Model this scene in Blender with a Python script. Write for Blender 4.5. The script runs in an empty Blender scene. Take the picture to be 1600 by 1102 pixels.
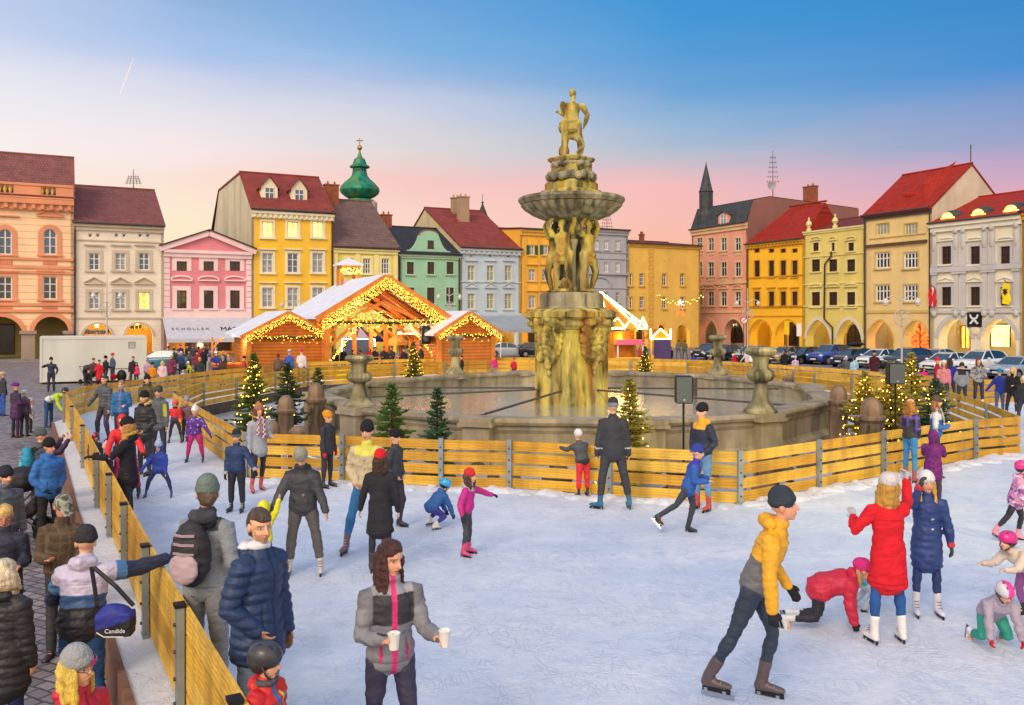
import bpy, bmesh, math, random
import numpy as np
from mathutils import Vector, Matrix
random.seed(7)
scene = bpy.context.scene
COL = scene.collection
R = math.radians
# ---------------------------------------------------------------- camera
CZ, F, HY = 3.7, 1375.0, 500.0        # eye height over the plaza, focal length and horizon in photo pixels
cam_d = bpy.data.cameras.new('camera')
cam = bpy.data.objects.new('camera', cam_d); COL.objects.link(cam)
cam.location = (0, 0, CZ); cam.rotation_euler = (R(90), 0, 0)
cam_d.sensor_width = 36; cam_d.lens = 36*F/1600
cam_d.shift_y = -(551-HY)/1600
cam_d.clip_start = .1; cam_d.clip_end = 2000
scene.camera = cam
# ---------------------------------------------------------------- world
world = bpy.data.worlds.new('World'); scene.world = world; world.use_nodes = True
wn, wl = world.node_tree.nodes, world.node_tree.links
wn.clear()
def N(t, nodes=wn, **k):
    n = nodes.new(t)
    for a, v in k.items(): setattr(n, a, v)
    return n
sky = N('ShaderNodeTexSky', sky_type='NISHITA', sun_disc=False)
SUN_EL, SUN_AZ = 7.0, -62.0           # low winter sun, left of the view and behind it
sky.sun_elevation = R(SUN_EL); sky.sun_rotation = R(SUN_AZ+0)
bg = N('ShaderNodeBackground'); bg.inputs['Strength'].default_value = .012
wl.new(sky.outputs[0], bg.inputs[0])
geo = N('ShaderNodeTexCoord'); sep = N('ShaderNodeSeparateXYZ')
wl.new(geo.outputs['Generated'], sep.inputs[0])
# elevation drives the dusk bands, azimuth (x) slides them: cream towards the set sun on the left, deep blue on the right
def mathn(op, a, b=None, nodes=wn, links=wl):
    n = nodes.new('ShaderNodeMath'); n.operation = op
    for i, v in enumerate((a, b)):
        if v is None: continue
        if isinstance(v, (int, float)): n.inputs[i].default_value = v
        else: links.new(v, n.inputs[i])
    return n.outputs[0]
def ramp(stops, fac, nodes=wn, links=wl, interp='EASE'):
    n = nodes.new('ShaderNodeValToRGB'); n.color_ramp.interpolation = interp
    e = n.color_ramp.elements
    while len(e) > 1: e.remove(e[-1])
    e[0].position = stops[0][0]; e[0].color = (*stops[0][1], 1)
    for p, c in stops[1:]:
        x = e.new(p); x.color = (*c, 1)
    links.new(fac, n.inputs[0]); return n.outputs[0]
def H(h):
    h = h.lstrip('#'); v = [int(h[i:i+2], 16)/255 for i in (0, 2, 4)]
    return tuple(c/12.92 if c <= .04045 else ((c+.055)/1.055)**2.4 for c in v)
nz = N('ShaderNodeTexNoise'); nz.inputs['Scale'].default_value = 2.2; nz.inputs['Detail'].default_value = 5
mp = N('ShaderNodeMapping'); mp.inputs['Scale'].default_value = (1, 1, 7)
wl.new(geo.outputs['Generated'], mp.inputs[0]); wl.new(mp.outputs[0], nz.inputs[0])
wob = mathn('MULTIPLY', mathn('SUBTRACT', nz.outputs[0], .5), .08)
el = mathn('ADD', sep.outputs[2], wob)
SKY = [(-.50, [(.041, (255, 224, 184)), (.095, (255, 233, 204)), (.149, (255, 238, 226)), (.181, (253, 240, 238)), (.215, (238, 236, 242)), (.260, (214, 220, 240)), (.300, (194, 208, 238)), (.7, (100, 140, 188))]),
       (-.341, [(.041, (255, 221, 177)), (.095, (255, 232, 199)), (.149, (255, 223, 206)), (.181, (252, 231, 229)), (.207, (236, 230, 232)), (.251, (211, 213, 235)), (.288, (172, 197, 235)), (.323, (148, 180, 221)), (.7, (95, 132, 180))]),
       (-.115, [(.043, (253, 195, 169)), (.122, (253, 206, 190)), (.160, (249, 194, 185)), (.188, (225, 214, 209)), (.219, (205, 206, 224)), (.258, (162, 185, 222)), (.290, (125, 176, 223)), (.340, (101, 160, 218)), (.7, (74, 120, 180))]),
       (.175, [(.043, (248, 169, 149)), (.093, (248, 173, 150)), (.152, (246, 177, 175)), (.183, (183, 182, 195)), (.210, (143, 175, 207)), (.256, (93, 154, 208)), (.300, (43, 144, 210)), (.337, (6, 140, 207)), (.7, (44, 104, 168))]),
       (.491, [(.038, (246, 157, 144)), (.107, (237, 154, 163)), (.147, (191, 151, 187)), (.187, (132, 146, 193)), (.228, (75, 133, 201)), (.257, (32, 129, 202)), (.302, (0, 125, 197)), (.7, (28, 92, 156))])]
def C8(c): return tuple(v/255/12.92 if v/255 <= .04045 else ((v/255+.055)/1.055)**2.4 for v in c)
prev = None
for xm, st in SKY:
    col_ = ramp([(0, C8(st[0][1]))]+[(z, C8(c)) for z, c in st], el, interp='LINEAR')
    if prev is not None:
        azn = N('ShaderNodeMapRange'); wl.new(sep.outputs[0], azn.inputs[0]); azn.inputs[1].default_value = pm; azn.inputs[2].default_value = xm
        mix = N('ShaderNodeMix', data_type='RGBA'); wl.new(azn.outputs[0], mix.inputs[0]); wl.new(prev, mix.inputs[6]); wl.new(col_, mix.inputs[7]); col_ = mix.outputs[2]
    prev, pm = col_, xm
# unseen sky behind the viewer brightened, overhead made paler: added as soft fill
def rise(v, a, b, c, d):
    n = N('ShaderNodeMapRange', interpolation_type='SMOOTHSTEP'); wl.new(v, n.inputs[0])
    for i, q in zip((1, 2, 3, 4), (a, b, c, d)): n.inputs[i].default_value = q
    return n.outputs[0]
back_fill = rise(sep.outputs[1], .1, -.6, 0, 1); high = rise(sep.outputs[2], .36, .75, 0, 1)
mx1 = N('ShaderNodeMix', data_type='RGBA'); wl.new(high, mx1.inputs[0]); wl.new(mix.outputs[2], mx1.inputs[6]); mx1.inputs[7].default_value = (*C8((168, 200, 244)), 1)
mx2 = N('ShaderNodeMix', data_type='RGBA'); wl.new(back_fill, mx2.inputs[0]); wl.new(mx1.outputs[2], mx2.inputs[6]); mx2.inputs[7].default_value = (*C8((255, 232, 206)), 1)
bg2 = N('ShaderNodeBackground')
wl.new(mathn('ADD', .5, mathn('ADD', mathn('MULTIPLY', back_fill, .30), mathn('MULTIPLY', high, .0))), bg2.inputs['Strength'])
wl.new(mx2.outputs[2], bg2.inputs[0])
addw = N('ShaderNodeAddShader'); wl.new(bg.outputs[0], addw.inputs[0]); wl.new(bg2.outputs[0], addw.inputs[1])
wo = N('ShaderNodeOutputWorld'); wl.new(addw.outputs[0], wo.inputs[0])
# ---------------------------------------------------------------- sun
sd = bpy.data.lights.new('sun', 'SUN'); sd.energy = 1.0; sd.angle = R(24); sd.color = (1, .84, .68)
sun = bpy.data.objects.new('sun', sd); COL.objects.link(sun)
sdir = Vector((-.34, -.78, .60)).normalized()      # towards the light: behind the viewer's left shoulder
sun.rotation_euler = sdir.to_track_quat('Z', 'Y').to_euler()
sky.sun_rotation = math.atan2(sdir.x, sdir.y); sky.sun_elevation = R(12)
scene.view_settings.view_transform = 'Standard'; scene.view_settings.look = 'None'
scene.view_settings.exposure = .85; scene.view_settings.gamma = 1
scene.cycles.max_bounces = 6; scene.cycles.diffuse_bounces = 3; scene.cycles.glossy_bounces = 3
scene.cycles.transparent_max_bounces = 6; scene.cycles.sample_clamp_indirect = 4
try: scene.cycles.use_denoising = True
except Exception: pass
# ---------------------------------------------------------------- projection helpers: a photo point on a known level becomes a place in the square
def P(x, y, z=0.0):
    d = F*(CZ-z)/(y-HY); return Vector(((x-800)*d/F, d, z))
def PD(x, y, d): return Vector(((x-800)*d/F, d, CZ-(y-HY)*d/F))
# ---------------------------------------------------------------- materials
MATS = {}
def mat(name, col, rough=.75, var=.12, scale=2.0, bump=.15, bscale=None, metal=0, emit=0, spec=.3, attr=False, dirt=None, coat=0, wave=None, brick=None, trans=0, detail=6, stretch=None):
    """procedural material: noise-varied colour, bump, optional brick/wave relief in object space (x along, z up)"""
    if name in MATS: return MATS[name]
    m = bpy.data.materials.new(name); m.use_nodes = True
    n, l = m.node_tree.nodes, m.node_tree.links
    b = n['Principled BSDF']
    b.inputs['Roughness'].default_value = rough; b.inputs['Metallic'].default_value = metal
    b.inputs['Specular IOR Level'].default_value = spec
    if coat: b.inputs['Coat Weight'].default_value = coat
    if trans: b.inputs['Transmission Weight'].default_value = trans
    tc = n.new('ShaderNodeTexCoord'); vec = tc.outputs['Object']
    if stretch:
        mp = n.new('ShaderNodeMapping'); mp.inputs['Scale'].default_value = stretch; l.new(vec, mp.inputs[0]); vec = mp.outputs[0]
    nt = n.new('ShaderNodeTexNoise'); nt.inputs['Scale'].default_value = scale; nt.inputs['Detail'].default_value = detail
    l.new(vec, nt.inputs[0])
    hv = n.new('ShaderNodeMapRange'); l.new(nt.outputs[0], hv.inputs[0])
    hv.inputs[1].default_value = .3; hv.inputs[2].default_value = .7; hv.inputs[3].default_value = 1-var; hv.inputs[4].default_value = 1+var
    mul = n.new('ShaderNodeMix'); mul.data_type = 'RGBA'; mul.blend_type = 'MULTIPLY'; mul.inputs[0].default_value = 1
    if attr:
        a = n.new('ShaderNodeAttribute'); a.attribute_name = 'Col'; l.new(a.outputs[0], mul.inputs[6])
    else: mul.inputs[6].default_value = (*col, 1)
    l.new(hv.outputs[0], mul.inputs[7]); c = mul.outputs[2]
    height = None
    if brick:   # (width, height, mortar, mortar colour, colour2, bump axis mode)
        w, h, mo, mc, c2, mode = brick
        sp = n.new('ShaderNodeSeparateXYZ'); l.new(tc.outputs['Object'], sp.inputs[0])
        cb = n.new('ShaderNodeCombineXYZ')
        l.new(sp.outputs[0], cb.inputs[0]); l.new(sp.outputs[2 if mode == 'xz' else 1], cb.inputs[1])
        bt = n.new('ShaderNodeTexBrick'); bt.inputs['Scale'].default_value = 1
        bt.inputs['Brick Width'].default_value = w; bt.inputs['Row Height'].default_value = h; bt.inputs['Mortar Size'].default_value = mo
        bt.inputs['Color1'].default_value = (*[1]*3, 1); bt.inputs['Color2'].default_value = (c2, c2, c2, 1); bt.inputs['Mortar'].default_value = (*mc, 1)
        l.new(cb.outputs[0], bt.inputs[0])
        m2 = n.new('ShaderNodeMix'); m2.data_type = 'RGBA'; m2.blend_type = 'MULTIPLY'; m2.inputs[0].default_value = 1
        l.new(c, m2.inputs[6]); l.new(bt.outputs[0], m2.inputs[7]); c = m2.outputs[2]; height = mathn('SUBTRACT', 1, bt.outputs[1], n, l)
    if wave:    # (axis, period, amount darker)
        ax, per, amt = wave[:3]
        wt = n.new('ShaderNodeTexWave'); wt.bands_direction = ax; wt.inputs['Scale'].default_value = .314/per; wt.inputs['Distortion'].default_value = wave[3] if len(wave) > 3 else .6
        wt.inputs['Detail'].default_value = 2
        l.new(tc.outputs['Object'], wt.inputs[0])
        mr = n.new('ShaderNodeMapRange'); l.new(wt.outputs[1], mr.inputs[0]); mr.inputs[3].default_value = 1-amt; mr.inputs[4].default_value = 1
        m3 = n.new('ShaderNodeMix'); m3.data_type = 'RGBA'; m3.blend_type = 'MULTIPLY'; m3.inputs[0].default_value = 1
        l.new(c, m3.inputs[6]); l.new(mr.outputs[0], m3.inputs[7]); c = m3.outputs[2]; height = wt.outputs[1]
    for dc, da, ds in ([] if not dirt else dirt if isinstance(dirt, list) else [dirt]):    # (colour, amount, scale): streaks running down
        mp2 = n.new('ShaderNodeMapping'); mp2.inputs['Scale'].default_value = (1, 1, .22); mp2.inputs['Location'].default_value = (ds*3, ds*5, ds); l.new(tc.outputs['Object'], mp2.inputs[0])
        dn = n.new('ShaderNodeTexNoise'); dn.inputs['Scale'].default_value = ds; dn.inputs['Detail'].default_value = 7; l.new(mp2.outputs[0], dn.inputs[0])
        dr = n.new('ShaderNodeMapRange'); l.new(dn.outputs[0], dr.inputs[0]); dr.inputs[1].default_value = .45; dr.inputs[2].default_value = .68; dr.inputs[4].default_value = da
        m4 = n.new('ShaderNodeMix'); m4.data_type = 'RGBA'; l.new(dr.outputs[0], m4.inputs[0]); l.new(c, m4.inputs[6]); m4.inputs[7].default_value = (*dc, 1); c = m4.outputs[2]
    l.new(c, b.inputs['Base Color'])
    if bump:
        bn = n.new('ShaderNodeTexNoise'); bn.inputs['Scale'].default_value = bscale or scale*4; bn.inputs['Detail'].default_value = 6
        l.new(vec, bn.inputs[0])
        hh = bn.outputs[0]
        if height is not None: hh = mathn('ADD', mathn('MULTIPLY', hh, .5, n, l), height, n, l)
        bp = n.new('ShaderNodeBump'); bp.inputs['Strength'].default_value = min(1, bump); bp.inputs['Distance'].default_value = .03
        l.new(hh, bp.inputs['Height']); l.new(bp.outputs[0], b.inputs['Normal'])
    if emit:
        l.new(c, b.inputs['Emission Color']); b.inputs['Emission Strength'].default_value = emit
    MATS[name] = m; return m
# ---------------------------------------------------------------- mesh collector
class MB:
    def __init__(s): s.v = []; s.f = []
    def add(s, vs, fs):
        o = len(s.v); s.v += [tuple(v) for v in vs]; s.f += [tuple(i+o for i in f) for f in fs]; return s
    def box(s, x0, x1, y0, y1, z0, z1, M=None):
        vs = [Vector((x, y, z)) for z in (z0, z1) for y in (y0, y1) for x in (x0, x1)]
        if M is not None: vs = [M @ v for v in vs]
        return s.add(vs, [(0, 2, 3, 1), (4, 5, 7, 6), (0, 1, 5, 4), (2, 6, 7, 3), (0, 4, 6, 2), (1, 3, 7, 5)])
    def bar(s, a, b, w, h, up=Vector((0, 0, 1))):
        """rectangular bar from a to b, w across, h along up"""
        a, b = Vector(a), Vector(b); d = (b-a).normalized()
        x = d.cross(up)
        if x.length < 1e-4: x = d.cross(Vector((1, 0, 0)))
        x.normalize(); u = x.cross(d).normalized()
        vs = [p+x*i*w/2+u*j*h/2 for p in (a, b) for i, j in ((-1, -1), (1, -1), (1, 1), (-1, 1))]
        return s.add(vs, [(0, 1, 2, 3), (7, 6, 5, 4), (0, 4, 5, 1), (1, 5, 6, 2), (2, 6, 7, 3), (3, 7, 4, 0)])
    def tube(s, pts, r, n=8, cap=True):
        pts = [Vector(p) for p in pts]; rs = r if isinstance(r, (list, tuple)) else [r]*len(pts)
        o = len(s.v); vs = []
        x = None
        for i, p in enumerate(pts):
            t = (pts[min(i+1, len(pts)-1)]-pts[max(i-1, 0)]).normalized()
            if x is None:
                x = t.cross(Vector((0, 0, 1)))
                if x.length < .05: x = t.cross(Vector((0, 1, 0)))
            x = (x-t*x.dot(t)).normalized(); y = t.cross(x)
            for k in range(n):
                a = 2*math.pi*k/n; vs.append(p+(x*math.cos(a)+y*math.sin(a))*rs[i])
        fs = [(i*n+k, i*n+(k+1) % n, (i+1)*n+(k+1) % n, (i+1)*n+k) for i in range(len(pts)-1) for k in range(n)]
        if cap: fs += [tuple(reversed(range(n))), tuple((len(pts)-1)*n+k for k in range(n))]
        return s.add(vs, fs)
    def lathe(s, prof, n=24, c=(0, 0, 0), flute=0, nfl=0, rot=0):
        c = Vector(c); vs = []
        for r, z in prof:
            for k in range(n):
                a = 2*math.pi*k/n+rot; rr = r
                if flute and len(prof): rr = r*(1+flute*abs(math.sin(a*nfl/2)))
                vs.append(c+Vector((rr*math.cos(a), rr*math.sin(a), z)))
        m = len(prof)
        fs = [(i*n+k, i*n+(k+1) % n, (i+1)*n+(k+1) % n, (i+1)*n+k) for i in range(m-1) for k in range(n)]
        fs += [tuple(reversed(range(n))), tuple((m-1)*n+k for k in range(n))]
        return s.add(vs, fs)
    def prism(s, poly, y0, y1, M=None):
        """polygon in the x-z plane extruded in y"""
        n = len(poly)
        vs = [Vector((x, y, z)) for y in (y0, y1) for x, z in poly]
        if M is not None: vs = [M @ v for v in vs]
        return s.add(vs, [tuple(range(n)), tuple(reversed(range(n, 2*n)))]+[(k, n+k, n+(k+1) % n, (k+1) % n) for k in range(n)])
    def slab(s, poly, z0, z1):
        n = len(poly); vs = [(x, y, z) for z in (z0, z1) for x, y in poly]
        return s.add(vs, [tuple(reversed(range(n))), tuple(range(n, 2*n))]+[(k, (k+1) % n, n+(k+1) % n, n+k) for k in range(n)])
    def ell(s, c, r, n=10, m=7, M=None):
        vs = []; c = Vector(c); r = r if isinstance(r, (tuple, list)) else (r, r, r)
        for i in range(1, m):
            ph = math.pi*i/m
            for k in range(n):
                a = 2*math.pi*k/n; vs.append(Vector((r[0]*math.sin(ph)*math.cos(a), r[1]*math.sin(ph)*math.sin(a), -r[2]*math.cos(ph))))
        vs += [Vector((0, 0, -r[2])), Vector((0, 0, r[2]))]
        if M is not None: vs = [M @ v for v in vs]
        vs = [v+c for v in vs]
        fs = [(i*n+k, i*n+(k+1) % n, (i+1)*n+(k+1) % n, (i+1)*n+k) for i in range(m-2) for k in range(n)]
        b, t = len(vs)-2, len(vs)-1
        fs += [(b, (k+1) % n, k) for k in range(n)]+[(t, (m-2)*n+k, (m-2)*n+(k+1) % n) for k in range(n)]
        return s.add(vs, fs)
    def mesh(s, name, m, smooth=False, fixn=False):
        me = bpy.data.meshes.new(name); me.from_pydata(s.v, [], s.f)
        if fixn:
            bm = bmesh.new(); bm.from_mesh(me); bmesh.ops.recalc_face_normals(bm, faces=bm.faces); bm.to_mesh(me); bm.free()
        ms = m if isinstance(m, (list, tuple)) else [m]
        for q in ms: me.materials.append(q)
        if smooth:
            me.polygons.foreach_set('use_smooth', [True]*len(me.polygons))
            if smooth != 'all':
                me.set_sharp_from_angle(angle=R(smooth if smooth is not True else 40))
        me.update(); return me
    def build(s, name, m, parent=None, loc=None, rz=0, smooth=False, fixn=True):
        o = bpy.data.objects.new(name, s.mesh(name, m, smooth, fixn)); COL.objects.link(o)
        if parent: o.parent = parent
        if loc is not None: o.location = loc
        if rz: o.rotation_euler = (0, 0, rz)
        return o
def tag(o, label=None, cat=None, group=None, kind=None):
    if label: o['label'] = label
    if cat: o['category'] = cat
    if group: o['group'] = group
    if kind: o['kind'] = kind
    return o
def thing(name, label, cat, loc=(0, 0, 0), rz=0, group=None):
    o = bpy.data.objects.new(name, None); COL.objects.link(o); o.location = loc; o.rotation_euler = (0, 0, rz)
    o.empty_display_size = .2
    return tag(o, label, cat, group)
def link(name, me, parent=None, loc=None, rot=None, scale=None):
    o = bpy.data.objects.new(name, me); COL.objects.link(o)
    if parent: o.parent = parent
    if loc is not None: o.location = loc
    if rot is not None: o.rotation_euler = rot
    if scale is not None: o.scale = scale if isinstance(scale, (tuple, list)) else (scale,)*3
    return o
def text_mesh(s, size, depth=.02, align='CENTER'):
    c = bpy.data.curves.new('t', 'FONT'); c.body = s; c.size = size; c.extrude = depth; c.align_x = align; c.align_y = 'CENTER'
    o = bpy.data.objects.new('t', c); COL.objects.link(o)
    dg = bpy.context.evaluated_depsgraph_get(); me = bpy.data.meshes.new_from_object(o.evaluated_get(dg))
    bpy.data.objects.remove(o); return me
def point_light(name, loc, energy, col, r=.3, kind='POINT'):
    d = bpy.data.lights.new(name, kind); d.energy = energy; d.color = col
    if kind == 'POINT': d.shadow_soft_size = r
    o = bpy.data.objects.new(name, d); COL.objects.link(o); o.location = loc; return o
# ================================================================ the setting
def cobble():
    m = bpy.data.materials.new('cobblestones'); m.use_nodes = True; n, l = m.node_tree.nodes, m.node_tree.links; b = n['Principled BSDF']
    tc = n.new('ShaderNodeTexCoord'); bt = n.new('ShaderNodeTexBrick')
    mp = n.new('ShaderNodeMapping'); mp.inputs['Rotation'].default_value = (0, 0, R(28)); l.new(tc.outputs['Object'], mp.inputs[0])
    nd = n.new('ShaderNodeTexNoise'); nd.inputs['Scale'].default_value = 3; l.new(tc.outputs['Object'], nd.inputs[0])
    ad = n.new('ShaderNodeVectorMath'); ad.operation = 'MULTIPLY_ADD'; ad.inputs[1].default_value = (.06, .06, 0); l.new(nd.outputs[1], ad.inputs[0]); l.new(mp.outputs[0], ad.inputs[2])
    l.new(ad.outputs[0], bt.inputs[0]); bt.inputs['Scale'].default_value = 1
    bt.inputs['Brick Width'].default_value = .21; bt.inputs['Row Height'].default_value = .16; bt.inputs['Mortar Size'].default_value = .016; bt.inputs['Mortar Smooth'].default_value = .4
    bt.inputs['Color1'].default_value = (*H('#9a9192'), 1); bt.inputs['Color2'].default_value = (*H('#6d676c'), 1); bt.inputs['Mortar'].default_value = (*H('#47444a'), 1)
    n2 = n.new('ShaderNodeTexNoise'); n2.inputs['Scale'].default_value = .8; n2.inputs['Detail'].default_value = 8; l.new(tc.outputs['Object'], n2.inputs[0])
    mr = n.new('ShaderNodeMapRange'); l.new(n2.outputs[0], mr.inputs[0]); mr.inputs[1].default_value = .3; mr.inputs[2].default_value = .7; mr.inputs[3].default_value = .75; mr.inputs[4].default_value = 1.2
    mx = n.new('ShaderNodeMix'); mx.data_type = 'RGBA'; mx.blend_type = 'MULTIPLY'; mx.inputs[0].default_value = 1; l.new(bt.outputs[0], mx.inputs[6]); l.new(mr.outputs[0], mx.inputs[7])
    # trodden snow left in patches
    n3 = n.new('ShaderNodeTexNoise'); n3.inputs['Scale'].default_value = 1.7; n3.inputs['Detail'].default_value = 9; n3.inputs['Roughness'].default_value = .7; l.new(tc.outputs['Object'], n3.inputs[0])
    m3 = n.new('ShaderNodeMapRange'); l.new(n3.outputs[0], m3.inputs[0]); m3.inputs[1].default_value = .60; m3.inputs[2].default_value = .70; m3.inputs[4].default_value = .55
    ms = n.new('ShaderNodeMix'); ms.data_type = 'RGBA'; l.new(m3.outputs[0], ms.inputs[0]); l.new(mx.outputs[2], ms.inputs[6]); ms.inputs[7].default_value = (*H('#cfd0da'), 1)
    l.new(ms.outputs[2], b.inputs['Base Color']); b.inputs['Roughness'].default_value = .62
    bp = n.new('ShaderNodeBump'); bp.inputs['Strength'].default_value = .8; bp.inputs['Distance'].default_value = .02; bp.invert = True; l.new(bt.outputs[1], bp.inputs['Height']); l.new(bp.outputs[0], b.inputs['Normal'])
    return m
def ice_mat(name, base, dark, scratch=True):
    m = bpy.data.materials.new(name); m.use_nodes = True; n, l = m.node_tree.nodes, m.node_tree.links; b = n['Principled BSDF']
    tc = n.new('ShaderNodeTexCoord'); vec = tc.outputs['Object']
    def noise(sc, det, off, st=(1, 1, 1), rot=0, rough=.5):
        mp = n.new('ShaderNodeMapping'); mp.inputs['Location'].default_value = (off, off*.7, 0); mp.inputs['Scale'].default_value = st; mp.inputs['Rotation'].default_value = (0, 0, R(rot)); l.new(vec, mp.inputs[0])
        t = n.new('ShaderNodeTexNoise'); t.inputs['Scale'].default_value = sc; t.inputs['Detail'].default_value = det; t.inputs['Roughness'].default_value = rough; l.new(mp.outputs[0], t.inputs[0]); return t.outputs[0]
    def mr(v, a, bb, c, d):
        x = n.new('ShaderNodeMapRange'); l.new(v, x.inputs[0])
        for i, q in zip((1, 2, 3, 4), (a, bb, c, d)): x.inputs[i].default_value = q
        return x.outputs[0]
    big = mr(noise(.35, 6, 0, rough=.6), .35, .66, 0, 1)
    fine = mr(noise(7, 8, 3, rough=.75), .35, .7, 0, 1)
    if scratch: fine = mathn('MULTIPLY', fine, mr(noise(1.1, 5, 33, (.22, 1, 1), -22, .6), .36, .6, .25, 1.25), n, l)      # long worn lanes where everybody skates
    c = n.new('ShaderNodeMix'); c.data_type = 'RGBA'; l.new(mathn('MULTIPLY', mathn('ADD', big, fine, n, l), .5, n, l), c.inputs[0]); c.inputs[6].default_value = (*dark, 1); c.inputs[7].default_value = (*base, 1)
    hgt = mathn('ADD', mathn('MULTIPLY', fine, .9, n, l), mathn('MULTIPLY', mr(noise(22, 5, 9, rough=.8), .4, .75, 0, 1), .6, n, l), n, l)
    out = c.outputs[2]
    if scratch:
        tot = None
        for sc, off, st, rot, w in ((.9, 3, (1, .35, 1), 20, .0035), (1.1, 17, (.4, 1, 1), 10, .004), (1.6, 31, (1, .5, 1), -35, .005), (2.2, 47, (.6, 1, 1), 50, .006), (.45, 61, (1, .5, 1), 5, .0022), (.5, 113, (.35, 1, 1), -28, .0022), (.4, 131, (.5, 1, 1), 35, .002), (1.4, 83, (.3, 1, 1), -15, .004), (3.1, 91, (1, .5, 1), 70, .008)):
            v = noise(sc, 1.5, off, st, rot)
            for lev in (.42, .5, .57):
                d = mathn('ABSOLUTE', mathn('SUBTRACT', v, lev, n, l), None, n, l)
                line = mr(d, 0, w, 1, 0)
                tot = line if tot is None else mathn('MAXIMUM', tot, line, n, l)
        breakup = mr(noise(2.5, 4, 5), .42, .58, 0, 1)
        tot = mathn('MULTIPLY', tot, breakup, n, l)
        c2 = n.new('ShaderNodeMix'); c2.data_type = 'RGBA'; l.new(mathn('MULTIPLY', tot, .2, n, l), c2.inputs[0]); l.new(out, c2.inputs[6]); c2.inputs[7].default_value = (*H('#8496c0'), 1); out = c2.outputs[2]
        hgt = mathn('SUBTRACT', hgt, mathn('MULTIPLY', tot, .8, n, l), n, l)
    l.new(out, b.inputs['Base Color']); b.inputs['Roughness'].default_value = .5; b.inputs['Specular IOR Level'].default_value = .35
    bp = n.new('ShaderNodeBump'); bp.inputs['Strength'].default_value = .55; bp.inputs['Distance'].default_value = .02; l.new(hgt, bp.inputs['Height']); l.new(bp.outputs[0], b.inputs['Normal'])
    return m
M_COB = cobble()
M_ICE = ice_mat('scratched_ice', H('#eff3f9'), H('#b6c8e4'))
M_SNOW = ice_mat('trodden_snow', H('#e9edf6'), H('#b9c2d6'), False)
def sheet(name, pts, z, m):
    me = bpy.data.meshes.new(name); me.from_pydata([(x, y, z) for x, y in pts], [], [tuple(range(len(pts)))]); me.materials.append(m)
    o = bpy.data.objects.new(name, me); COL.objects.link(o); tag(o, kind='structure'); return o
sheet('plaza_ground', [(-700, -60), (700, -60), (700, 900), (-700, 900)], 0, M_COB)
ICE = .45; TOP = ICE+.93
# rink fence lines, from the photo's post tops
LEFT = [P(x, y, TOP) for x, y in ((102, 614), (115, 635), (132, 665), (155, 709), (175, 741), (199, 787), (234, 852), (290, 945))]
LEFT = [p.xy for p in LEFT]
d_ = (LEFT[-1]-LEFT[-2]).normalized(); LEFT += [LEFT[-1]+d_*2.05, LEFT[-1]+d_*4.1, LEFT[-1]+d_*6.2]
BACK = [P(x, y, TOP).xy for x, y in ((102, 614), (133, 603), (224, 592), (330, 579), (480, 566), (620, 561), (768, 558.5), (900, 558.5), (1010, 560), (1110, 563), (1190, 568), (1315, 576), (1437, 586), (1536, 593))]
BACK += [Vector((24, 36.5)), Vector((30, 38))]
INNER = [P(x, y, TOP).xy for x, y in ((385, 676), (350, 657), (322, 642), (271, 613), (317, 596), (368, 589), (480, 574), (549, 571), (615, 568), (768, 563), (900, 562), (1075, 566), (1180, 574), (1241, 580), (1274, 583), (1400, 597), (1483, 611), (1544, 630), (1593, 650), (1522, 655), (1378, 674), (1277, 688), (1155, 705), (953, 696), (797, 688), (690, 686), (536, 680))]
SNOWB = []
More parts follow.
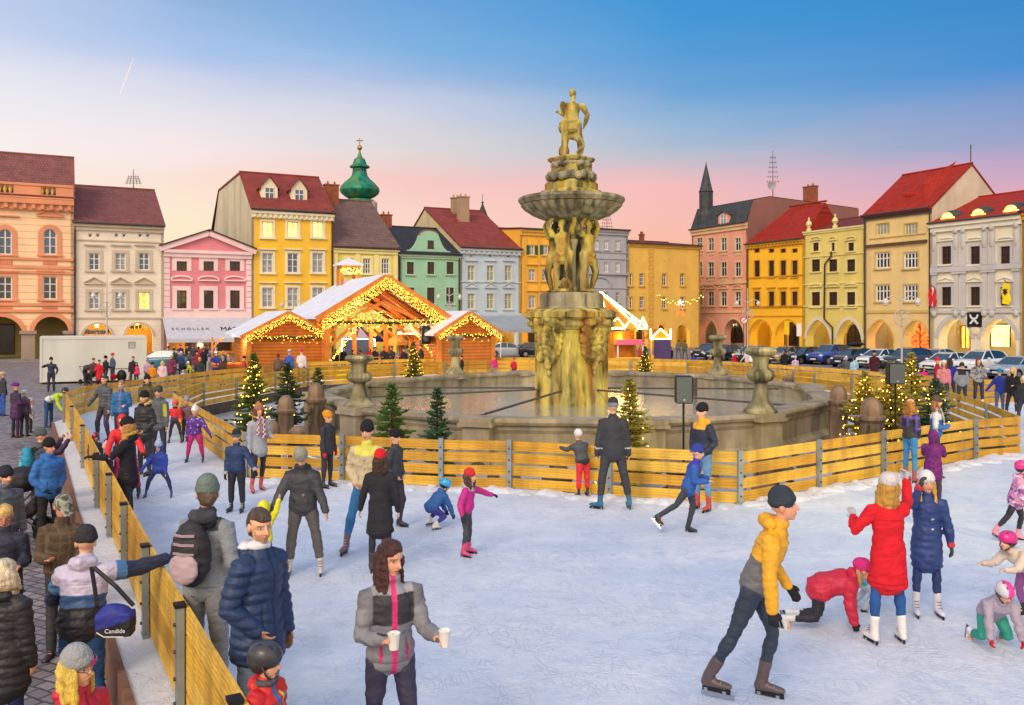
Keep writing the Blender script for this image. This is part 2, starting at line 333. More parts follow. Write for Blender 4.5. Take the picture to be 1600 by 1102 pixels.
def rink():
    outer = list(LEFT)+[Vector((6, -6)), Vector((40, -6)), Vector((40, 40))]+list(reversed(BACK[1:]))
    # ledge outside the left fence
    n = Vector((-(LEFT[0]-LEFT[-1]).y, (LEFT[0]-LEFT[-1]).x)).normalized()
    if n.x > 0: n = -n
    ledge = [p+n*.36 for p in LEFT]
    bm = bmesh.new()
    def loop(pts):
        vs = [bm.verts.new((p.x, p.y, ICE)) for p in pts]
        return [bm.edges.new((vs[i], vs[(i+1) % len(vs)])) for i in range(len(vs))]
    o2 = ledge+[Vector((6, -6)), Vector((40, -6)), Vector((40, 40))]+list(reversed(BACK[1:]))
    es = loop(o2)+loop(INNER)
    bmesh.ops.triangle_fill(bm, edges=es, use_beauty=True)
    me = bpy.data.meshes.new('rink_ice'); bm.to_mesh(me); bm.free(); me.materials.append(M_ICE)
    for p in me.polygons:
        if p.normal.z < 0: p.flip()
    o = bpy.data.objects.new('rink_ice', me); COL.objects.link(o); tag(o, kind='structure')
    # the snowy platform edge: rough timber kerb with a snow bank
    k = MB()
    for a, b in zip(ledge, ledge[1:]):
        k.bar((a.x, a.y, ICE/2+.01), (b.x, b.y, ICE/2+.01), .07, ICE+.03)
    k.build('rink_edge_board', mat('edge_board', H('#7a5a4c'), .8, .3, 6, .4)).__setitem__('kind', 'structure')
    k = MB()
    for a, b in zip(BACK, BACK[1:]):
        k.bar((a.x, a.y, ICE/2-.003), (b.x, b.y, ICE/2-.003), .08, ICE-.01)
    for a, b in zip(INNER, INNER[1:]+INNER[:1]):
        k.bar((a.x, a.y, ICE/2-.003), (b.x, b.y, ICE/2-.003), .08, ICE-.01)
    k.build('rink_base_board', mat('base_board', H('#5d5148'), .8, .3, 6, .4)).__setitem__('kind', 'structure')
    # scraped snow heaped along the foot of the inner fence
    s = MB(); rr = random.Random(5); pts = INNER[18:]+INNER[:1]
    c = sum(INNER, Vector((0, 0)))/len(INNER)
    for a, b in zip(pts, pts[1:]):
        L = (b-a).length; nn = int(L/.07); out = Vector(((b-a).y, -(b-a).x)).normalized()
        if (a+out-c).length < (a-c).length: out = -out
        for i in range(nn):
            p = a.lerp(b, (i+rr.random())/nn)+out*rr.uniform(.1, .5)
            e_ = rr.random()**2; s.ell((p.x, p.y, ICE-.02), (rr.uniform(.06, .2)+e_*.1, rr.uniform(.05, .16)+e_*.1, rr.uniform(.02, .05)+.07*e_), 8, 6, Matrix.Rotation(rr.random()*3, 3, 'Z'))
    sb_ = s.build('snow_bank', M_SNOW, smooth='all'); m_ = sb_.modifiers.new('r', 'REMESH'); m_.mode = 'VOXEL'; m_.voxel_size = .035; m_.use_smooth_shade = True; SNOWB.append(sb_)
    tag(sb_, kind='stuff', label='scraped snow heaped along the foot of the rink fence')
    # ground around the fountain
    b = sheet('fountain_surround', [(p.x, p.y) for p in INNER], .02, M_SUR)
M_SUR = ice_mat('patchy_snow_gravel', H('#dfe3ee'), H('#5b5a5c'), False)
rink()
# pavement under the arcades on both rows, with kerbs
def row_left(x): s = 17.3*(3500-x)/3500; return s
def row_right(x): s = 16.6*(x-100)/1500; return s
def WP(row, x): s = row(x); return Vector(((x-800)/s, F/s, 0))
a, b = WP(row_left, -400), WP(row_left, 1085); nrm = Vector((-.454, .891, 0))
pv = MB(); off = -nrm*4.5
pv.slab([((a+off).x, (a+off).y), ((b+off).x, (b+off).y), ((b+nrm*14).x, (b+nrm*14).y), ((a+nrm*14).x, (a+nrm*14).y)], -.2, .13)
a, b = WP(row_right, 1081), WP(row_right, 2000); nr2 = Vector((.891, .454, 0)); off = -nr2*3.2
M_PAV = mat('pavement_slabs', H('#8d8482'), .8, .15, 1, .3, brick=(.6, .6, .012, (.6, .6, .6), .85, 'xy'))
tag(pv.build('pavement', M_PAV), kind='structure')
pv = MB(); pv.slab([((a+off).x, (a+off).y), ((a+nr2*14).x, (a+nr2*14).y), ((b+nr2*14).x, (b+nr2*14).y), ((b+off).x, (b+off).y)], -.2, .14)
tag(pv.build('pavement', M_PAV), kind='structure')
# ================================================================ the two rows of houses round the square
GLASS = [mat('glass_dark', H('#20242c'), .12, .3, 1.5, .05, spec=.8), mat('glass_blue', H('#3c5068'), .12, .3, 1.5, .05, spec=.8),
         mat('glass_curtain', H('#8a8f96'), .3, .35, 4, .05, spec=.6), mat('glass_brown', H('#2e221e'), .2, .3, 3, .05, spec=.5)]
GLIT = mat('lit_window_glass', H('#ffd060'), .3, .5, 3, .05, emit=1.6)
GLIT2 = mat('lit_shop_glass', H('#ffb040'), .3, .6, 2.5, .05, emit=1.5)
def plaster(name, c, dirt=.25, brick=None, var=.07): return mat(name, H(c), .85, var, .7, .12, 9, dirt=(H('#6a5c50'), dirt, .5), brick=brick)
def tiles(name, c, var=.2): return mat(name, H(c), .8, var, 1.1, .35, 5, brick=(.24, .30, .025, (.55, .5, .5), .8, 'xz'))
M_WHT = mat('white_window_paint', H('#d9dadb'), .5, .04, 3, 0)
M_BRN = mat('brown_window_paint', H('#4a2f28'), .5, .1, 3, 0)
M_PIPE = mat('dark_downpipe', H('#3a2c28'), .5, .15, 3, .1)
M_GUT = mat('gutter_metal', H('#4a4240'), .5, .15, 3, .1)
M_BRICKC = mat('chimney_brick', H('#9a5a40'), .9, .2, 2, .3, brick=(.25, .08, .012, (.8, .75, .7), .8, 'xz'))
rb = random.Random(11)
class Bld:
    def __init__(s, name, label, row, x0, x1, wall, group=None):
        s.row, s.x0, s.x1, s.wall = row, x0, x1, wall
        s.O = WP(row, x0); e = WP(row, x1); s.L = (e-s.O).length; s.D = (e-s.O).normalized(); s.Nn = Vector((-s.D.y, s.D.x, 0))
        s.root = thing(name, label, 'building', s.O, math.atan2(s.D.y, s.D.x), group)
        s.op = []; s.lat = math.degrees
    def u(s, x): return (WP(s.row, x)-s.O).dot(s.D)
    def z(s, x, y): return CZ-(y-HY)/s.row(x)
    def zf(s, y, x=None): x = (s.x0+s.x1)/2 if x is None else x; return s.z(x, y)
    def rect(s, xc, yc, w, h): return (s.u(xc-w/2), s.u(xc+w/2), s.z(xc, yc+h/2), s.z(xc, yc-h/2))
    def deep(s, x, y, ex):
        """how far behind the facade edge at px ex the point seen at (x, y) lies (along the side wall), and its height"""
        vp = 100 if s.row is row_left else 3500
        Y0 = F/s.row(ex); Y1 = Y0*(ex-vp)/(x-vp); return max(.3, (Y1-Y0)/s.Nn.y), CZ+(HY-y)*Y1/F
    def part(s, mb, name, m, parent=None, smooth=False):
        o = mb.build(name, m, parent or s.root, smooth=smooth); return o
    def outline(s, r, arch):
        u0, u1, z0, z1 = r
        if not arch: return [(u0, z0), (u1, z0), (u1, z1), (u0, z1)]
        w = (u1-u0)/2; k, pt = arch; hh = min(w*k, (z1-z0)*.95); zs = z1-hh; n = 14; pts = [(u0, z0), (u1, z0)]
        for i in range(n+1):
            a = math.pi*i/n; cx = math.cos(a); sz = math.sin(a)**(1-.0*pt)
            sz = (1-pt)*math.sin(a)+pt*(1-abs(cx)**1.6)
            pts.append((u0+w+w*cx, zs+hh*sz))
        return pts
    def facade(s, H_, depth=10, dep=.22, gdep=.7, mats=None):
        xs = sorted({0, s.L}|{r[i] for r, a, g in s.op for i in (0, 1)}); zs = sorted({0, H_}|{r[i] for r, a, g in s.op for i in (2, 3)})
        xs = [x for x in xs if 0 <= x <= s.L]; zs = [z for z in zs if -.01 <= z <= H_]
        m = MB()
        for i in range(len(xs)-1):
            for j in range(len(zs)-1):
                cx, cz = (xs[i]+xs[i+1])/2, (zs[j]+zs[j+1])/2
                if any(r[0] < cx < r[1] and r[2] < cz < r[3] for r, a, g in s.op): continue
                m.add([(xs[i], 0, zs[j]), (xs[i+1], 0, zs[j]), (xs[i+1], 0, zs[j+1]), (xs[i], 0, zs[j+1])], [(0, 1, 2, 3)])
        for r, a, g in s.op:
            d = gdep if g else dep
            o = s.outline(r, a); n = len(o)
            for k in range(n):
                if g and k == 0: continue
                p, q = o[k], o[(k+1) % n]
                if abs(p[0]-q[0])+abs(p[1]-q[1]) < 1e-5: continue
                m.add([(p[0], 0, p[1]), (q[0], 0, q[1]), (q[0], d, q[1]), (p[0], d, p[1])], [(0, 1, 2, 3)])
            if a:
                arc = o[2:]
                for p, q in zip(arc, arc[1:]):
                    if r[3]-min(p[1], q[1]) < 1e-4: continue
                    m.add([(q[0], 0, q[1]), (p[0], 0, p[1]), (p[0], 0, r[3]), (q[0], 0, r[3])], [(0, 1, 2, 3)])
        s.H, s.depth = H_, depth
        o = m.build('wall', s.wall, s.root, fixn=False); return o
    def sides(s, poly, m=None, which=(0, 1)):
        """side walls: poly of (y, z) seen from the side"""
        for w in which:
            x = 0 if w == 0 else s.L
            b = MB(); t = .25 if w == 0 else -.25
            n = len(poly); vs = [(x+q, y, z) for q in (0, t) for y, z in poly]
            b.add(vs, [tuple(range(n)), tuple(range(n, 2*n))[::-1]]+[(k, (k+1) % n, n+(k+1) % n, n+k) for k in range(n)])
            b.build('side_wall', m or s.wall, s.root)
    def roof(s, ze, r, zr, m, back=None, over=.45, hipL=0, hipR=0, ov=.12, flat=0):
        """front slope from eave to ridge r metres behind, an optional flat run, then down behind"""
        D = back or 2*r+flat; t = .18
        sl = (zr-ze)/r
        pr = [(-over, ze-over*sl*.4), (r, zr), (r+flat, zr), (D, ze)] if flat else [(-over, ze-over*sl*.4), (r, zr), (D, ze)]
        b = MB(); L = s.L
        if not hipL and not hipR:
            n = len(pr)
            vs = [(x, y, z+dz) for dz in (0, t) for x in (-ov, L+ov) for y, z in pr]
            f = []
            for base, rev in ((0, True), (2*n, False)):
                for k in range(n-1): f.append((base+k, base+k+1, base+n+k+1, base+n+k))
            for k in range(n-1):
                f.append((k, k+1, 2*n+k+1, 2*n+k)); f.append((n+k, n+k+1, 3*n+k+1, 3*n+k))
            f.append((0, n, 3*n, 2*n)); f.append((n-1, 2*n-1, 4*n-1, 3*n-1))
            b.add(vs, f)
        else:
            vs = [(-ov, -over, ze), (L+ov, -over, ze), (L+ov, D, ze), (-ov, D, ze), (hipL, r, zr), (L-hipR, r, zr)]
            b.add(vs, [(0, 1, 5, 4), (1, 2, 5), (2, 3, 4, 5), (3, 0, 4), (0, 3, 2, 1)])
        o = b.build('roof', m, s.root)
        rc = MB(); rc.tube([(hipL-ov, r, zr+t), (L-hipR+ov, r, zr+t)], .14, 6); rc.build('ridge_cap', m, o)
        return o
    def eave(s, z, m, h=.5, p=.35, gut=True, dent=0):
        b = MB(); b.box(-.03, s.L+.03, -p, -.001, z-h*.45, z); b.box(-.01, s.L+.01, -p*.55, -.001, z-h, z-h*.45-.003)
        if dent:
            n = int(s.L/dent)
            for i in range(n): u = (i+.5)*s.L/n; b.box(u-dent*.22, u+dent*.22, -p*.85, -p*.55-.003, z-h*.9, z-h*.45-.004)
        b.build('cornice', m, s.root)
        if gut:
            g = MB(); g.tube([(-.1, -p-.12, z+.05), (s.L+.1, -p-.12, z+.05)], .11, 6); g.build('gutter', M_GUT, s.root)
    def band(s, y, m, h=.22, p=.12, x=None, name='string_course', u0=None, u1=None):
        z = s.zf(y, x); b = MB(); b.box(0 if u0 is None else u0, s.L if u1 is None else u1, -p, -.002, z-h/2, z+h/2); b.build(name, m, s.root)
    def win(s, xc, yc, w, h, trim=None, tw=.22, frame=M_WHT, glass=None, nx=2, ny=3, head=None, sill=True, arch=None, hm=None, dep=.16, sw=0, apron=None, shut=None, fw=.07, hup=.12, top=.4):
        r = s.rect(xc, yc, w, h); u0, u1, z0, z1 = r
        if u1 < .1 or u0 > s.L-.1: return
        s.op.append((r, arch, False))
        s.todo.append(lambda: s._win(r, trim, tw, frame, glass, nx, ny, head, sill, arch, hm, dep, apron, shut, fw, hup, top))
    todo = None
    def _win(s, r, trim, tw, frame, glass, nx, ny, head, sill, arch, hm, dep, apron, shut, fw, hup, top):
        u0, u1, z0, z1 = r; o = s.outline(r, arch); hm = hm or trim or M_WHT
        g = glass or rb.choice(GLASS[:3])
        pane = MB(); pane.add([(x, dep, z) for x, z in o], [tuple(range(len(o)))])
        par = pane.build('window', g, s.root, fixn=False)
        fr = MB()
        fr.box(u0, u0+fw, dep-.07, dep-.005, z0, z1-(0 if not arch else (u1-u0)/2)); fr.box(u1-fw, u1, dep-.07, dep-.005, z0, z1-(0 if not arch else (u1-u0)/2)); fr.box(u0+fw, u1-fw, dep-.07, dep-.005, z0, z0+fw)
        if not arch: fr.box(u0+fw, u1-fw, dep-.07, dep-.005, z1-fw, z1)
        else:
            arc = [Vector((x, dep-.04, z)) for x, z in o[2:]]; fr.tube(arc, .06, 4)
        for i in range(1, nx):
            u = u0+(u1-u0)*i/nx; fr.box(u-fw*.5, u+fw*.5, dep-.06, dep-.006, z0+fw, z1-fw)
        zz = [.62] if ny == 2 else [i/ny for i in range(1, ny)]
        for q in zz:
            z = z0+(z1-z0)*q; k = .5 if q != zz[-1] else .8
            for i in range(nx):
                a = u0+(u1-u0)*i/nx+fw*.55; b_ = u0+(u1-u0)*(i+1)/nx-fw*.55; fr.box(a, b_, dep-.05, dep-.007, z-fw*k/2, z+fw*k/2)
        fr.build('window_frame', frame, par)
        if trim:
            t = MB()
            if arch:
                oo = o[2:]; c = Vector(((u0+u1)/2, 0, oo[0][1]))
                for p, q in zip(oo, oo[1:]):
                    P1, Q1 = Vector((p[0], 0, p[1])), Vector((q[0], 0, q[1])); P2 = P1+(P1-c).normalized()*tw; Q2 = Q1+(Q1-c).normalized()*tw
                    vs = [v+Vector((0, y, 0)) for y in (-.06, -.002) for v in (P1, Q1, Q2, P2)]
                    t.add(vs, [(0, 1, 2, 3), (4, 5, 6, 7), (2, 3, 7, 6), (0, 1, 5, 4)])
                t.box(u0-tw, u0, -.06, -.002, z0, oo[0][1]); t.box(u1, u1+tw, -.06, -.002, z0, oo[0][1])
            else:
                t.box(u0-tw, u0, -.06, -.002, z0, z1+tw); t.box(u1, u1+tw, -.06, -.002, z0, z1+tw); t.box(u0, u1, -.058, -.002, z1, z1+tw)
            t.build('surround', trim, par)
        if sill:
            t = MB(); t.box(u0-tw-.08, u1+tw+.08, -.2, -.001, z0-.16, z0-.005); t.build('sill', hm, par)
        if head:
            t = MB(); zt = z1+(tw if trim else 0)+hup; a, b_ = u0-tw-.12, u1+tw+.12
            if head in ('flat', 'ped', 'arc'): t.box(a, b_, -.24, -.001, zt, zt+.12)
            if head == 'ped':
                t.prism([(a, zt+.123), (b_, zt+.123), ((a+b_)/2, zt+top+.12)], -.09, -.001)
                for p, q in (((a, zt+.16), ((a+b_)/2, zt+top+.16)), ((b_, zt+.16), ((a+b_)/2, zt+top+.16))): t.bar((p[0], -.13, p[1]), (q[0], -.13, q[1]), .22, .09, Vector((0, 0, 1)))
            if head == 'arc':
                pts = [Vector(((a+b_)/2-math.cos(math.pi*i/8)*(b_-a)/2, -.1, zt+.13+math.sin(math.pi*i/8)*top)) for i in range(9)]; t.tube(pts, .09, 5)
            t.build('window_head', hm, par)
        if apron:
            t = MB(); t.box(u0-.05, u1+.05, -.05, -.002, z0-.16-apron[1], z0-.17)
            n = 6
            for i in range(n): u = u0+(u1-u0)*(i+.5)/n; t.box(u-.05, u+.05, -.1, -.052, z0-.16-apron[1]*.9, z0-.2)
            t.build('apron', apron[0], par)
        if shut:
            for a, b_ in ((u0-(u1-u0)*.62, u0-.03), (u1+.03, u1+(u1-u0)*.62)):
                t = MB(); t.box(a, b_, -.1, -.04, z0, z1)
                for i in range(10): z = z0+(z1-z0)*(i+.5)/10; t.box(a+.06, b_-.06, -.13, -.102, z-.05, z+.03)
                t.build('shutter', shut, par)
    def arc(s, xl, xr, yt, k=1.0, pt=0, zb=.13):
        u0, u1 = s.u(xl), s.u(xr); z1 = s.z((xl+xr)/2, yt)
        u0 = max(u0, .02); u1 = min(u1, s.L-.02)
        s.op.append(((u0, u1, zb, z1), (k, pt), True)); return (u0, u1, zb, z1)
    def arcade(s, m, light=None, back=4.2, zt=None, col=(1, .74, .34), e=70):
        """the vaulted walk behind the arches: back wall, ceiling, ends, a lamp"""
        ar = [r for r, a, g in s.op if g]
        if not ar: return
        zt = zt or max(r[3] for r in ar)+.15
        b = MB(); b.box(.05, s.L-.05, back, back+.2, .13, zt); b.box(.05, s.L-.05, .72, back-.001, zt, zt+.15)
        b.box(.05, .25, .72, back-.002, .13, zt-.002); b.box(s.L-.25, s.L-.05, .72, back-.002, .13, zt-.002)
        o = b.build('arcade_wall', m, s.root)
        if s.row is row_left and s.x0 > 120:
            for i, r in enumerate(ar):
                c_, w_ = (r[0]+r[1])/2, (r[1]-r[0])*rb.uniform(.24, .34); s.shop(c_-w_, c_+w_, .45, 3.1, rb.choice((GLASS[0], GLASS[3], GLASS[3], GLIT2)), back-.03)
        for i, r in enumerate(ar):
            if light and i in light:
                c = s.O+s.D*((r[0]+r[1])/2)+s.Nn*2.4; c.z = zt-.55
                lm = MB(); lm.lathe([(.05, .3), (.06, .1), (.16, .05), (.18, -.1), (.1, -.2)], 8, ((r[0]+r[1])/2, 2.4, zt-.3)); lm.build('arcade_lamp', mat('lamp_glow', H('#ffc870'), .4, 0, 1, 0, emit=6), o)
                point_light('arcade_light', c+Vector((0, 0, -.35)), e, col, .15)
        return o
    def shop(s, u0, u1, z0, z1, m, y=4.17, frame=M_BRN, nx=2, name='shop_window', arch=None):
        v = s.O+s.D*((u0+u1)/2); sh = y*v.dot(s.D)/v.dot(s.Nn)       # what one sees through an arch lies along the line of sight
        if s.row is row_right or y > 4: u0 += sh; u1 += sh
        if u0 < .35 or u1 > s.L-.35: return None
        b = MB(); o = s.outline((u0, u1, z0, z1), arch); n = len(o)
        b.add([(x, y, z) for x, z in o], [tuple(range(n))]); p = b.build(name, m, s.root, fixn=False)
        f = MB(); f.box(u0-.08, u0, y-.1, y-.004, z0, z1 if not arch else z1-(u1-u0)/2); f.box(u1, u1+.08, y-.1, y-.004, z0, z1 if not arch else z1-(u1-u0)/2)
        if not arch: f.box(u0-.08, u1+.08, y-.1, y-.005, z1, z1+.1)
        for i in range(1, nx): u = u0+(u1-u0)*i/nx; f.box(u-.04, u+.04, y-.09, y-.006, z0, z1-.01)
        f.build('window_frame', frame, p); return p
    def archtrim(s, m, w=.28, names='arch_trim'):
        for r, a, g in s.op:
            if not g: continue
            oo = s.outline(r, a)[2:]; t = MB(); c = Vector(((r[0]+r[1])/2, 0, oo[0][1]))
            for p, q in zip(oo, oo[1:]):
                P1, Q1 = Vector((p[0], 0, p[1])), Vector((q[0], 0, q[1])); P2 = P1+(P1-c).normalized()*w; Q2 = Q1+(Q1-c).normalized()*w
                for v in (P2, Q2): v.x = min(max(v.x, .01), s.L-.01)
                vs = [v+Vector((0, y, 0)) for y in (-.07, -.002) for v in (P1, Q1, Q2, P2)]
                t.add(vs, [(0, 1, 2, 3), (4, 5, 6, 7), (2, 3, 7, 6), (0, 1, 5, 4)])
            t.build(names, m, s.root)
    def pipe(s, x, z1, z0=.2):
        u = s.u(x); b = MB(); b.tube([(u, -.18, z1), (u, -.18, z0)], .07, 6); b.tube([(u, -.18, z1+.25), (u, -.18, z1)], [.16, .08], 6); b.build('downpipe', M_PIPE, s.root)
    def chimney(s, u, y, z0, z1, w=.9, d=.6, m=None):
        b = MB(); b.box(u-w/2, u+w/2, y-d/2, y+d/2, z0, z1); b.box(u-w/2-.08, u+w/2+.08, y-d/2-.08, y+d/2+.08, z1+.002, z1+.15)
        for k in (-.25, .25): b.lathe([(.12, z1+.15), (.1, z1+.5)], 8, (u+k*w, y, 0))
        b.build('chimney', m or M_BRICKC, s.root)
    def dormer(s, u, y, z, w, h, m, rm, glass=None, rise=.6, back=2.5, frame=M_WHT):
        b = MB(); b.prism([(u-w/2, z), (u+w/2, z), (u+w/2, z+h), (u, z+h+rise), (u-w/2, z+h)], y, y+back); o = b.build('dormer', m, s.root)
        r_ = MB()
        for sg in (-1, 1): r_.prism([(u, z+h+rise), (u, z+h+rise+.12), (u+sg*(w/2+.25), z+h-.22+.12), (u+sg*(w/2+.25), z+h-.22)], y-.2, y+back)
        r_.build('dormer_roof', rm, o)
        p = MB(); p.add([(u-w*.24, y-.012, z+.25), (u+w*.24, y-.012, z+.25), (u+w*.24, y-.012, z+h*.95), (u-w*.24, y-.012, z+h*.95)], [(0, 1, 2, 3)]); pp = p.build('window', glass or GLASS[1], o, fixn=False)
        f = MB(); f.box(u-.035, u+.035, y-.05, y-.014, z+.25, z+h*.95); f.box(u-w*.28, u-w*.24, y-.05, y-.014, z+.2, z+h); f.box(u+w*.24, u+w*.28, y-.05, y-.014, z+.2, z+h); f.box(u-w*.24, u-.037, y-.05, y-.014, z+h*.6, z+h*.66); f.box(u+.037, u+w*.24, y-.05, y-.014, z+h*.6, z+h*.66)
        f.build('window_frame', frame, pp)
    def start(s): s.todo = []; s.op = []; return s
    def done(s, H_, **k):
        w = s.facade(H_, **k)
        for f in s.todo: f()
        return w
def antenna(name, label, pos, h, kind=0):
    t = thing(name, label, 'antenna', pos); b = MB(); b.tube([(0, 0, 0), (0, 0, h)], [.06, .03], 5)
    b.build('mast', M_GUT, t); e = MB()
    for i in range(6 if kind else 4):
        z = h*(.35+.1*i); w = .9-.1*i; e.tube([(-w, 0, z), (w, 0, z)], .025, 4); 
        for k in (-.8, -.4, .4, .8): e.tube([(k*w, 0, z-.2), (k*w, 0, z+.2)], .02, 4)
    e.build('aerial', M_GUT, t)
    if kind:
        d = MB(); d.lathe([(.02, 0), (.35, .08), (.6, .25), (.58, .26), (.3, .12), (.02, .05)], 14); o = d.build('dish', mat('dish_paint', H('#8e8e94'), .5), t); o.location = (-.3, -.3, h*.25); o.rotation_euler = (R(80), 0, 0)
    return t
# ---- 1 orange corner house -------------------------------------------------------------
TR = plaster('orange_trim', '#dc9470', .15); 
b = Bld('orange_arcaded_house', 'orange house with terracotta window surrounds and balustrade, at the left edge beyond the container', row_left, -150, 115, plaster('orange_plaster', '#f2cfa8', .1, brick=(30, .62, .035, (.72, .62, .55), 1, 'xz'))).start()
for xc in (-62, 8, 78):
    b.win(xc, 378, 21, 40, TR, .42, glass=GLASS[1], arch=(1, 0), head='ped' if xc != 8 else 'flat', hup=.7, top=.55, apron=(TR, .8), fw=.1)
    b.win(xc, 450, 22, 36, TR, .42, glass=GLASS[0], apron=(TR, .75), fw=.1, head='flat', hup=.0)
for a_ in ((-106, -50), (-36, 36), (53, 107)): b.arc(*a_, 495)
zc = b.zf(312, 60); b.done(zc, gdep=1.0)
b.arcade(plaster('khaki_plaster', '#a89a62', .3), light=()); b.archtrim(TR, .4)
b.eave(zc, TR, 1.0, .6, False, dent=.7)
m = MB(); zb, zt = zc+.05, b.zf(288, 60)
m.box(0, b.L, -.45, -.05, zb, zb+.35); m.box(0, b.L, -.5, 0, zt-.22, zt)
for xc in (-100, -48, 43, 108): u = b.u(xc); m.box(max(0, u-1.1), min(b.L, u+1.1), -.42, -.08, zb+.353, zt-.223)
m.build('parapet', TR, b.root)
for x0_, x1_ in ((-30, 24), (62, 96), (-88, -60)):
    n = int((b.u(x1_)-b.u(x0_))/.42)
    for i in range(n):
        q = MB(); q.lathe([(.1, zb+.353), (.08, zb+.45), (.17, zb+.7), (.08, zt-.4), (.12, zt-.225)], 8, (b.u(x0_)+.42*(i+.5), -.25, 0)); q.build('baluster', plaster('baluster_stone', '#d9b04a', .3), b.root, smooth=True)
for y in (405, 418, 426): b.band(y, TR, .22, .16, 60)
for y in (476, 486): b.band(y, TR, .25, .18, 60)
for xc in (-43, 44, 111):
    u = b.u(xc); m = MB(); m.box(max(0, u-.55), min(b.L, u+.55), -.12, -.003, .13, b.zf(522, 60)); m.box(max(0, u-.7), min(b.L, u+.7), -.3, -.004, b.zf(522, 60)+.002, b.zf(517, 60)); m.build('pier', plaster('grey_stone_pier', '#9b8a80', .3), b.root)
r_, zr = b.deep(109, 264, 115); b.roof(zc+.3, 7, b.zf(262, 60)+3.4*.62, tiles('dark_red_tiles', '#8a5650'))
b.sides([(0, 0), (0, zc), (7, zc+3.8), (14, zc), (14, 0)])
u = b.u(93); b.shop(u-1.6, u+1.6, 2.6, 4.4, GLASS[0]); b.shop(b.u(-5)-1.4, b.u(-5)+1.4, .4, 3.2, GLASS[3])
# ---- 2 pinkish white house ---------------------------------------------------------------
W2 = plaster('offwhite_trim', '#c2b6a2', .2)
b = Bld('white_house', 'off-white three-window house with dark red roof, between the orange and the pink house', row_left, 115, 256, plaster('offwhite_plaster', '#e0d6c8', .1, brick=(30, .45, .02, (.88, .86, .86), 1, 'xz'))).start()
for x in (147, 188, 225):
    b.win(x, 409, 17, 27, W2, .28, head='flat', hup=.4, hm=W2, fw=.1)
    b.win(x, 470, 17, 27, W2, .28, head='ped', hup=.45, top=.5, hm=W2, fw=.1, glass=GLIT2 if x == 225 else GLASS[2])
    for dx in (-6, 6): b.win(x+dx, 368, 6, 6, None, .05, sill=False, nx=1, ny=1, glass=GLASS[0])
b.arc(129, 176, 507); b.arc(196, 239, 506)
zc = b.zf(352); b.done(zc, gdep=.8); b.arcade(plaster('yellow_arcade', '#d9a63a', .2), light=(0, 1), e=70); b.archtrim(W2, .2)
b.eave(zc, W2, .6, .4); b.band(377, W2, .12); b.band(497, W2, .14)
r_, zr = b.deep(240, 300, 256); b.roof(zc+.05, r_, zr, tiles('maroon_tiles', '#86504c')); b.sides([(0, 0), (0, zc), (r_, zr), (2*r_, zc), (2*r_, 0)]); b.pipe(117, zc)
t = link('sign', None) if False else None
def signboard(b, s_, x, y, w, h, size, back, fg, yy, name='sign', lit=False):
    u, z = b.u(x), b.z(x, y); W, Hh = w/b.row(x), h/b.row(x)
    m = MB()
    if back: m.box(u-W/2, u+W/2, yy, yy+.1, z-Hh/2, z+Hh/2); o = m.build(name, back, b.root)
    else: o = b.root
    me = text_mesh(s_, size, .02); me.materials.append(fg); q = link('lettering', me, o, (u, yy-.035, z), (R(90), 0, 0)); return q
M_INK = mat('sign_ink', H('#2a2230'), .6, 0, 1, 0); M_SIGNW = mat('sign_white', H('#e2dfe4'), .5, .03, 1, 0)
signboard(b, 'Oberbank', 151, 519, 36, 7, .62, M_SIGNW, mat('sign_maroon', H('#5a2430'), .6, 0, 1, 0), 1.2)
signboard(b, 'CLUB', 217, 512, 26, 8, .7, mat('sign_board_amber', H('#8a6a20'), .6, 0, 1, 0), mat('sign_letter_amber', H('#f0c050'), .5, 0, 1, 0, emit=.8), 1.4)
antenna('tv_antenna', 'thin rake-like aerial on the ridge of the off-white house', b.O+b.D*b.u(221)+b.Nn*r_+Vector((0, 0, zr)), 2.3)
# ---- 3 pink house ------------------------------------------------------------------------
P3 = plaster('pale_pink_trim', '#e8ccd0', .1)
b = Bld('pink_house', 'pink house with a low triangular gable and pale quoins, behind the white awning', row_left, 256, 393, plaster('pink_plaster', '#d88692', .12)).start()
for x in (284, 326, 367):
    b.win(x, 416, 16, 15, P3, .42, frame=M_BRN, glass=GLASS[3], ny=1, sill=False, fw=.08)
    b.win(x, 468, 15, 28, P3, .42, frame=M_BRN, glass=GLASS[3], ny=2, head='arc', hup=.5, top=.35, sill=True, fw=.08)
zc = b.zf(396); b.op.append(((b.u(264), b.u(385), .13, b.zf(530)), None, True)); b.done(zc); b.arcade(plaster('pink_arcade', '#d9a060', .2), light=(0,), e=170)
for x0_, x1_ in ((256, 266), (384, 393)):
    m = MB(); a_, c_ = b.u(x0_), b.u(x1_); z = b.zf(498)
    while z < zc-.5: m.box(a_+.02, c_-.02, -.08, -.003, z, min(z+.5, zc-.45)); z += .55
    m.build('quoin', P3, b.root)
b.eave(zc+.25, P3, .7, .4, False); b.band(399, P3, .3, .15); b.band(490, P3, .9, .06)
m = MB(); a_, c_, tp = b.u(256)-.3, b.u(393)+.3, b.zf(366, 326); m.prism([(a_, zc+.26), (c_, zc+.26), (b.u(326), tp)], -.1, 3); g = m.build('gable', b.wall, b.root)
m = MB(); 
for p, q in (((a_-.1, zc+.3), (b.u(326), tp+.12)), ((c_+.1, zc+.3), (b.u(326), tp+.12))): m.bar((p[0], -.25, p[1]-.05), (q[0], -.25, q[1]-.05), .4, .5)
m.build('gable_moulding', P3, g)
m = MB()
for p, q in (((a_-.15, zc+.6), (b.u(326), tp+.42)), ((c_+.15, zc+.6), (b.u(326), tp+.42))): m.bar((p[0], 3.2, p[1]-.02), (q[0], 3.2, q[1]-.02), 7.6, .12)
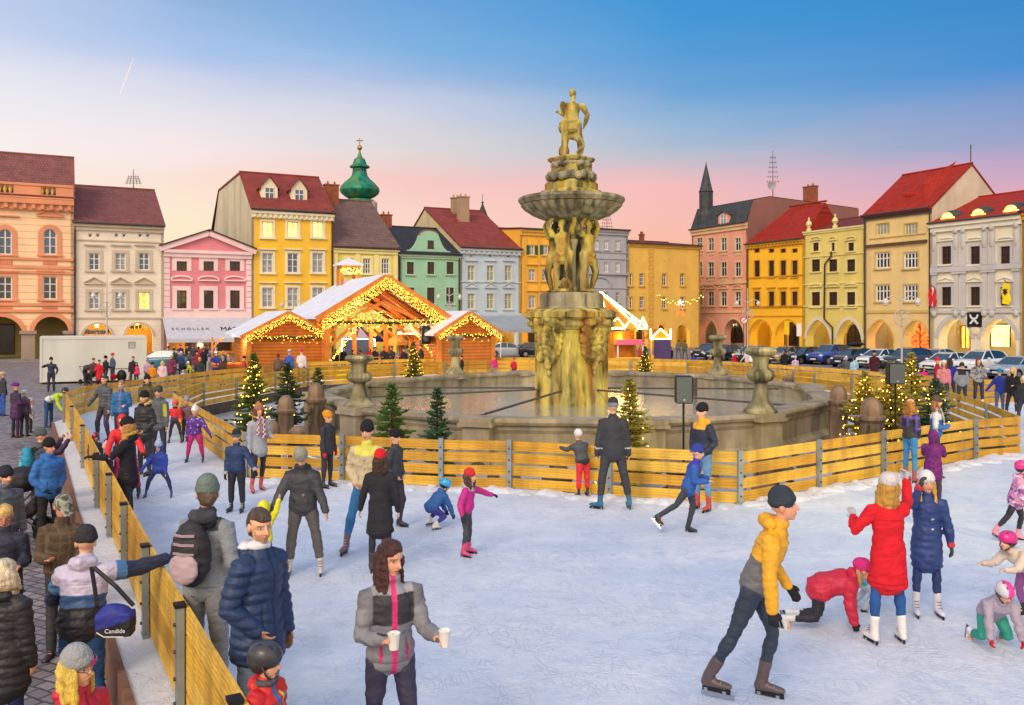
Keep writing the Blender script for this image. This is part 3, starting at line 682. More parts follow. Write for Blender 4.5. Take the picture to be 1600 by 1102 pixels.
m.build('roof', tiles('dull_tiles', '#5a3a3c'), b.root); b.sides([(0, 0), (0, zc), (8, zc), (8, 0)])
m = MB(); ua, ub = b.u(254), b.u(398); zt, zl = b.zf(497), b.zf(528)
m.add([(ua, -.1, zt), (ub, -.1, zt), (ub, -4, zl), (ua, -4, zl), (ua, -.1, zt-.06), (ub, -.1, zt-.06), (ub, -4, zl-.06), (ua, -4, zl-.06)], [(0, 1, 2, 3), (4, 5, 6, 7), (0, 1, 5, 4), (2, 3, 7, 6), (1, 2, 6, 5), (0, 3, 7, 4)])
m.box(ua, ub, -4.02, -3.98, zl-.35, zl-.065)
aw = m.build('awning', mat('awning_cloth', H('#b9bccb'), .8, .08, 2, .2), b.root)
m = MB()
for u in (ua+.1, (ua+ub)/2, ub-.1): m.tube([(u, -3.9, .13), (u, -3.9, zl-.07)], .07, 6)
m.build('awning_post', M_WHT, aw)
sl = math.atan2(zt-zl, 3.9)
for s_, x in (('S C H O L L E X', 293), ('MAT', 352)):
    me = text_mesh(s_, .5 if x < 300 else .8, .01); me.materials.append(M_INK if x > 300 else mat('sign_grey', H('#6a6a74'), .6, 0, 1, 0)); u = b.u(x)
    link('lettering', me, aw, (u, -2.3, zl+(4-2.3)/3.9*(zt-zl)+.05), (sl, 0, 0), (1, 1.3, 1))
# ---- 4 tall yellow house ------------------------------------------------------------------
W4 = plaster('cream_trim', '#e3dbc0', .1); T4 = tiles('red_brown_tiles', '#8e4038')
b = Bld('tall_yellow_house', 'tall yellow house with red roof, two white dormers and lit top-floor windows', row_left, 393, 521, plaster('yellow_plaster', '#e8bc40', .1)).start()
for i, x in enumerate((418, 457.5, 496.5)):
    b.win(x, 359, 17, 25, W4, .22, glass=GLIT, frame=W4, fw=.12, nx=2, ny=2)
    b.win(x, 411, 17, 31, W4, .22, glass=GLASS[1 if i == 1 else 2], head='flat', hup=.1, fw=.1)
    b.win(x, 465, 17, 31, W4, .22, glass=GLASS[2], head='flat', hup=.25, fw=.1)
b.arc(398, 434, 505); b.arc(440, 476, 505); b.arc(482, 516, 505)
zc = b.zf(331); b.done(zc); b.arcade(b.wall, light=(2,)); b.eave(zc, W4, .8, .45, True, dent=.5)
r_, zr = 6.4, b.deep(376, 270, 392)[1]; D = 24
b.roof(zc, r_, zr, T4, back=D+3, flat=D-r_-3); gm = plaster('weathered_gable', '#cfc4a8', .35); b.sides([(0, 0), (0, zc), (r_, zr), (D-3, zr), (D+3, zc-2), (D+3, 0)], gm); b.pipe(519, zc)
for x, y in ((431, 312), (478, 316)):
    sl = (zr-zc)/r_; yy = 1.7; u = b.u(x)-.3; b.dormer(u, yy, zc+sl*yy-.1, 1.7, 1.5, W4, T4, rise=1.1)
# ---- 5 pale yellow house under a big brown roof --------------------------------------------
W5 = plaster('pale_cream_trim', '#e6dc9a', .1)
b = Bld('pale_yellow_house', 'pale yellow house under a tall brown-purple roof, beside the tall yellow house', row_left, 521, 623, plaster('pale_yellow_plaster', '#dccb68', .1)).start()
for x in (546, 573, 602):
    b.win(x, 416, 12, 24, W5, .25, frame=M_WHT, glass=GLASS[0], nx=3, ny=3, fw=.09); b.win(x, 462, 12, 26, W5, .25, glass=GLASS[0], nx=2, ny=3)
b.arc(540, 575, 507); b.arc(582, 618, 507)
zc = b.zf(388); b.done(zc); b.arcade(b.wall, light=(0, 1)); b.eave(zc, W5, .6, .35)
for x in (524, 559, 588, 619): m = MB(); u = b.u(x); m.box(max(.01, u-.28), min(b.L-.01, u+.28), -.1, -.004, b.zf(490), zc-.61); m.build('pilaster', W5, b.root)
r_, zr = b.deep(578, 318, 623); r_ = min(r_, 10); T5 = tiles('brown_purple_tiles', '#7a605a'); b.roof(zc, r_, zr, T5); b.sides([(0, 0), (0, zc), (r_, zr), (2*r_, zc), (2*r_, 0)]); b.pipe(622, zc)
b.chimney(b.u(553), r_-1, zr-2, zr+1.6, 1.6, .8)
# ---- 6 green gabled house -------------------------------------------------------------------
G6 = plaster('pale_green_trim', '#a9c9ab', .15); T6 = tiles('slate_roof', '#33363f')
b = Bld('green_house', 'sea-green house with a curved baroque gable and brown windows', row_left, 623, 719, plaster('green_plaster', '#94c2a6', .12)).start()
for x in (641, 673, 703):
    b.win(x, 419, 11, 19, G6, .1, frame=M_BRN, glass=GLASS[3]); b.win(x, 462, 12, 25, G6, .1, frame=M_BRN, glass=GLASS[3])
b.arc(630, 660, 507); b.arc(676, 710, 507)
zc = b.zf(399); b.done(zc); b.arcade(b.wall, light=(0, 1)); b.band(400, G6, .3, .2); b.eave(zc, G6, .4, .3, False)
u0, u1 = b.u(636), b.u(704); c_ = b.u(671); zt = b.zf(361); w = (u1-u0)/2
pts = [(u0, zc+.01), (u1, zc+.01)]
for t_ in range(9): q = t_/8; pts.append((u1-w*.55*q, zc+.5+(zt-zc-1.0)*q**2.4))
for t_ in range(9): a = math.pi*t_/8; pts.append((c_+w*.42*math.cos(a), zt-.5+.5*math.sin(a)))
for t_ in range(9): q = 1-t_/8; pts.append((u0+w*.55*q, zc+.5+(zt-zc-1.0)*q**2.4))
m = MB(); m.prism(pts, 0, .4); g = m.build('gable', b.wall, b.root)
m = MB(); m.tube([(x, .2, z+.05) for x, z in pts[11:20]], .16, 6); m.build('gable_coping', tiles('coping_tiles', '#8a5a50'), g)
m = MB(); u, z = b.u(673), b.zf(382); m.box(u-.38, u+.38, -.012, -.004, z-.45, z+.45); p = m.build('window', GLASS[3], g); m = MB(); m.box(u-.42, u+.42, -.05, -.013, z-.5, z-.42); m.box(u-.03, u+.03, -.05, -.013, z-.41, z+.45); m.build('window_frame', M_BRN, p)
b.roof(zc+.1, 7, zc+3.6, T6); b.sides([(0, 0), (0, zc), (7, zc+3.6), (14, zc), (14, 0)]); b.pipe(624, zc); b.pipe(717, zc); b.chimney(b.u(622)+1, 7, zc+3, zc+5, 1.2, .8)
# ---- 7 pale blue house ------------------------------------------------------------------------
W7 = plaster('bluish_white_trim', '#b9c4cf', .12); T7 = tiles('dark_red_roof', '#8e4038')
b = Bld('pale_blue_house', 'pale blue house with pedimented windows and a steep dark red roof', row_left, 719, 813, plaster('pale_blue_plaster', '#b4c6d6', .1)).start()
for x in (736, 766, 794):
    b.win(x, 427, 11, 24, W7, .2, frame=W5, glass=GLASS[2], ny=2, head='flat', hup=.3); b.win(x, 471, 11, 24, W7, .2, frame=W5, glass=GLASS[2], ny=2, head='ped', hup=.45, top=.5)
    b.win(x, 400, 5, 5, W7, .08, sill=False, nx=1, ny=1, glass=GLASS[0])
b.arc(724, 764, 508); b.arc(770, 808, 508)
zc = b.zf(389); b.done(zc); b.arcade(plaster('yellow_arcade2', '#c9a030', .2), light=(0, 1), e=90); b.eave(zc, W7, .7, .4, True, dent=.6); b.band(492, W7, .35, .35); b.band(441, W7, .12)
r_, zr = b.deep(665, 327, 720); r_ = min(r_, 11); b.roof(zc, r_, zr, T7); b.sides([(0, 0), (0, zc), (r_, zr), (2*r_, zc), (2*r_, 0)], plaster('pale_firewall', '#cdbf94', .25)); 
b.chimney(b.u(752)+1, r_-3.5, zr-3, zr+1.2, 1.3, .9, plaster('chimney_plaster', '#a08a72', .3)); b.chimney(b.u(765), r_-1, zr-1.5, zr+1.4, 1, .8, plaster('chimney_plaster', '#a08a72', .3))
# ---- 8 amber house behind the fountain --------------------------------------------------------
W8 = plaster('amber_trim', '#d8a648', .1); GS = mat('green_shutter', H('#2f5a44'), .6)
b = Bld('amber_house', 'amber house with green shutters, half hidden behind the left of the fountain', row_left, 813, 905, plaster('amber_plaster', '#eab040', .1)).start()
for x in (831, 852, 880):
    b.win(x, 391, 8, 15, W8, .2, glass=GLASS[2], shut=GS, ny=2); b.win(x, 430, 10, 18, W8, .25, glass=GLASS[2], head='flat', hup=.25); b.win(x, 472, 10, 20, W8, .25, glass=GLASS[2], head='flat', hup=.25)
b.arc(820, 850, 509); b.arc(860, 895, 509)
zc = b.zf(359, 830); b.done(zc); b.arcade(b.wall, light=(0, 1)); b.eave(zc, W8, .7, .4)
for x in (821, 842, 862, 893): m = MB(); u = b.u(x); m.box(max(.01, u-.22), min(b.L-.01, u+.22), -.08, -.004, b.zf(495), zc-.71); m.build('pilaster', W8, b.root)
b.roof(zc, 7, zc+.6, tiles('low_red_roof', '#6e2c30')); b.sides([(0, 0), (0, zc), (7, zc+.6), (14, zc), (14, 0)])
# ---- 9 grey house ------------------------------------------------------------------------------
W9 = plaster('grey_trim', '#a6a6b0', .15)
b = Bld('grey_house', 'blue-grey house with a shallow red roof, right behind the fountain', row_left, 905, 981, plaster('grey_plaster', '#a4a8b6', .12)).start()
for x in (917, 932, 947, 965):
    b.win(x, 383, 7, 15, W9, .1, glass=GLASS[2], nx=2, ny=2, fw=.12); b.win(x, 418, 7, 16, W9, .1, glass=GLASS[2], nx=2, ny=2, fw=.12); b.win(x, 465, 6, 16, W9, .1, glass=GLASS[0], nx=2, ny=3)
b.arc(912, 940, 508); b.arc(948, 976, 508)
zc = b.zf(361, 975); b.done(zc); b.arcade(b.wall, light=(0,)); b.eave(zc, W9, .6, .4); b.band(394, W9, .12); b.band(404, W9, .12); b.band(428, W9, .2, .3); b.band(450, W9, .12)
m = MB(); c_ = b.u(937); z = b.zf(448); m.tube([(c_+1.6*math.cos(math.pi*i/10), -.06, z+1.2*math.sin(math.pi*i/10)) for i in range(11)], .14, 6); m.build('arch_moulding', W9, b.root)
b.roof(zc, 6, zc+.7, tiles('low_red_roof', '#6e2c30')); b.sides([(0, 0), (0, zc), (6, zc+.7), (14, zc), (14, 0)])
# ---- 10 tan corner building -----------------------------------------------------------------------
W10 = plaster('tan_trim', '#c9a04c', .1)
b = Bld('tan_corner_building', 'plain ochre building with small windows in the far corner of the square', row_left, 981, 1094, plaster('tan_plaster', '#d8b058', .15)).start()
for x in (984.5, 1002.5, 1038, 1066):
    b.win(x, 437, 6.5, 19, W10, .1, glass=GLASS[0], nx=2, ny=3, sill=True); b.win(x, 473, 6.5, 18, W10, .1, glass=GLASS[0], nx=2, ny=3)
for x in (994, 1038, 1065): b.win(x, 409, 2, 3, None, 0, sill=False, nx=1, ny=1, glass=GLASS[3])
b.arc(1027, 1043, 507); b.arc(1057, 1078, 507); b.arc(987, 1012, 509)
zc = b.zf(382, 1020); b.done(zc); b.arcade(b.wall, light=(0, 1, 2), e=90); b.eave(zc, W10, .4, .3)
m = MB(); u = b.u(1017)
z = .13
while z < zc-.6: w = .32 if int(z*2) % 2 else .42; m.box(u-w, u+w, -.1, -.003, z, z+.46); z += .5
m.build('quoin', W10, b.root)
b.roof(zc, 7, zc+.9, tiles('low_red_roof', '#6e2c30')); b.sides([(0, 0), (0, zc), (7, zc+.9), (14, zc), (14, 0)]); b.chimney(u, 2, zc, zc+1.3, .5, .5)
antenna('mast_antenna', 'thin mast with a pale dish above the ochre corner building', b.O+b.D*b.u(996)+b.Nn*7+Vector((0, 0, zc+.8)), 4.5, 1)
# ================================================================ right row
R1 = plaster('cream_salmon_trim', '#d8b48a', .15)
b = Bld('salmon_house', 'salmon pink house with a dark mansard roof and a slate turret on its corner', row_right, 1081, 1168, plaster('salmon_plaster', '#dd9c86', .12)).start()
for x in (1093, 1111, 1131, 1153):
    b.win(x, 382, 9, 20, R1, .2, frame=M_WHT, glass=GLASS[0], ny=2, fw=.08, apron=(R1, .5)); b.win(x, 421, 9, 22, R1, .2, glass=GLASS[0], ny=2, apron=(R1, .5)); b.win(x, 467, 9, 22, R1, .25, glass=GLASS[0], ny=2, head='arc', hup=.1)
b.arc(1092, 1121, 499, 1.1, .1); b.arc(1131, 1162, 499, 1.1, .1)
zc = b.zf(354); b.done(zc, gdep=1.2); b.arcade(plaster('pale_arcade', '#b9a89a', .2), light=(0,), back=3.6); b.archtrim(R1, .25)
u = b.u(1107); b.shop(u-1.6, u+1.2, .5, 4, GLIT2, 3.55); u = b.u(1148); b.shop(u-1.8, u+1.8, .5, 4, GLASS[3], 3.55)
b.eave(zc, R1, .8, .4); b.band(443, R1, .35, .2); b.band(488, R1, .25)
MS = mat('mansard_slate', H('#43474a'), .6, .25, 1.5, .3, brick=(.3, .4, .02, (.6, .6, .6), .75, 'xz')); FW = plaster('brick_firewall', '#8c5c58', .4)
r1, z1_ = b.deep(1180, 311, 1171); r2, z2 = b.deep(1206, 306, 1171); r3, z3 = b.deep(1345, 325, 1171)
m = MB(); n_ = [( -.3, zc), (r1, z1_), (r2, z2), (r3, z3+.0)]
m.add([(x, y, z) for x in (0, b.L) for y, z in n_], [(0, 1, 5, 4), (1, 2, 6, 5), (2, 3, 7, 6)]); m.build('roof', MS, b.root); b.sides([(0, 0), (0, zc), (r1, z1_-.08), (r2, z2-.08), (r3, z3-.08), (r3, 0)], FW)
b.dormer(b.u(1132), -.15, zc, 2.2, 1.6, b.wall, MS, GLASS[2], rise=.3, back=3)
# turret
m = MB(); u = b.u(1090); zt0, zt1, zt2 = zc, b.z(1097, 295)-.4, b.z(1097, 254)
m.lathe([(1.35, zt0), (1.35, b.z(1097, 334)), (1.0, b.z(1097, 328)), (1.0, zt1), (1.12, zt1+.1), (.95, zt1+.3), (.06, zt2), (.03, zt2+.3)], 8, (u+.4, 1.2, 0), rot=.39); m.build('turret', MS, b.root)
antenna('roof_antenna', 'tall bristling aerial mast with a dish on the salmon house roof', b.O+b.D*(b.L-.5)+b.Nn*(r2+1)+Vector((0, 0, z2-.2)), 6.5, 1)
u = b.L-.6; b.chimney(u, r2+8, z2-1.5, z2+1.8, 1.8, 1)
# ---- yellow
W12 = plaster('deep_yellow_trim', '#c9952c', .15)
b = Bld('golden_house', 'low golden yellow house with a bright red roof, beside the salmon house', row_right, 1168, 1256, plaster('golden_plaster', '#efb82e', .1)).start()
for x in (1183, 1205.5, 1224, 1242):
    b.win(x, 392, 8, 6, W12, .08, frame=M_BRN, glass=GLASS[3], ny=1, sill=False); b.win(x, 420, 8.5, 25, W12, .12, frame=M_BRN, glass=GLASS[0], ny=2); b.win(x, 467, 8.5, 22, W12, .16, frame=M_BRN, glass=GLASS[0], ny=2, head='flat', hup=.3)
b.arc(1173, 1205, 501, 1.0, .1); b.arc(1214, 1249, 501, 1.0, .1)
zc = b.zf(378); b.done(zc, gdep=1.2); b.arcade(b.wall, light=(0, 1), back=3.6, e=60); b.archtrim(W12, .2)
u = b.u(1188); b.shop(u-1.4, u+1.4, .9, 4, GLASS[3], 3.55); u = b.u(1232); b.shop(u-2.2, u-.6, .5, 3.4, M_WHT, 3.55, nx=1); b.shop(u+.2, u+1.8, .2, 3.4, GLASS[0], 3.55, nx=1)
b.eave(zc, W12, .6, .4, True, dent=.6); b.band(432, W12, .14); b.band(479, W12, .2, .2); b.band(494, W12, .14)
TR2 = tiles('bright_red_tiles', '#a02a1c', .15); r_, zr = b.deep(1290, 339, 1256); r_ = min(r_, 9); b.roof(zc, r_, b.zf(348, 1230)+2.4, TR2, hipL=4); b.sides([(0, 0), (0, zc), (r_, zc+.1), (16, zc), (16, 0)]); b.pipe(1169, zc)
# ---- light yellow
W13 = plaster('light_cream_trim', '#d8cc8c', .1)
b = Bld('lemon_house', 'pale lemon house with a flat parapet, small urns and pointed arcade arches', row_right, 1256, 1351, plaster('lemon_plaster', '#d6c470', .1)).start()
for x in (1275, 1302, 1330):
    b.win(x, 386, 9 if x != 1302 else 5, 13, W13, .22, frame=M_BRN, glass=GLASS[3], ny=2, head='arc', hup=.05, top=.3, hm=W13); b.win(x, 415, 13, 19, W13, .2, frame=M_BRN, glass=GLASS[3], nx=3); b.win(x, 468, 13, 23, W13, .28, frame=M_BRN, glass=GLASS[3], nx=3, head='arc', hup=.3, top=.25, hm=W13)
b.arc(1260, 1297, 500, 1.25, .35); b.arc(1307, 1346, 500, 1.25, .35)
zc = b.zf(357); b.done(zc, gdep=1.2); b.arcade(plaster('arcade_yellow3', '#cfa840', .2), light=(0, 1), back=3.6, e=60); b.archtrim(plaster('arch_white', '#cfc9c0', .1), .35)
u = b.u(1274); b.shop(u-.8, u+1.2, .5, 3.6, M_WHT, 3.55, nx=1); u = b.u(1322); b.shop(u-1.6, u-.4, .15, 3.2, GLASS[3], 3.55, nx=1, arch=(1, 0)); b.shop(u+.2, u+2.4, .5, 3.2, GLASS[0], 3.55, arch=(1, 0))
b.eave(zc, W13, .4, .25, False); b.band(399, W13, .1); b.band(443, W13, .14); b.band(478, W13, .14)
for x in (1262, 1303): m = MB(); m.lathe([(.3, zc), (.3, zc+.3), (.15, zc+.45), (.38, zc+.85), (.25, zc+1.2), (.08, zc+1.35), (.12, zc+1.6), (.02, zc+1.75)], 10, (b.u(x), .2, 0)); m.build('roof_urn', W13, b.root, smooth=True)
b.roof(zc-.3, 6, zc+1.6, tiles('dull_red_tiles', '#7a3530'), over=-.4); b.sides([(0, 0), (0, zc-.3), (6, zc+1.5), (12, zc), (12, 0)])
m = MB(); u = b.u(1300); m.tube([(b.u(1301), -.25, b.zf(393)), (b.u(1301), -.25, b.zf(400)), (b.u(1291), -.25, b.zf(412)), (b.u(1290), -.25, b.zf(498)), (b.u(1303), -.25, b.zf(512)), (b.u(1303), -.25, .2)], .1, 6); m.build('downpipe', M_PIPE, b.root)
# ---- beige with big red roof
W14 = plaster('beige_trim', '#c8ac6c', .15); RT = tiles('vivid_red_tiles', '#a62814', .15)
b = Bld('beige_house', 'beige house with shuttered twin windows and a large vivid red roof', row_right, 1351, 1456, plaster('beige_plaster', '#dcc084', .1)).start()
for x in (1379.5, 1423.5):
    b.win(x, 358, 20, 18, W14, .1, frame=W13, glass=GLASS[2], nx=4, ny=1, sill=False, fw=.1); b.win(x, 407, 22, 25, W14, .15, frame=M_WHT, glass=GLASS[0], nx=4, ny=2, fw=.14); b.win(x, 458, 22, 26, W14, .15, frame=M_WHT, glass=GLASS[0], nx=4, ny=2, fw=.14)
b.arc(1355, 1396, 501, 1.25, .3); b.arc(1411, 1452, 501, 1.25, .3)
zc = b.zf(332); b.done(zc, gdep=1.3); b.arcade(plaster('arcade_beige', '#c9a858', .2), light=(0, 1), back=3.6, e=70); b.archtrim(W14, .18)
u = b.u(1370); b.shop(u-1.2, u+.9, .15, 3.4, GLASS[0], 3.55, arch=(1, 0)); u = b.u(1432)
SH = mat('colourful_shop_display', H('#e8682c'), .4, .9, 3.2, .1, emit=.9); b.shop(u-1.9, u+1.7, .3, 3.9, SH, 3.55, nx=3)
m = MB(); m.box(b.u(1446)-.3, b.u(1446)+.35, 2.8, 3.5, .2, 3); m.build('green_banner', mat('green_banner_cloth', H('#2f9a4a'), .6), b.root)
b.eave(zc, M_GUT, .5, .4); b.band(381, mat('dark_ledge', H('#5c4432'), .7), .3, .3, u0=b.L*.04, u1=b.L*.94); b.band(487, W14, .3); b.band(369, W14, .12, u0=b.L*.08, u1=b.L*.92); b.pipe(1353, zc); b.pipe(1454, zc)
rr1, zr1 = b.deep(1519, 258, 1457); rr1 = min(rr1, 13)
zr_ = b.zf(290, 1400)+5.2
zr1 = CZ+(HY-258)*(F/row_right(1456)+b.Nn.y*rr1)/F
b.roof(zc, rr1, zr1, RT); b.sides([(0, 0), (0, zc), (rr1, zr1), (rr1*1.5, zr1*.5+zc*.5), (rr1*2.2, zc+1), (rr1*2.2, 0)], plaster('white_firewall', '#c9bfae', .25))
m = MB(); sl = (zr1-zc)/rr1; ua, uc, ub_ = b.u(1362), b.u(1436), b.u(1452); y1_ = 1.0; hz = zc+sl*7.6
m.add([(ua, .2, zc+sl*.2+.2), (ub_-.6, .2, zc+sl*.2+.2), ((ua+ub_)/2+1.0, 2.6, zc+sl*2.6+1.3), ((ua+ub_)/2+1.6, 7.2, zc+sl*7.2+.22)], [(0, 1, 2), (1, 3, 2), (0, 2, 3)]); m.build('roof_dormer', RT, b.root)
m = MB(); m.ell((b.u(1408), 1.8, zc+sl*1.8+.45), (1.2, .6, .45), 12, 7); m.build('eyebrow_vent', RT, b.root, smooth=True)
m = MB(); m.tube([(b.L-.1, rr1, zr1), (b.L-.1, rr1, zr1+2.2)], .06, 5); m.build('lightning_rod', M_GUT, b.root)
# ---- grey baroque bank
W15 = plaster('white_stucco', '#dedacb', .1); S15 = plaster('grey_stucco', '#bcbabb', .12)
b = Bld('white_baroque_house', 'white and grey stucco house with pilasters, three lit eyebrow dormers and a black cross sign', row_right, 1456, 1597, plaster('white_baroque_plaster', '#ddd4bc', .12)).start()
for x in (1479, 1524, 1571):
    b.win(x, 399, 15, 28, S15, .28, frame=M_BRN, glass=GLASS[3], head='arc', hup=.25, top=.2, hm=W15); b.win(x, 463, 15, 29, S15, .28, frame=M_BRN, glass=GLASS[3], head='ped', hup=.2, top=.3, hm=W15)
b.arc(1467, 1517, 498, 1.1, .25); b.arc(1533, 1587, 498, 1.1, .25)
zc = b.zf(343); b.done(zc, gdep=1.3)
ba = b.arcade(plaster('arcade_cream', '#cdb98a', .2), light=(0, 1), back=3.6, e=110); b.archtrim(S15, .45)
u = b.u(1483); b.shop(u-.9, u+.6, .15, 3.3, mat('maroon_door', H('#3a1a1e'), .5), 3.55, nx=2, name='door', arch=(1, .2)); u = b.u(1562)
b.shop(u-.9, u+1.1, 1.0, 3.2, mat('bank_screen', H('#c8f0a8'), .3, .3, 1, 0, emit=.7), 3.55, nx=1); b.shop(b.u(1507)-.3, b.u(1507)+.6, .8, 3.0, GLIT2, 3.5)
b.eave(zc, W15, .9, .5); b.band(417+2, S15, .5, .3); b.band(487, S15, .3, .2); b.band(354, W15, .12)
zsp = (b.zf(486), b.zf(422), b.zf(415), b.zf(350))
for x in (1461, 1494.5, 1506, 1539, 1551, 1589):
    u = b.u(x)
    for k, (za, zb_) in enumerate(((zsp[0], zsp[1]), (zsp[2], zsp[3]))):
        m = MB(); w = .3; m.box(u-w, u+w, -.14, -.003, za+.3, zb_-.3); m.box(u-w*1.3, u+w*1.3, -.2, -.004, za+.02, za+.297); m.box(u-w*1.35, u+w*1.35, -.26, -.004, zb_-.297, zb_-.02)
        if k: m.ell((u, -.15, (za+zb_)/2+.4), (w*.95, .16, .8), 8, 6); m.ell((u, -.2, zb_-.5), (w*.9, .2, .3), 8, 6)
        else: m.ell((u, -.16, za-.25), (w, .2, .35), 8, 6)
        m.build('pilaster', S15, b.root)
r_ = 7.5; zr = CZ+(HY-292)*(F/row_right(1597)+b.Nn.y*r_)/F; b.roof(zc, r_, zr, RT); b.sides([(0, 0), (0, zc), (r_, zr), (15, zc), (15, 0)]); sl = (zr-zc)/r_
for x in (1478, 1526, 1577):
    u = b.u(x); m = MB(); yy = .7; m.ell((u, yy+.6, zc+sl*yy+.35), (.95, 1.1, .75), 14, 8); d_o = m.build('eyebrow_dormer', MS, b.root, smooth=True)
    m = MB(); m.add([(u+.62*math.cos(math.pi*i/10), yy-.52, zc+sl*yy+.28+.48*math.sin(math.pi*i/10)) for i in range(11)], [tuple(range(11))]); m.box(u-.7, u+.7, yy-.6, yy-.3, zc+sl*yy+.16, zc+sl*yy+.27)
    m.build('window', GLIT, d_o, fixn=False)
# the square black sign with a white crossed-gable emblem
u, z = b.u(1524), b.zf(499, 1524); m = MB(); m.box(u-.75, u+.75, -.2, -.05, z-.75, z+.75); so = m.build('sign', mat('black_sign', H('#16161a'), .4), b.root)
m = MB()
for sg in (-1, 1):
    m.prism([(u+sg*a_, z+c_) for a_, c_ in ((-.5, -.42), (-.3, -.5), (.12, -.02), (.34, .05), (.5, .42), (.36, .5), (.22, .2), (-.02, .12))], -.235-.01*(sg+1), -.202)
m.build('emblem', M_WHT, so)
m = MB(); m.ell((u, -.06, b.zf(516, 1524)), (.55, .12, .55), 14, 7); m.build('round_medallion', plaster('cream_disc', '#d8d0b0', .1), b.root, smooth=True)
m = MB(); u, z = b.u(1562), b.zf(536, 1562)
for sg in (-1, 1): m.bar((u-sg*.55+.1, 3.4, z-.3), (u+sg*.55+.1, 3.4, z+.35), .05, .16)
m.build('crossed_emblem', mat('black_sign', H('#16161a'), .4), b.root)
def flag(name, label, x, y0, y1, w, bands, lean=.35):
    t = thing(name, label, 'flag', b.O+b.D*b.u(x)+Vector((0, 0, 0)), b.root.rotation_euler.z)
    za, zb_ = b.z(x, y1), b.z(x, y0); m = MB(); m.tube([(0, 0, zb_-.1), (.1, -1.0, zb_+.35)], .04, 6); m.build('pole', M_GUT, t)
    W = w/b.row(x); n = 12; k = len(bands)
    for j, c in enumerate(bands):
        m = MB(); vs = []
        for i in range(n+1):
            for q in (j/k, (j+1)/k): vs.append((.05+W*(q-.5)+.06*math.sin(i*.9), -.55-.14*math.sin(q*9+i*.25), zb_+.1+(za-zb_)*i/n-.15*q))
        m.add(vs, [(2*i, 2*i+1, 2*i+3, 2*i+2) for i in range(n)]); m.build('cloth_stripe', c, t, smooth=True, fixn=False)
    return t, zb_
RED = mat('flag_red', H('#c01a28'), .7); YEL = mat('flag_yellow', H('#ecd21c'), .7); WH = mat('flag_white', H('#e6e4e8'), .7)
flag('flag', 'red and white striped flag hanging at the left edge of the white stucco house', 1462, 450, 479, 11, [RED, WH, RED])
t, z = flag('flag', 'yellow flag with a black mark hanging beside the right window of the white stucco house', 1577, 443, 476, 11, [YEL])
m = MB(); m.ell((.05, -.72, z-.8), (.16, .03, .3), 8, 6); m.bar((-.2, -.7, z-.6), (.3, -.72, z-.95), .03, .08); m.bar((.3, -.72, z-.6), (-.2, -.7, z-.95), .03, .08); m.build('emblem', M_INK, t)
# ---- last yellow house at the frame edge
b = Bld('ochre_house', 'ochre house cut off by the right edge beside the white stucco house', row_right, 1597, 1760, plaster('ochre_plaster', '#d0a040', .15)).start()
for x in (1625, 1680, 1730): b.win(x, 399, 16, 28, W12, .2, glass=GLASS[0]); b.win(x, 463, 16, 28, W12, .2, glass=GLASS[0])
zc = b.zf(330, 1610); b.done(zc); b.eave(zc, W12, .8, .4); b.roof(zc, 7, zc+5, RT); b.sides([(0, 0), (0, zc), (7, zc+5), (14, zc), (14, 0)])
# red roof far behind, right
m = MB()
# ---- church tower with a green onion dome, behind the row
def church():
    c = PD(562, 345, 118); t = thing('church_tower', 'church tower with a patinated green onion dome behind the brown roof', 'church tower', (c.x, c.y, 0))
    k = 118/F
    def zy(y): return CZ+(HY-y)*k
    def rx(w): return w/2*k
    m = MB(); m.lathe([(2.4, 0), (2.4, zy(316))], 8, rot=.39); m.build('shaft', W2, t)
    cop = mat('copper_patina', H('#1f7a64'), .5, .35, 1.2, .2, 6, metal=.2, dirt=(H('#8aa028'), .5, .6))
    prof = [(40, 318), (46, 315), (44, 313), (30, 311), (44, 308), (56, 303), (60, 298), (58, 293), (46, 286), (32, 280), (24, 275), (21, 268), (20, 264), (30, 262), (30, 260), (21, 257), (19, 253), (16, 249), (8, 246), (4, 240), (2, 234), (1.2, 228)]
    m = MB(); m.lathe([(rx(w), zy(y)) for w, y in prof], 24, flute=.04, nfl=12); m.build('onion_dome', cop, t, smooth=30)
    gold = mat('gilded_metal', H('#b98a3a'), .3, .1, 1, 0, metal=.8); m = MB(); m.ell((0, 0, zy(231)), .35, 10, 7); m.tube([(0, 0, zy(231)), (0, 0, zy(216))], .07, 5); m.tube([(-.45, 0, zy(220)), (.45, 0, zy(220))], .07, 5); m.build('cross', gold, t)
    m = MB()
    for a in range(8):
        an = a*math.pi/4; m.box(rx(20)-.02, rx(20)+.06, -.25, .25, zy(275), zy(266), Matrix.Rotation(an, 4, 'Z'))
    m.build('lantern_opening', GLASS[3], t)
church()
def spire():
    c = PD(754, 340, 150); t = thing('distant_spire', 'thin dark spire far behind the dark red roof', 'spire', (c.x, c.y, 0)); k = 150/F
    m = MB(); m.lathe([(1.2, 0), (1.2, CZ+(HY-340)*k), (.9, CZ+(HY-338)*k), (.08, CZ+(HY-318)*k), (.3, CZ+(HY-317)*k), (.05, CZ+(HY-315)*k), (.03, CZ+(HY-303)*k)], 8); m.build('spire', MS, t)
spire()
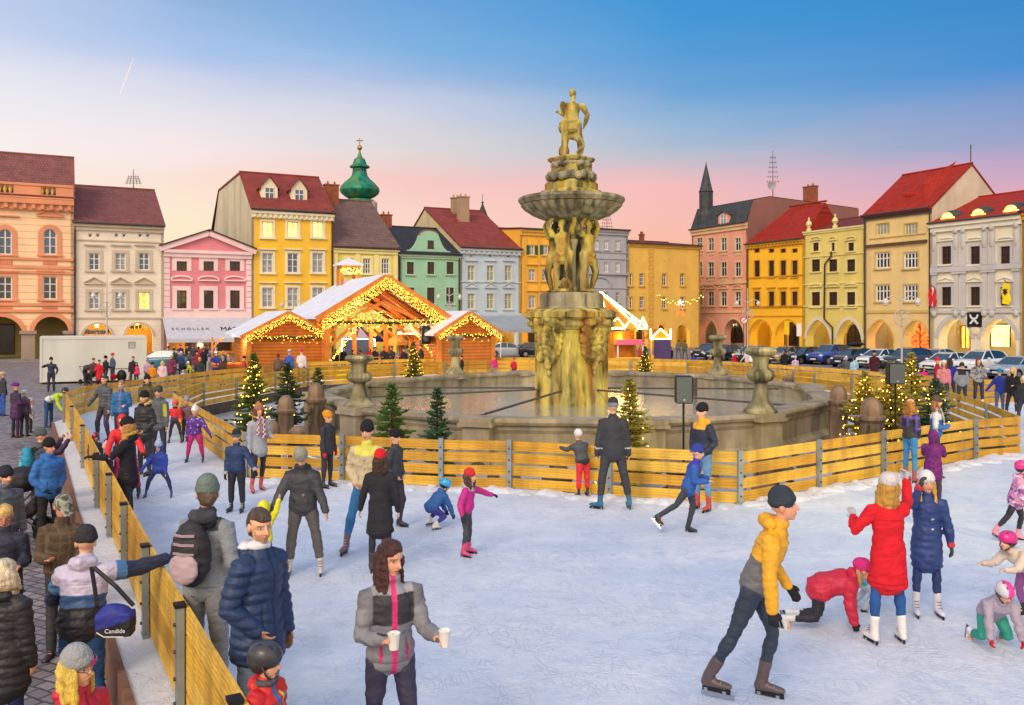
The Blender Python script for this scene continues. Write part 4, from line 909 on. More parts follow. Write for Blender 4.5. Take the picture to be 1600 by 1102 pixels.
# ================================================================ the fountain
def stone(name, c, green=0): 
    m = mat(name, H(c), .85, .3, 1.6, .5, 12, dirt=[(H('#5a5444'), .7, 1.5), (H('#2e2c26'), .85, 3.0)]); return m
ST = stone('weathered_sandstone', '#9a927c'); ST_B = mat('basin_stone', H('#a09482'), .85, .25, 1.2, .5, 10, dirt=[(H('#8c8430'), .5, .7), (H('#6c665c'), .5, 1.7), (H('#3c3832'), .4, 3.4)])
ST_Y = mat('mossy_sandstone', H('#c0b058'), .85, .3, 1.6, .6, 10, dirt=[(H('#86826c'), .7, 1.3), (H('#8a5228'), .85, 2.4), (H('#2a281c'), .92, 3.2)])
ST_D = mat('dark_wet_stone', H('#4c483e'), .6, .3, 2, .4, 10)
FX, FY = 2.2, 32.6
fount = thing('stone_fountain', 'tall carved stone fountain with a fluted bowl and a statue on top, in mid-square', 'fountain', (FX, FY, 0))
RIM = 1.2
poly = [(-3.0, -10.0), (1.2, -10.4), (4.5, -8.9), (7.9, -4.6), (9.3, 1.5), (7.2, 7.6), (3.0, 10.3), (-1.8, 10.3), (-4.8, 7.8), (-8.2, 3.4), (-8.9, -2.4), (-6.6, -7.2)]
def ringwall(prof, m, name):
    """profile of (outward offset, z) carried round the basin polygon"""
    n = len(poly); b = MB(); vs = []
    for i in range(n):
        p0, p, p1 = Vector(poly[i-1]), Vector(poly[i]), Vector(poly[(i+1) % n])
        a, c = (p-p0).normalized(), (p1-p).normalized(); n0, n1 = Vector((a.y, -a.x)), Vector((c.y, -c.x)); nn = (n0+n1).normalized(); k = 1/max(.5, nn.dot(n0))
        for o, z in prof: q = p+nn*o*k; vs.append((q.x, q.y, z))
    k = len(prof); fs = []
    for i in range(n):
        for j in range(k):
            a, c = i*k+j, i*k+(j+1) % k; d, e = ((i+1) % n)*k+j, ((i+1) % n)*k+(j+1) % k; fs.append((a, d, e, c))
    b.add(vs, fs); return b.build(name, m, fount)
ringwall([(.32, 0), (.32, .18), (.16, .25), (.10, .32), (.10, .80), (.16, .9), (.16, .98), (.26, 1.03), (.30, 1.10), (.28, 1.17), (.2, RIM), (-.34, RIM), (-.40, 1.14), (-.38, 1.05), (-.28, 1.0), (-.25, .2), (0, 0)], ST_B, 'basin_wall')
for i, (x, y) in enumerate(poly):
    d = Vector((x, y)).normalized(); an = math.atan2(d.y, d.x)
    b = MB(); M_ = Matrix.Translation((x, y, 0)) @ Matrix.Rotation(an, 4, 'Z')
    b.box(-.2, .42, -.36, .36, 0, 1.0, M_); b.box(-.46, .52, -.46, .46, 1.003, 1.09, M_); b.box(-.42, .48, -.42, .42, 1.093, RIM+.012, M_)
    b.build('basin_pier', ST_B, fount)
def water():
    m = bpy.data.materials.new('fountain_water'); m.use_nodes = True; n, l = m.node_tree.nodes, m.node_tree.links; b = n['Principled BSDF']
    b.inputs['Base Color'].default_value = (*H('#2c3a34'), 1); b.inputs['Roughness'].default_value = .04; b.inputs['Specular IOR Level'].default_value = .9; b.inputs['Metallic'].default_value = .55
    b.inputs['Base Color'].default_value = (*H('#ccd0c4'), 1)
    tc = n.new('ShaderNodeTexCoord'); t = n.new('ShaderNodeTexNoise'); t.inputs['Scale'].default_value = 5; t.inputs['Detail'].default_value = 4; l.new(tc.outputs['Object'], t.inputs[0])
    bp = n.new('ShaderNodeBump'); bp.inputs['Strength'].default_value = .45; bp.inputs['Distance'].default_value = .05; l.new(t.outputs[0], bp.inputs['Height']); l.new(bp.outputs[0], b.inputs['Normal']); return m
w = sheet('water', [(FX+x*.985, FY+y*.985) for x, y in poly], .62, water())
# ---- pedestal: square set on its corner, mouldings, carved masks
def sq(b, rings, c=(0, 0), ch=.22, rot=math.pi/4):
    """stack of chamfered squares: (half width, z)"""
    vs = []; 
    for h, z in rings:
        k = h*ch
        for x, y in ((h, -h+k), (h, h-k), (h-k, h), (-h+k, h), (-h, h-k), (-h, -h+k), (-h+k, -h), (h-k, -h)):
            cx, sx = math.cos(rot), math.sin(rot); vs.append((c[0]+x*cx-y*sx, c[1]+x*sx+y*cx, z))
    m = len(rings); fs = [(i*8+k, i*8+(k+1) % 8, (i+1)*8+(k+1) % 8, (i+1)*8+k) for i in range(m-1) for k in range(8)]
    fs += [tuple(reversed(range(8))), tuple((m-1)*8+k for k in range(8))]; return b.add(vs, fs)
b = MB(); sq(b, [(1.16, .1), (1.1, .6), (1.06, 1.2), (1.08, 3.2), (1.14, 3.35)], rot=.72); b.build('pedestal', ST_Y, fount)
b = MB(); sq(b, [(1.12, 3.36), (1.3, 3.5), (1.3, 3.62), (1.2, 3.68), (1.38, 3.8), (1.38, 3.98), (1.2, 4.08), (1.05, 4.12)], rot=.72); b.build('pedestal_cornice', ST_Y, fount)
b = MB(); sq(b, [(1.08, 4.121), (.98, 4.2), (.98, 4.62), (.9, 4.7), (.5, 4.72)], ch=.3, rot=.72); b.build('plinth', ST, fount)
# carved cartouche masks on the faces (lumpy shells: scrolls round a grotesque face)
def cartouche(an):
    rr = random.Random(int(an*100)); b = MB(); M_ = Matrix.Rotation(an, 4, 'Z')
    def e(x, y, z, r): 
        p = M_ @ Vector((x*.95, -1.06-y, z)); b.ell(p, r, 9, 7, Matrix.Rotation(an, 3, 'Z'))
    for i in range(20):
        a = 2*math.pi*i/20; e(.52*math.cos(a), .1, 2.95+.68*math.sin(a), (.17+.05*rr.random(), .15, .15))
    for i in range(12):
        a = 2*math.pi*i/12+.2; e(.3*math.cos(a), .2, 2.95+.42*math.sin(a), (.13, .14, .13))
    e(0, .16, 3.0, (.3, .2, .38)); e(0, .36, 2.98, (.07, .08, .14)); e(-.12, .3, 3.12, (.09, .07, .06)); e(.12, .3, 3.12, (.09, .07, .06)); e(-.14, .3, 2.9, (.12, .09, .1)); e(.14, .3, 2.9, (.12, .09, .1)); e(0, .3, 2.72, (.14, .12, .09))
    for sx in (-1, 1): e(sx*.45, .22, 3.6, (.3, .2, .16)); e(sx*.62, .2, 3.35, (.16, .16, .16)); e(sx*.3, .25, 2.35, (.16, .14, .2))
    e(0, .22, 3.7, (.35, .22, .15)); e(0, .15, 2.1, (.13, .12, .25)); e(0, .1, 1.8, (.08, .08, .2))
    o = b.build('carved_mask', ST_Y, fount, smooth='all'); rm = o.modifiers.new('r', 'REMESH'); rm.mode = 'VOXEL'; rm.voxel_size = .035; rm.use_smooth_shade = True; LUMP.append((o, .03, 9)); return o
LUMP = [(o, .02, 7) for o in SNOWB]
for k in range(4): cartouche(.72+k*math.pi/2)
# ---- central shaft and bowl
b = MB(); b.lathe([(.5, 4.7), (.42, 4.9), (.3, 5.2), (.28, 6.4), (.34, 6.6), (.42, 6.75), (.3, 6.85), (.3, 7.3), (.5, 7.5)], 20, flute=.12, nfl=10); b.build('shaft', ST, fount, smooth=40)
for k in range(4):
    a = k*math.pi/2+math.radians(-90); b = MB(); c = Vector((math.cos(a)*.42, math.sin(a)*.42, 0)); b.lathe([(.16, 4.72), (.2, 4.8), (.14, 5.0), (.15, 6.3), (.2, 6.5), (.24, 6.62), (.12, 6.7), (.2, 6.85), (.05, 7.05)], 10, c, flute=.15, nfl=8); b.build('console', ST, fount, smooth=True)
R0 = 1.93
b = MB(); prof = [(.35, 7.28), (.55, 7.32), (1.0, 7.42), (1.35, 7.58), (1.6, 7.76), (1.74, 7.93)]
b.lathe(prof, 192, flute=.09, nfl=32); b.build('bowl_fluting', ST, fount, smooth=True)
b = MB(); b.lathe([(1.7, 7.931), (1.86, 7.96), (R0, 8.03), (R0+.05, 8.1), (R0+.03, 8.18), (R0-.06, 8.22), (R0-.2, 8.2), (R0-.35, 8.05), (.7, 7.98)], 64); b.build('bowl_rim', ST, fount, smooth=30)
b = MB(); sq(b, [(.86, 7.99), (.86, 8.42), (.82, 8.48), (.74, 8.5), (.74, 8.72), (.66, 8.8)], ch=.12, rot=.78); b.build('upper_pedestal', ST_Y, fount)
b = MB(); sq(b, [(.62, 8.801), (.60, 9.5), (.5, 9.52)], ch=.25, rot=.78); sq(b, [(.58, 9.521), (.62, 9.55), (.66, 9.64), (.60, 9.7), (.4, 9.72)], ch=.1, rot=.78)
b.build('upper_plinth', ST_Y, fount)
for z, r_, h in ((8.98, .74, .17), (9.42, .58, .12)):
    b = MB(); rr = random.Random(3)
    for i in range(24):
        a = 2*math.pi*i/24; q = r_*(1+.12*abs(math.cos(2*a))); b.ell((q*math.cos(a), q*math.sin(a), z+.03*math.sin(i*2.6)), (.14, .14, h), 8, 6)
    o = b.build('scroll_band', ST, fount, smooth='all'); rm = o.modifiers.new('r', 'REMESH'); rm.mode = 'VOXEL'; rm.voxel_size = .03; LUMP.append((o, .02, 12))
# ---- urns on the basin piers
UR = stone('urn_stone', '#a8a07c')
def urn(x, y, s_=1):
    def L(pr): return [(r*.68, RIM+.013+(z-.013)*.84*s_) for r, z in pr]
    b = MB(); b.lathe(L([(.66, .013), (.66, .1), (.56, .16), (.34, .42), (.26, .8), (.24, .95), (.28, .99)]), 24, (x, y, 0)); o = b.build('urn', UR, fount, smooth=40)
    b = MB(); b.lathe(L([(.24, .991), (.40, 1.06), (.50, 1.22), (.46, 1.36), (.35, 1.42)]), 96, (x, y, 0), flute=.12, nfl=16); b.build('fluted_belly', UR, o, smooth=True)
    b = MB(); b.lathe(L([(.33, 1.421), (.30, 1.5), (.32, 1.75), (.38, 1.85)]), 24, (x, y, 0)); b.build('neck', UR, o, smooth=True)
    b = MB(); b.lathe(L([(.38, 1.851), (.52, 1.92), (.57, 2.02), (.48, 2.14), (.3, 2.1), (.1, 2.04)]), 108, (x, y, 0), flute=.11, nfl=18); b.build('fluted_lip', UR, o, smooth=True)
for i_, (x, y) in enumerate((poly[11], poly[8], poly[5], poly[2])): urn(x, y, (.82, 1.0, 1.0, .98)[i_])
# iron struts from the pedestal to the rim
IR = mat('wet_iron', H('#4a4440'), .5, .2, 4, .2)
for a, L in ((-2.9, 8.2), (-1.95, 9.4), (-.62, 8.6), (.25, 8.6), (2.8, 8.6)):
    b = MB(); b.tube([(1.1*math.cos(a), 1.1*math.sin(a), 1.15), (L*math.cos(a), L*math.sin(a), .98)], .038, 6); b.build('strut', IR, fount)
# a drain standpipe
b = MB(); b.tube([(5.2, 3.0, .45), (5.2, 3.0, 1.35)], .09, 8); b.build('standpipe', IR, fount)
# ================================================================ rink fences
WOODS = [mat('pine_board%d' % i, H(c), .6, .18, 2.2, .25, 9, dirt=(H('#7a5424'), .45, 3.2), wave=('Z', .05, .07, 5), stretch=(.35, .35, 3)) for i, c in enumerate(('#deae3c', '#d4a02e', '#e4b84c', '#cc9a34'))]
POSTM = mat('galvanised_post', H('#8d9aa2'), .45, .15, 4, .1, metal=.5); CAPM = mat('black_cap', H('#1c1a1c'), .5)
SCR = mat('bolt_steel', H('#55585c'), .4, .1, 3, 0, metal=.7)
fr_ = random.Random(3)
def fence(name, label, pts, side=1, boards=4, gap=.055, cap=True, group=None, inward=None, ph=.92):
    """posts at the points, boards between them nailed on one side"""
    t = thing(name, label, 'fence', (pts[0].x, pts[0].y, ICE), 0, group); o = pts[0]
    prev = None
    for i, p in enumerate(pts):
        q = (pts[min(i+1, len(pts)-1)]-pts[max(i-1, 0)]).normalized(); nn = Vector((-q.y, q.x))*side
        l_ = p-o; b = MB(); M_ = Matrix.Translation((l_.x-nn.x*.045, l_.y-nn.y*.045, 0)) @ Matrix.Rotation(math.atan2(q.y, q.x), 4, 'Z')
        b.box(-.045, .045, -.03, .03, -.02, ph, M_); b.box(-.09, .09, -.032, .032, -.02, .03, M_); po = b.build('post', POSTM, t)
        if cap: b = MB(); b.box(-.055, .055, -.045, .045, .921, .95, M_); b.build('post_cap', CAPM, po)
        b = MB()
        for z in (.14, .34, .56, .78): b.tube([M_ @ Vector((0, -side*.05, z)), M_ @ Vector((0, side*.04, z))], .016, 6)
        b.build('bolt', SCR, po)
    for i in range(len(pts)-1):
        a, c = pts[i]-o, pts[i+1]-o; d = (c-a); L = d.length; an = math.atan2(d.y, d.x); n = max(1, round(L/3.4)); nn = Vector((-d.y, d.x)).normalized()*side
        for s_ in range(n):
            a2 = a+d*s_/n; l2 = L/n
            for k in range(boards):
                hb = (.9-gap*(boards-1))/boards; z = .015+k*(hb+gap)+fr_.uniform(-.006, .006)
                M_ = Matrix.Translation((a2.x+nn.x*.012, a2.y+nn.y*.012, z)) @ Matrix.Rotation(an, 4, 'Z') @ Matrix.Rotation(fr_.uniform(-.0025, .0025), 4, 'Y')
                b = MB(); y0, y1 = (-.014, .014); b.box(.008, l2-.008, y0, y1, 0, hb, M_)
                b.build('board', fr_.choice(WOODS), t)
        if n > 1:
            for s_ in range(1, n):
                a2 = a+d*s_/n; M_ = Matrix.Translation((a2.x-nn.x*.045, a2.y-nn.y*.045, 0)) @ Matrix.Rotation(an, 4, 'Z'); b = MB(); b.box(-.045, .045, -.03, .03, -.02, .92, M_); b.build('post', POSTM, t)
    return t
fence('rink_fence', 'plank fence with grey posts running the left side of the rink', LEFT, side=1, gap=.014)
fence('rink_fence', 'far plank fence along the back edge of the rink, left half, by the white container', BACK[:7], side=-1, cap=False)
fence('rink_fence', 'far plank fence along the back edge of the rink, before the parked cars', BACK[6:], side=-1, cap=False)
fence('rink_fence', 'inner plank fence straight in front of the fountain basin', INNER[19:]+INNER[:1], side=-1, cap=False, ph=.95)
fence('rink_fence', 'inner plank fence bending left of the fountain, next to the lit fir trees', INNER[0:4], side=1)
fence('rink_fence', 'inner plank fence behind the fountain, left half, in front of the timber huts', INNER[3:11], side=1, cap=False)
fence('rink_fence', 'inner plank fence behind and right of the fountain up to its pointed right corner', INNER[10:20], side=1, cap=False)
# ================================================================ little fir trees, bollards with strings of lights
NEED = [mat('fir_needles', H('#5c7c3c'), .8, .35, 3, 0), mat('fir_needles_dark', H('#48684c'), .8, .35, 3, 0), mat('fir_needles_gold', H('#a8a044'), .8, .35, 3, 0)]
BARK = mat('fir_bark', H('#4a3626'), .9, .3, 6, .4)
BULB = mat('warm_bulb', H('#ffb040'), .4, 0, 1, 0, emit=7); WIRE = mat('green_wire', H('#27301c'), .6, 0, 1, 0)
def bulb_mesh(r):
    k = 'bulb%.3f' % r
    if k in MATS: return MATS[k]
    m = MB(); m.ell((0, 0, 0), r, 6, 5); MATS[k] = m.mesh('bulb', BULB, 'all'); return MATS[k]
def lights(label, pts, r=.022, origin=None, group=None, wire=True):
    """a string of lights: one wire, the first hundred bulbs each a part, the rest one mass"""
    o = Vector(origin) if origin is not None else Vector(pts[0]); t = thing('string_lights', label, 'string lights', o, 0, group)
    P_ = [Vector(p)-o for p in pts]
    if wire:
        w = MB()
        for i in range(len(P_)-1):
            if (P_[i+1]-P_[i]).length < 1.2: w.tube([P_[i], P_[i+1]], .006, 3, cap=False)
        w.build('wire', WIRE, t, fixn=False)
    me = bulb_mesh(r)
    idx = list(range(len(P_))); ordr = sorted(idx, key=lambda i: (P_[i]+o).y)
    for i in ordr[:100]: link('bulb', me, t, P_[i])
    if len(ordr) > 100:
        m = MB()
        for i in ordr[100:]: m.ell(P_[i], r, 6, 5)
        tag(m.build('bulbs', BULB, t, smooth='all', fixn=False), kind='stuff')
    return t
def fir(label, base, h, w, seed=1, kind=0, bulbs=0, lean=0, dens=1.0, ll=None):
    rr = random.Random(seed); t = thing('fir_tree', label, 'fir tree', base, rr.random()*6, 'small fir trees round the fountain')
    b = MB(); b.tube([(0, 0, 0), (lean*.5, 0, h*.5), (lean, 0, h*.97)], [.045, .03, .008], 7); b.build('trunk', BARK, t)
    c = MB(); br = MB(); pts = []
    nb = int(h*30*dens)
    for i in range(nb):
        q = (i+.5)/nb; z = h*(.08+.9*q**.85); R_ = w*(1-q)**.8*rr.uniform(.45, 1.3)+.04; a = i*2.4+rr.uniform(-.5, .5)
        d = Vector((math.cos(a), math.sin(a), 0)); root = Vector((lean*z/h, 0, z)); tip = root+d*R_+Vector((0, 0, -R_*.12+R_*.25*rr.random()+.02))
        br.tube([root, root.lerp(tip, .5)-Vector((0, 0, .04*R_)), tip], [.01, .007, .003], 4, cap=False)
        n = max(5, int(R_*20))
        for k in range(n):
            f = (k+.7)/n; p = root.lerp(tip, f)-Vector((0, 0, .06*R_*math.sin(f*3)))
            sp = (1-f*.75)*R_*.45+.045
            for s_ in (-1, 1):
                side = Vector((-d.y, d.x, 0))*s_*sp*rr.uniform(.7, 1.2); e = p+side+d*sp*.55+Vector((0, 0, rr.uniform(-.02, .05)))
                up = Vector((0, 0, .018+.02*rr.random())); mid = p.lerp(e, .5)
                # a twig carrying needles: crossed narrow leaf-sized blades
                c.add([p, mid+up+d*.02, e, mid-up-d*.02], [(0, 1, 2, 3)]); c.add([p, mid+d*.035, e, mid-d*.035], [(0, 1, 2, 3)])
                for g in range(3):
                    h_ = p.lerp(e, (g+.8)/3.4); q_ = Vector((rr.uniform(-.05, .05), rr.uniform(-.05, .05), rr.uniform(-.015, .055))); v_ = q_.cross(Vector((.3, .5, .8))).normalized()*.007
                    c.add([h_-v_, h_+v_, h_+q_], [(0, 1, 2)])
            if rr.random() < .5: pts.append(tip.lerp(root, rr.random()*.4))
    o = c.build('crown', NEED[kind], t, fixn=False); br.build('branches', BARK, t, fixn=False)
    if bulbs:
        z = t.rotation_euler.z; M_ = Matrix.Rotation(z, 3, 'Z'); L = []
        for i in range(bulbs):
            q = i/bulbs; a = q*math.pi*2*(3+h*2)+rr.uniform(-.3, .3); zz = h*(.12+.8*q)+rr.uniform(-.05, .05); R_ = w*(1-q)**.8*rr.uniform(.75, 1.05)+.03
            L.append(Vector(base)+M_ @ Vector((R_*math.cos(a)+lean*q, R_*math.sin(a), zz)))
        lights(ll or ('warm bulbs wound round the '+label), L, .015)
    return t
G0 = .02
def at(x, y, z=G0): p = P(x, y, z); return (p.x, p.y, z)
def far(x, d, z=G0): return ((x-800)*d/F, d, z)
fir('big fir full of warm bulbs between the zigzag fence and the stone posts', far(396, 25.5), 2.75, .62, 1, 0, 110, ll='warm bulbs wound round the leftmost big fir')
fir('dark unlit fir just right of the leftmost lit fir', far(449, 27), 2.4, .68, 2, 1, 12, ll='few bulbs on the dark fir right of the leftmost fir')
fir('small dark fir standing left of the left front urn', far(497, 31), 2.0, .5, 3, 1, 6, ll='few bulbs on the small dark fir left of the urn')
fir('bushy fir leaning on the basin wall, left of two unlit firs', far(612, 20.3), 2.25, .62, 4, 0, 0)
fir('slim bluish fir by the basin wall, right of two unlit firs', far(683, 19.8), 2.18, .46, 5, 1, 0)
fir('lit fir behind the fence beside the man in the dark coat', far(984, 19.4), 2.4, .6, 6, 2, 30, ll='warm bulbs on the fir beside the man in the dark coat')
fir('lit fir in front of the big timber pavilion, behind the basin', far(646, 44.5), 2.6, .66, 7, 0, 70, ll='warm bulbs on the fir in front of the big pavilion')
fir('lit fir far behind the basin right of the pedestal', far(1008, 46.5), 2.3, .55, 8, 0, 40, ll='warm bulbs on the far fir right of the pedestal')
fir('tall golden lit fir, leftmost of the right-hand cluster', far(1352, 24), 2.3, .8, 9, 2, 100, ll='warm bulbs on the leftmost fir of the right-hand cluster')
fir('sparse tall fir in the middle of the right-hand cluster', far(1392, 23.3), 2.6, .85, 10, 2, 95, ll='warm bulbs on the middle fir of the right-hand cluster', dens=.8)
fir('spiky fir with a long leader in the right-hand cluster', far(1424, 24.5), 2.8, .75, 11, 2, 60, ll='warm bulbs on the spiky fir of the right-hand cluster', dens=.8)
fir('dark fir behind the two girls, rightmost of the right-hand cluster', far(1462, 23.0), 2.15, .8, 12, 1, 24, ll='warm bulbs on the rightmost fir behind the two girls')
SB = stone('bollard_stone', '#9b7f6a')
def bollard(label, base, h, r=.23):
    t = thing('stone_bollard', label, 'bollard', base, 0, 'stone posts round the fountain')
    b = MB(); b.lathe([(r*1.12, 0), (r*1.12, .12), (r, .16), (r*.92, h*.62), (r, h*.64)], 12, flute=.05, nfl=6); b.build('shaft', SB, t, smooth=40)
    b = MB(); b.lathe([(r*1.0, h*.641), (r*1.22, h*.68), (r*1.22, h*.72), (r*.95, h*.75), (r*.98, h*.82), (r*.85, h*.91), (r*.5, h*.98), (r*.1, h)], 12); b.build('head', SB, t, smooth=40); return Vector(base)+Vector((0, 0, h*.72))
B1 = bollard('slim stone post right of the dark fir, furthest left', far(447, 25), 1.55)
B2 = bollard('tall stone post left of the basin corner', far(494, 26.5), 1.8, .26)
B3 = bollard('short stone post above the zigzag fence end', far(467, 21), 1.15, .27)
B4 = bollard('low stone post behind the fence, near the skater in the orange cap', far(552, 19.6), .85, .3)
B5 = bollard('low stone post behind the fence left of the man in the dark coat', far(873, 18.2), .62, .3)
B6 = bollard('low stone post behind the fence right of the man in the dark coat', far(1062, 18.3), .8, .3)
B7 = bollard('stout reddish post in front of the right front urn', far(1197, 18.6), .95, .27)
B8 = bollard('tall stone post at the right end of the basin', far(1310, 26.3), 1.75, .26)
B9 = bollard('wide stone post left of the lit firs on the right', far(1330, 20.5), 1.0, .36)
B10 = bollard('round headed stone post among the lit firs on the right', far(1362, 22), 1.75, .28)
B11 = bollard('far stone post behind the urns on the right', far(1232, 40), 1.2, .27)
B0 = bollard('reddish post behind the zigzag fence, left of the folding railing', far(425, 20.5), 1.35, .2)
def garland(label, A, B, n=14, sag=.35, r=.024):
    A, B = Vector(A), Vector(B); L = [A.lerp(B, i/n)-Vector((0, 0, sag*4*(i/n)*(1-i/n)))+Vector((0, 0, .03*math.sin(i*2.1))) for i in range(n+1)]
    m = MB(); t = lights(label, L, r); m.tube([p-L[0] for p in L], .03, 5); m.build('garland', mat('dry_garland', H('#3d3a22'), .9, .4, 20, .5), t)
garland('drooping garland of bulbs between the two left stone posts', B1, B2, 18, .5)
garland('garland of bulbs from the tall left post to the short one', B2, B3, 16, .4)
garland('garland of bulbs rising from the short left post to the low post', B3, B4, 18, .4)
garland('bulbs sloping down right of the low left post', B4, Vector(far(640, 19, .25)), 14, .2)
garland('bulbs on the ground left of the dark-coated man', Vector(far(800, 18.5, .3)), B5, 12, .15)
garland('bulbs from the low post to the dark-coated man', B5, Vector(far(930, 18.5, .25)), 10, .2)
garland('bulbs peaking over the low post right of the lit fir', Vector(far(1020, 18, .2)), B6, 10, .15)
garland('bulbs falling from that low post towards the speaker stand', B6, Vector(far(1110, 18, .2)), 9, .15)
garland('bulbs climbing to the stout reddish post', Vector(far(1140, 18, .1)), B7, 12, .12)
garland('bulbs falling right of the stout reddish post', B7, Vector(far(1262, 19, .15)), 11, .15)
garland('garland of bulbs between the far post and the right end post', B11, B8, 20, .6)
garland('garland of bulbs from the right end post to the wide post', B8, B10, 14, .4)
garland('bulbs hanging from the wide right post', B9, Vector(far(1290, 19, .2)), 12, .15)
garland('bulbs between the wide post and the round headed post', B9, B10, 12, .3)
# rocks and clipped greenery lying round the basin
g = MB(); rr = random.Random(8)
for i in range(260):
    a = rr.uniform(0, 6.28); q = rr.uniform(9.9, 12.2); x, y = FX+q*math.cos(a)*1.02, FY+q*math.sin(a)*1.08
    r = rr.uniform(.06, .28); g.ell((x, y, .02+r*.25), (r, r*rr.uniform(.6, 1), r*.5), 7, 5, Matrix.Rotation(rr.random()*3, 3, 'Z'))
tag(g.build('rubble', ST_D, smooth=30), kind='stuff', label='dark stones and rubble strewn round the foot of the basin', cat='rubble')
# loudspeaker on a pole in front of the basin, another among the firs
SPK = mat('speaker_grille', H('#565e60'), .6, .2, 30, .4, 60); SPB = mat('speaker_case', H('#1d1f21'), .5)
def speaker(label, x, d, ztop, w, h, zb=G0):
    p = far(x, d, 0); t = thing('loudspeaker', label, 'loudspeaker', (p[0], p[1], zb), -.1)
    b = MB(); z = ztop-zb; b.box(-w/2, w/2, -.02, .3, z-h, z); c = b.build('cabinet', SPB, t); c.modifiers.new('b', 'BEVEL').width = .02
    b = MB(); b.box(-w/2+.02, w/2-.02, -.035, -.021, z-h+.02, z-.02); b.build('grille', SPK, c)
    b = MB(); b.tube([(0, .14, 0), (0, .14, z-h)], .022, 8); b.build('pole', SPB, t)
    b = MB(); b.ell((.0, -.04, z-h+.07), .025); b.build('badge', mat('pale_badge', H('#9fb0b8'), .4), c)
speaker('black loudspeaker on a pole above the fence, right of the lit fir', 1069, 17.6, CZ+(500-588)*17.6/F, .34, .55)
speaker('grey loudspeaker standing between the firs on the right', 1402, 22, CZ+(500-568)*22/F, .4, .52)
# folding white railing section left of the basin
t = thing('low_railing', 'white barred railing leaning behind the zigzag fence', 'railing', far(428, 20.5), -.5); b = MB(); b.tube([(0, 0, .75), (1.5, 0, .5)], .025, 6); b.tube([(0, 0, .1), (1.5, 0, .05)], .025, 6); b.build('rail', M_WHT, t)
for i in range(9):
    b = MB(); b.tube([(.08+i*.17, 0, .1), (.08+i*.17, 0, .74-i*.028)], .014, 5); b.build('bar', M_WHT, t)
# ================================================================ timber market huts
PLK = mat('hut_planks', H('#c0722c'), .6, .2, 1.5, .3, 8, wave=('Z', .19, .35, .3)); TIM = mat('hut_timber', H('#c47a34'), .55, .2, 2, .2, 9); TIMD = mat('roof_underside', H('#7a3a20'), .7, .2, 2, .3, wave=('X', .15, .3, .3))
TARP = mat('snowy_roof', H('#d5d9e6'), .7, .08, 2, .35, 6, stretch=(1, 1, 1)); GAR = mat('fir_garland', H('#2e4a24'), .9, .4, 12, .6)
def eave_lights(label, M_, w, zr, ze, y, rows, seed, extra=()):
    rr = random.Random(seed); L = []
    for s_ in (-1, 1):
        for k in range(rows):
            n = int(w*.5/.095)
            for i in range(n):
                q = (i+rr.random())/n; x = s_*w/2*q; z = zr+(ze-zr)*q-.08-k*.105+rr.uniform(-.05, .05); L.append(M_ @ Vector((x, y+rr.uniform(-.06, .06), z)))
    for a, b, n, j in extra:
        for i in range(n): q = (i+rr.random())/n; v = Vector(a).lerp(Vector(b), q)+Vector((rr.uniform(-j, j), rr.uniform(-.06, .06), rr.uniform(-j, j))); L.append(M_ @ v)
    return lights(label, L, .019, wire=False)
def span(x0, x1, d, rot):
    """front corners of a building turned by rot whose left corner is d metres off and which reaches from photo x0 to x1"""
    a = Vector(((x0-800)*d/F, d, 0)); u = Vector((math.cos(rot), math.sin(rot), 0)); k = (x1-800)/F
    w = (k*a.y-a.x)/(u.x-k*u.y); return a, a+u*w
def hut(label, x0, x1, d, ze, zr, dep, rot, seed, ll, xr=None):
    """gabled plank hut: gable towards the viewer, snowy roof running back"""
    a, c = span(x0, x1, d, rot); mid = (a+c)/2; w = (c-a).length
    t = thing('market_hut', label, 'market hut', mid, rot); hw = w/2-.35
    b = MB(); b.prism([(-hw, .1), (hw, .1), (hw, ze-.05), (0, zr-.15), (-hw, ze-.05)], 0, .12); fr = b.build('front_wall', PLK, t)
    b = MB(); b.box(-hw, -hw+.1, .121, dep-.1, 1.0, ze-.1); b.box(-hw, -hw+.1, .121, dep-.1, .1, .999); b.build('side_wall', PLK, t); b = MB(); b.box(hw-.1, hw, .121, dep-.1, .1, ze-.1); b.build('side_wall', PLK, t)
    b = MB(); b.box(-hw+.01, hw-.01, dep-.1, dep, .1, ze); b.build('back_wall', PLK, t)
    for x in (-hw-.08, hw+.08): b = MB(); b.box(x-.13, x+.13, -.12, .16, 0, ze-.1); b.build('corner_post', TIM, t)
    for s_ in (-1, 1):
        b = MB(); W = w/2+.25; zz = ze-(zr-ze)*.25/(w/2); b.prism([(0, zr), (s_*W, zz), (s_*W, zz+.13), (0, zr+.14)] if s_ > 0 else [(0, zr), (0, zr+.14), (s_*W, zz+.13), (s_*W, zz)], -.55, dep+.4); b.build('roof_slope', TARP, t)
        b = MB(); b.bar((0, -.6, zr+.0), (s_*(W), -.6, zz+.0), .08, .26); b.build('barge_board', TIM, t)
    b = MB(); b.tube([(-hw, -.14, ze-.1), (-hw*.5, -.16, ze-.2), (0, -.16, ze-.12), (hw*.5, -.16, ze-.2), (hw, -.14, ze-.1)], .07, 6); b.build('garland', GAR, t)
    M_ = Matrix.Translation(mid) @ Matrix.Rotation(rot, 4, 'Z')
    eave_lights(ll, M_, w, zr, ze, -.68, 4, seed, [((-hw, -.22, ze-.12), (hw, -.22, ze-.12), int(w*9), .09), ((-hw, -.2, ze-.3), (hw*.9, -.2, ze-.35), int(w*3), .15)])
    return t, M_
D1 = 50
hz = lambda y, d: CZ-(y-HY)*d/F
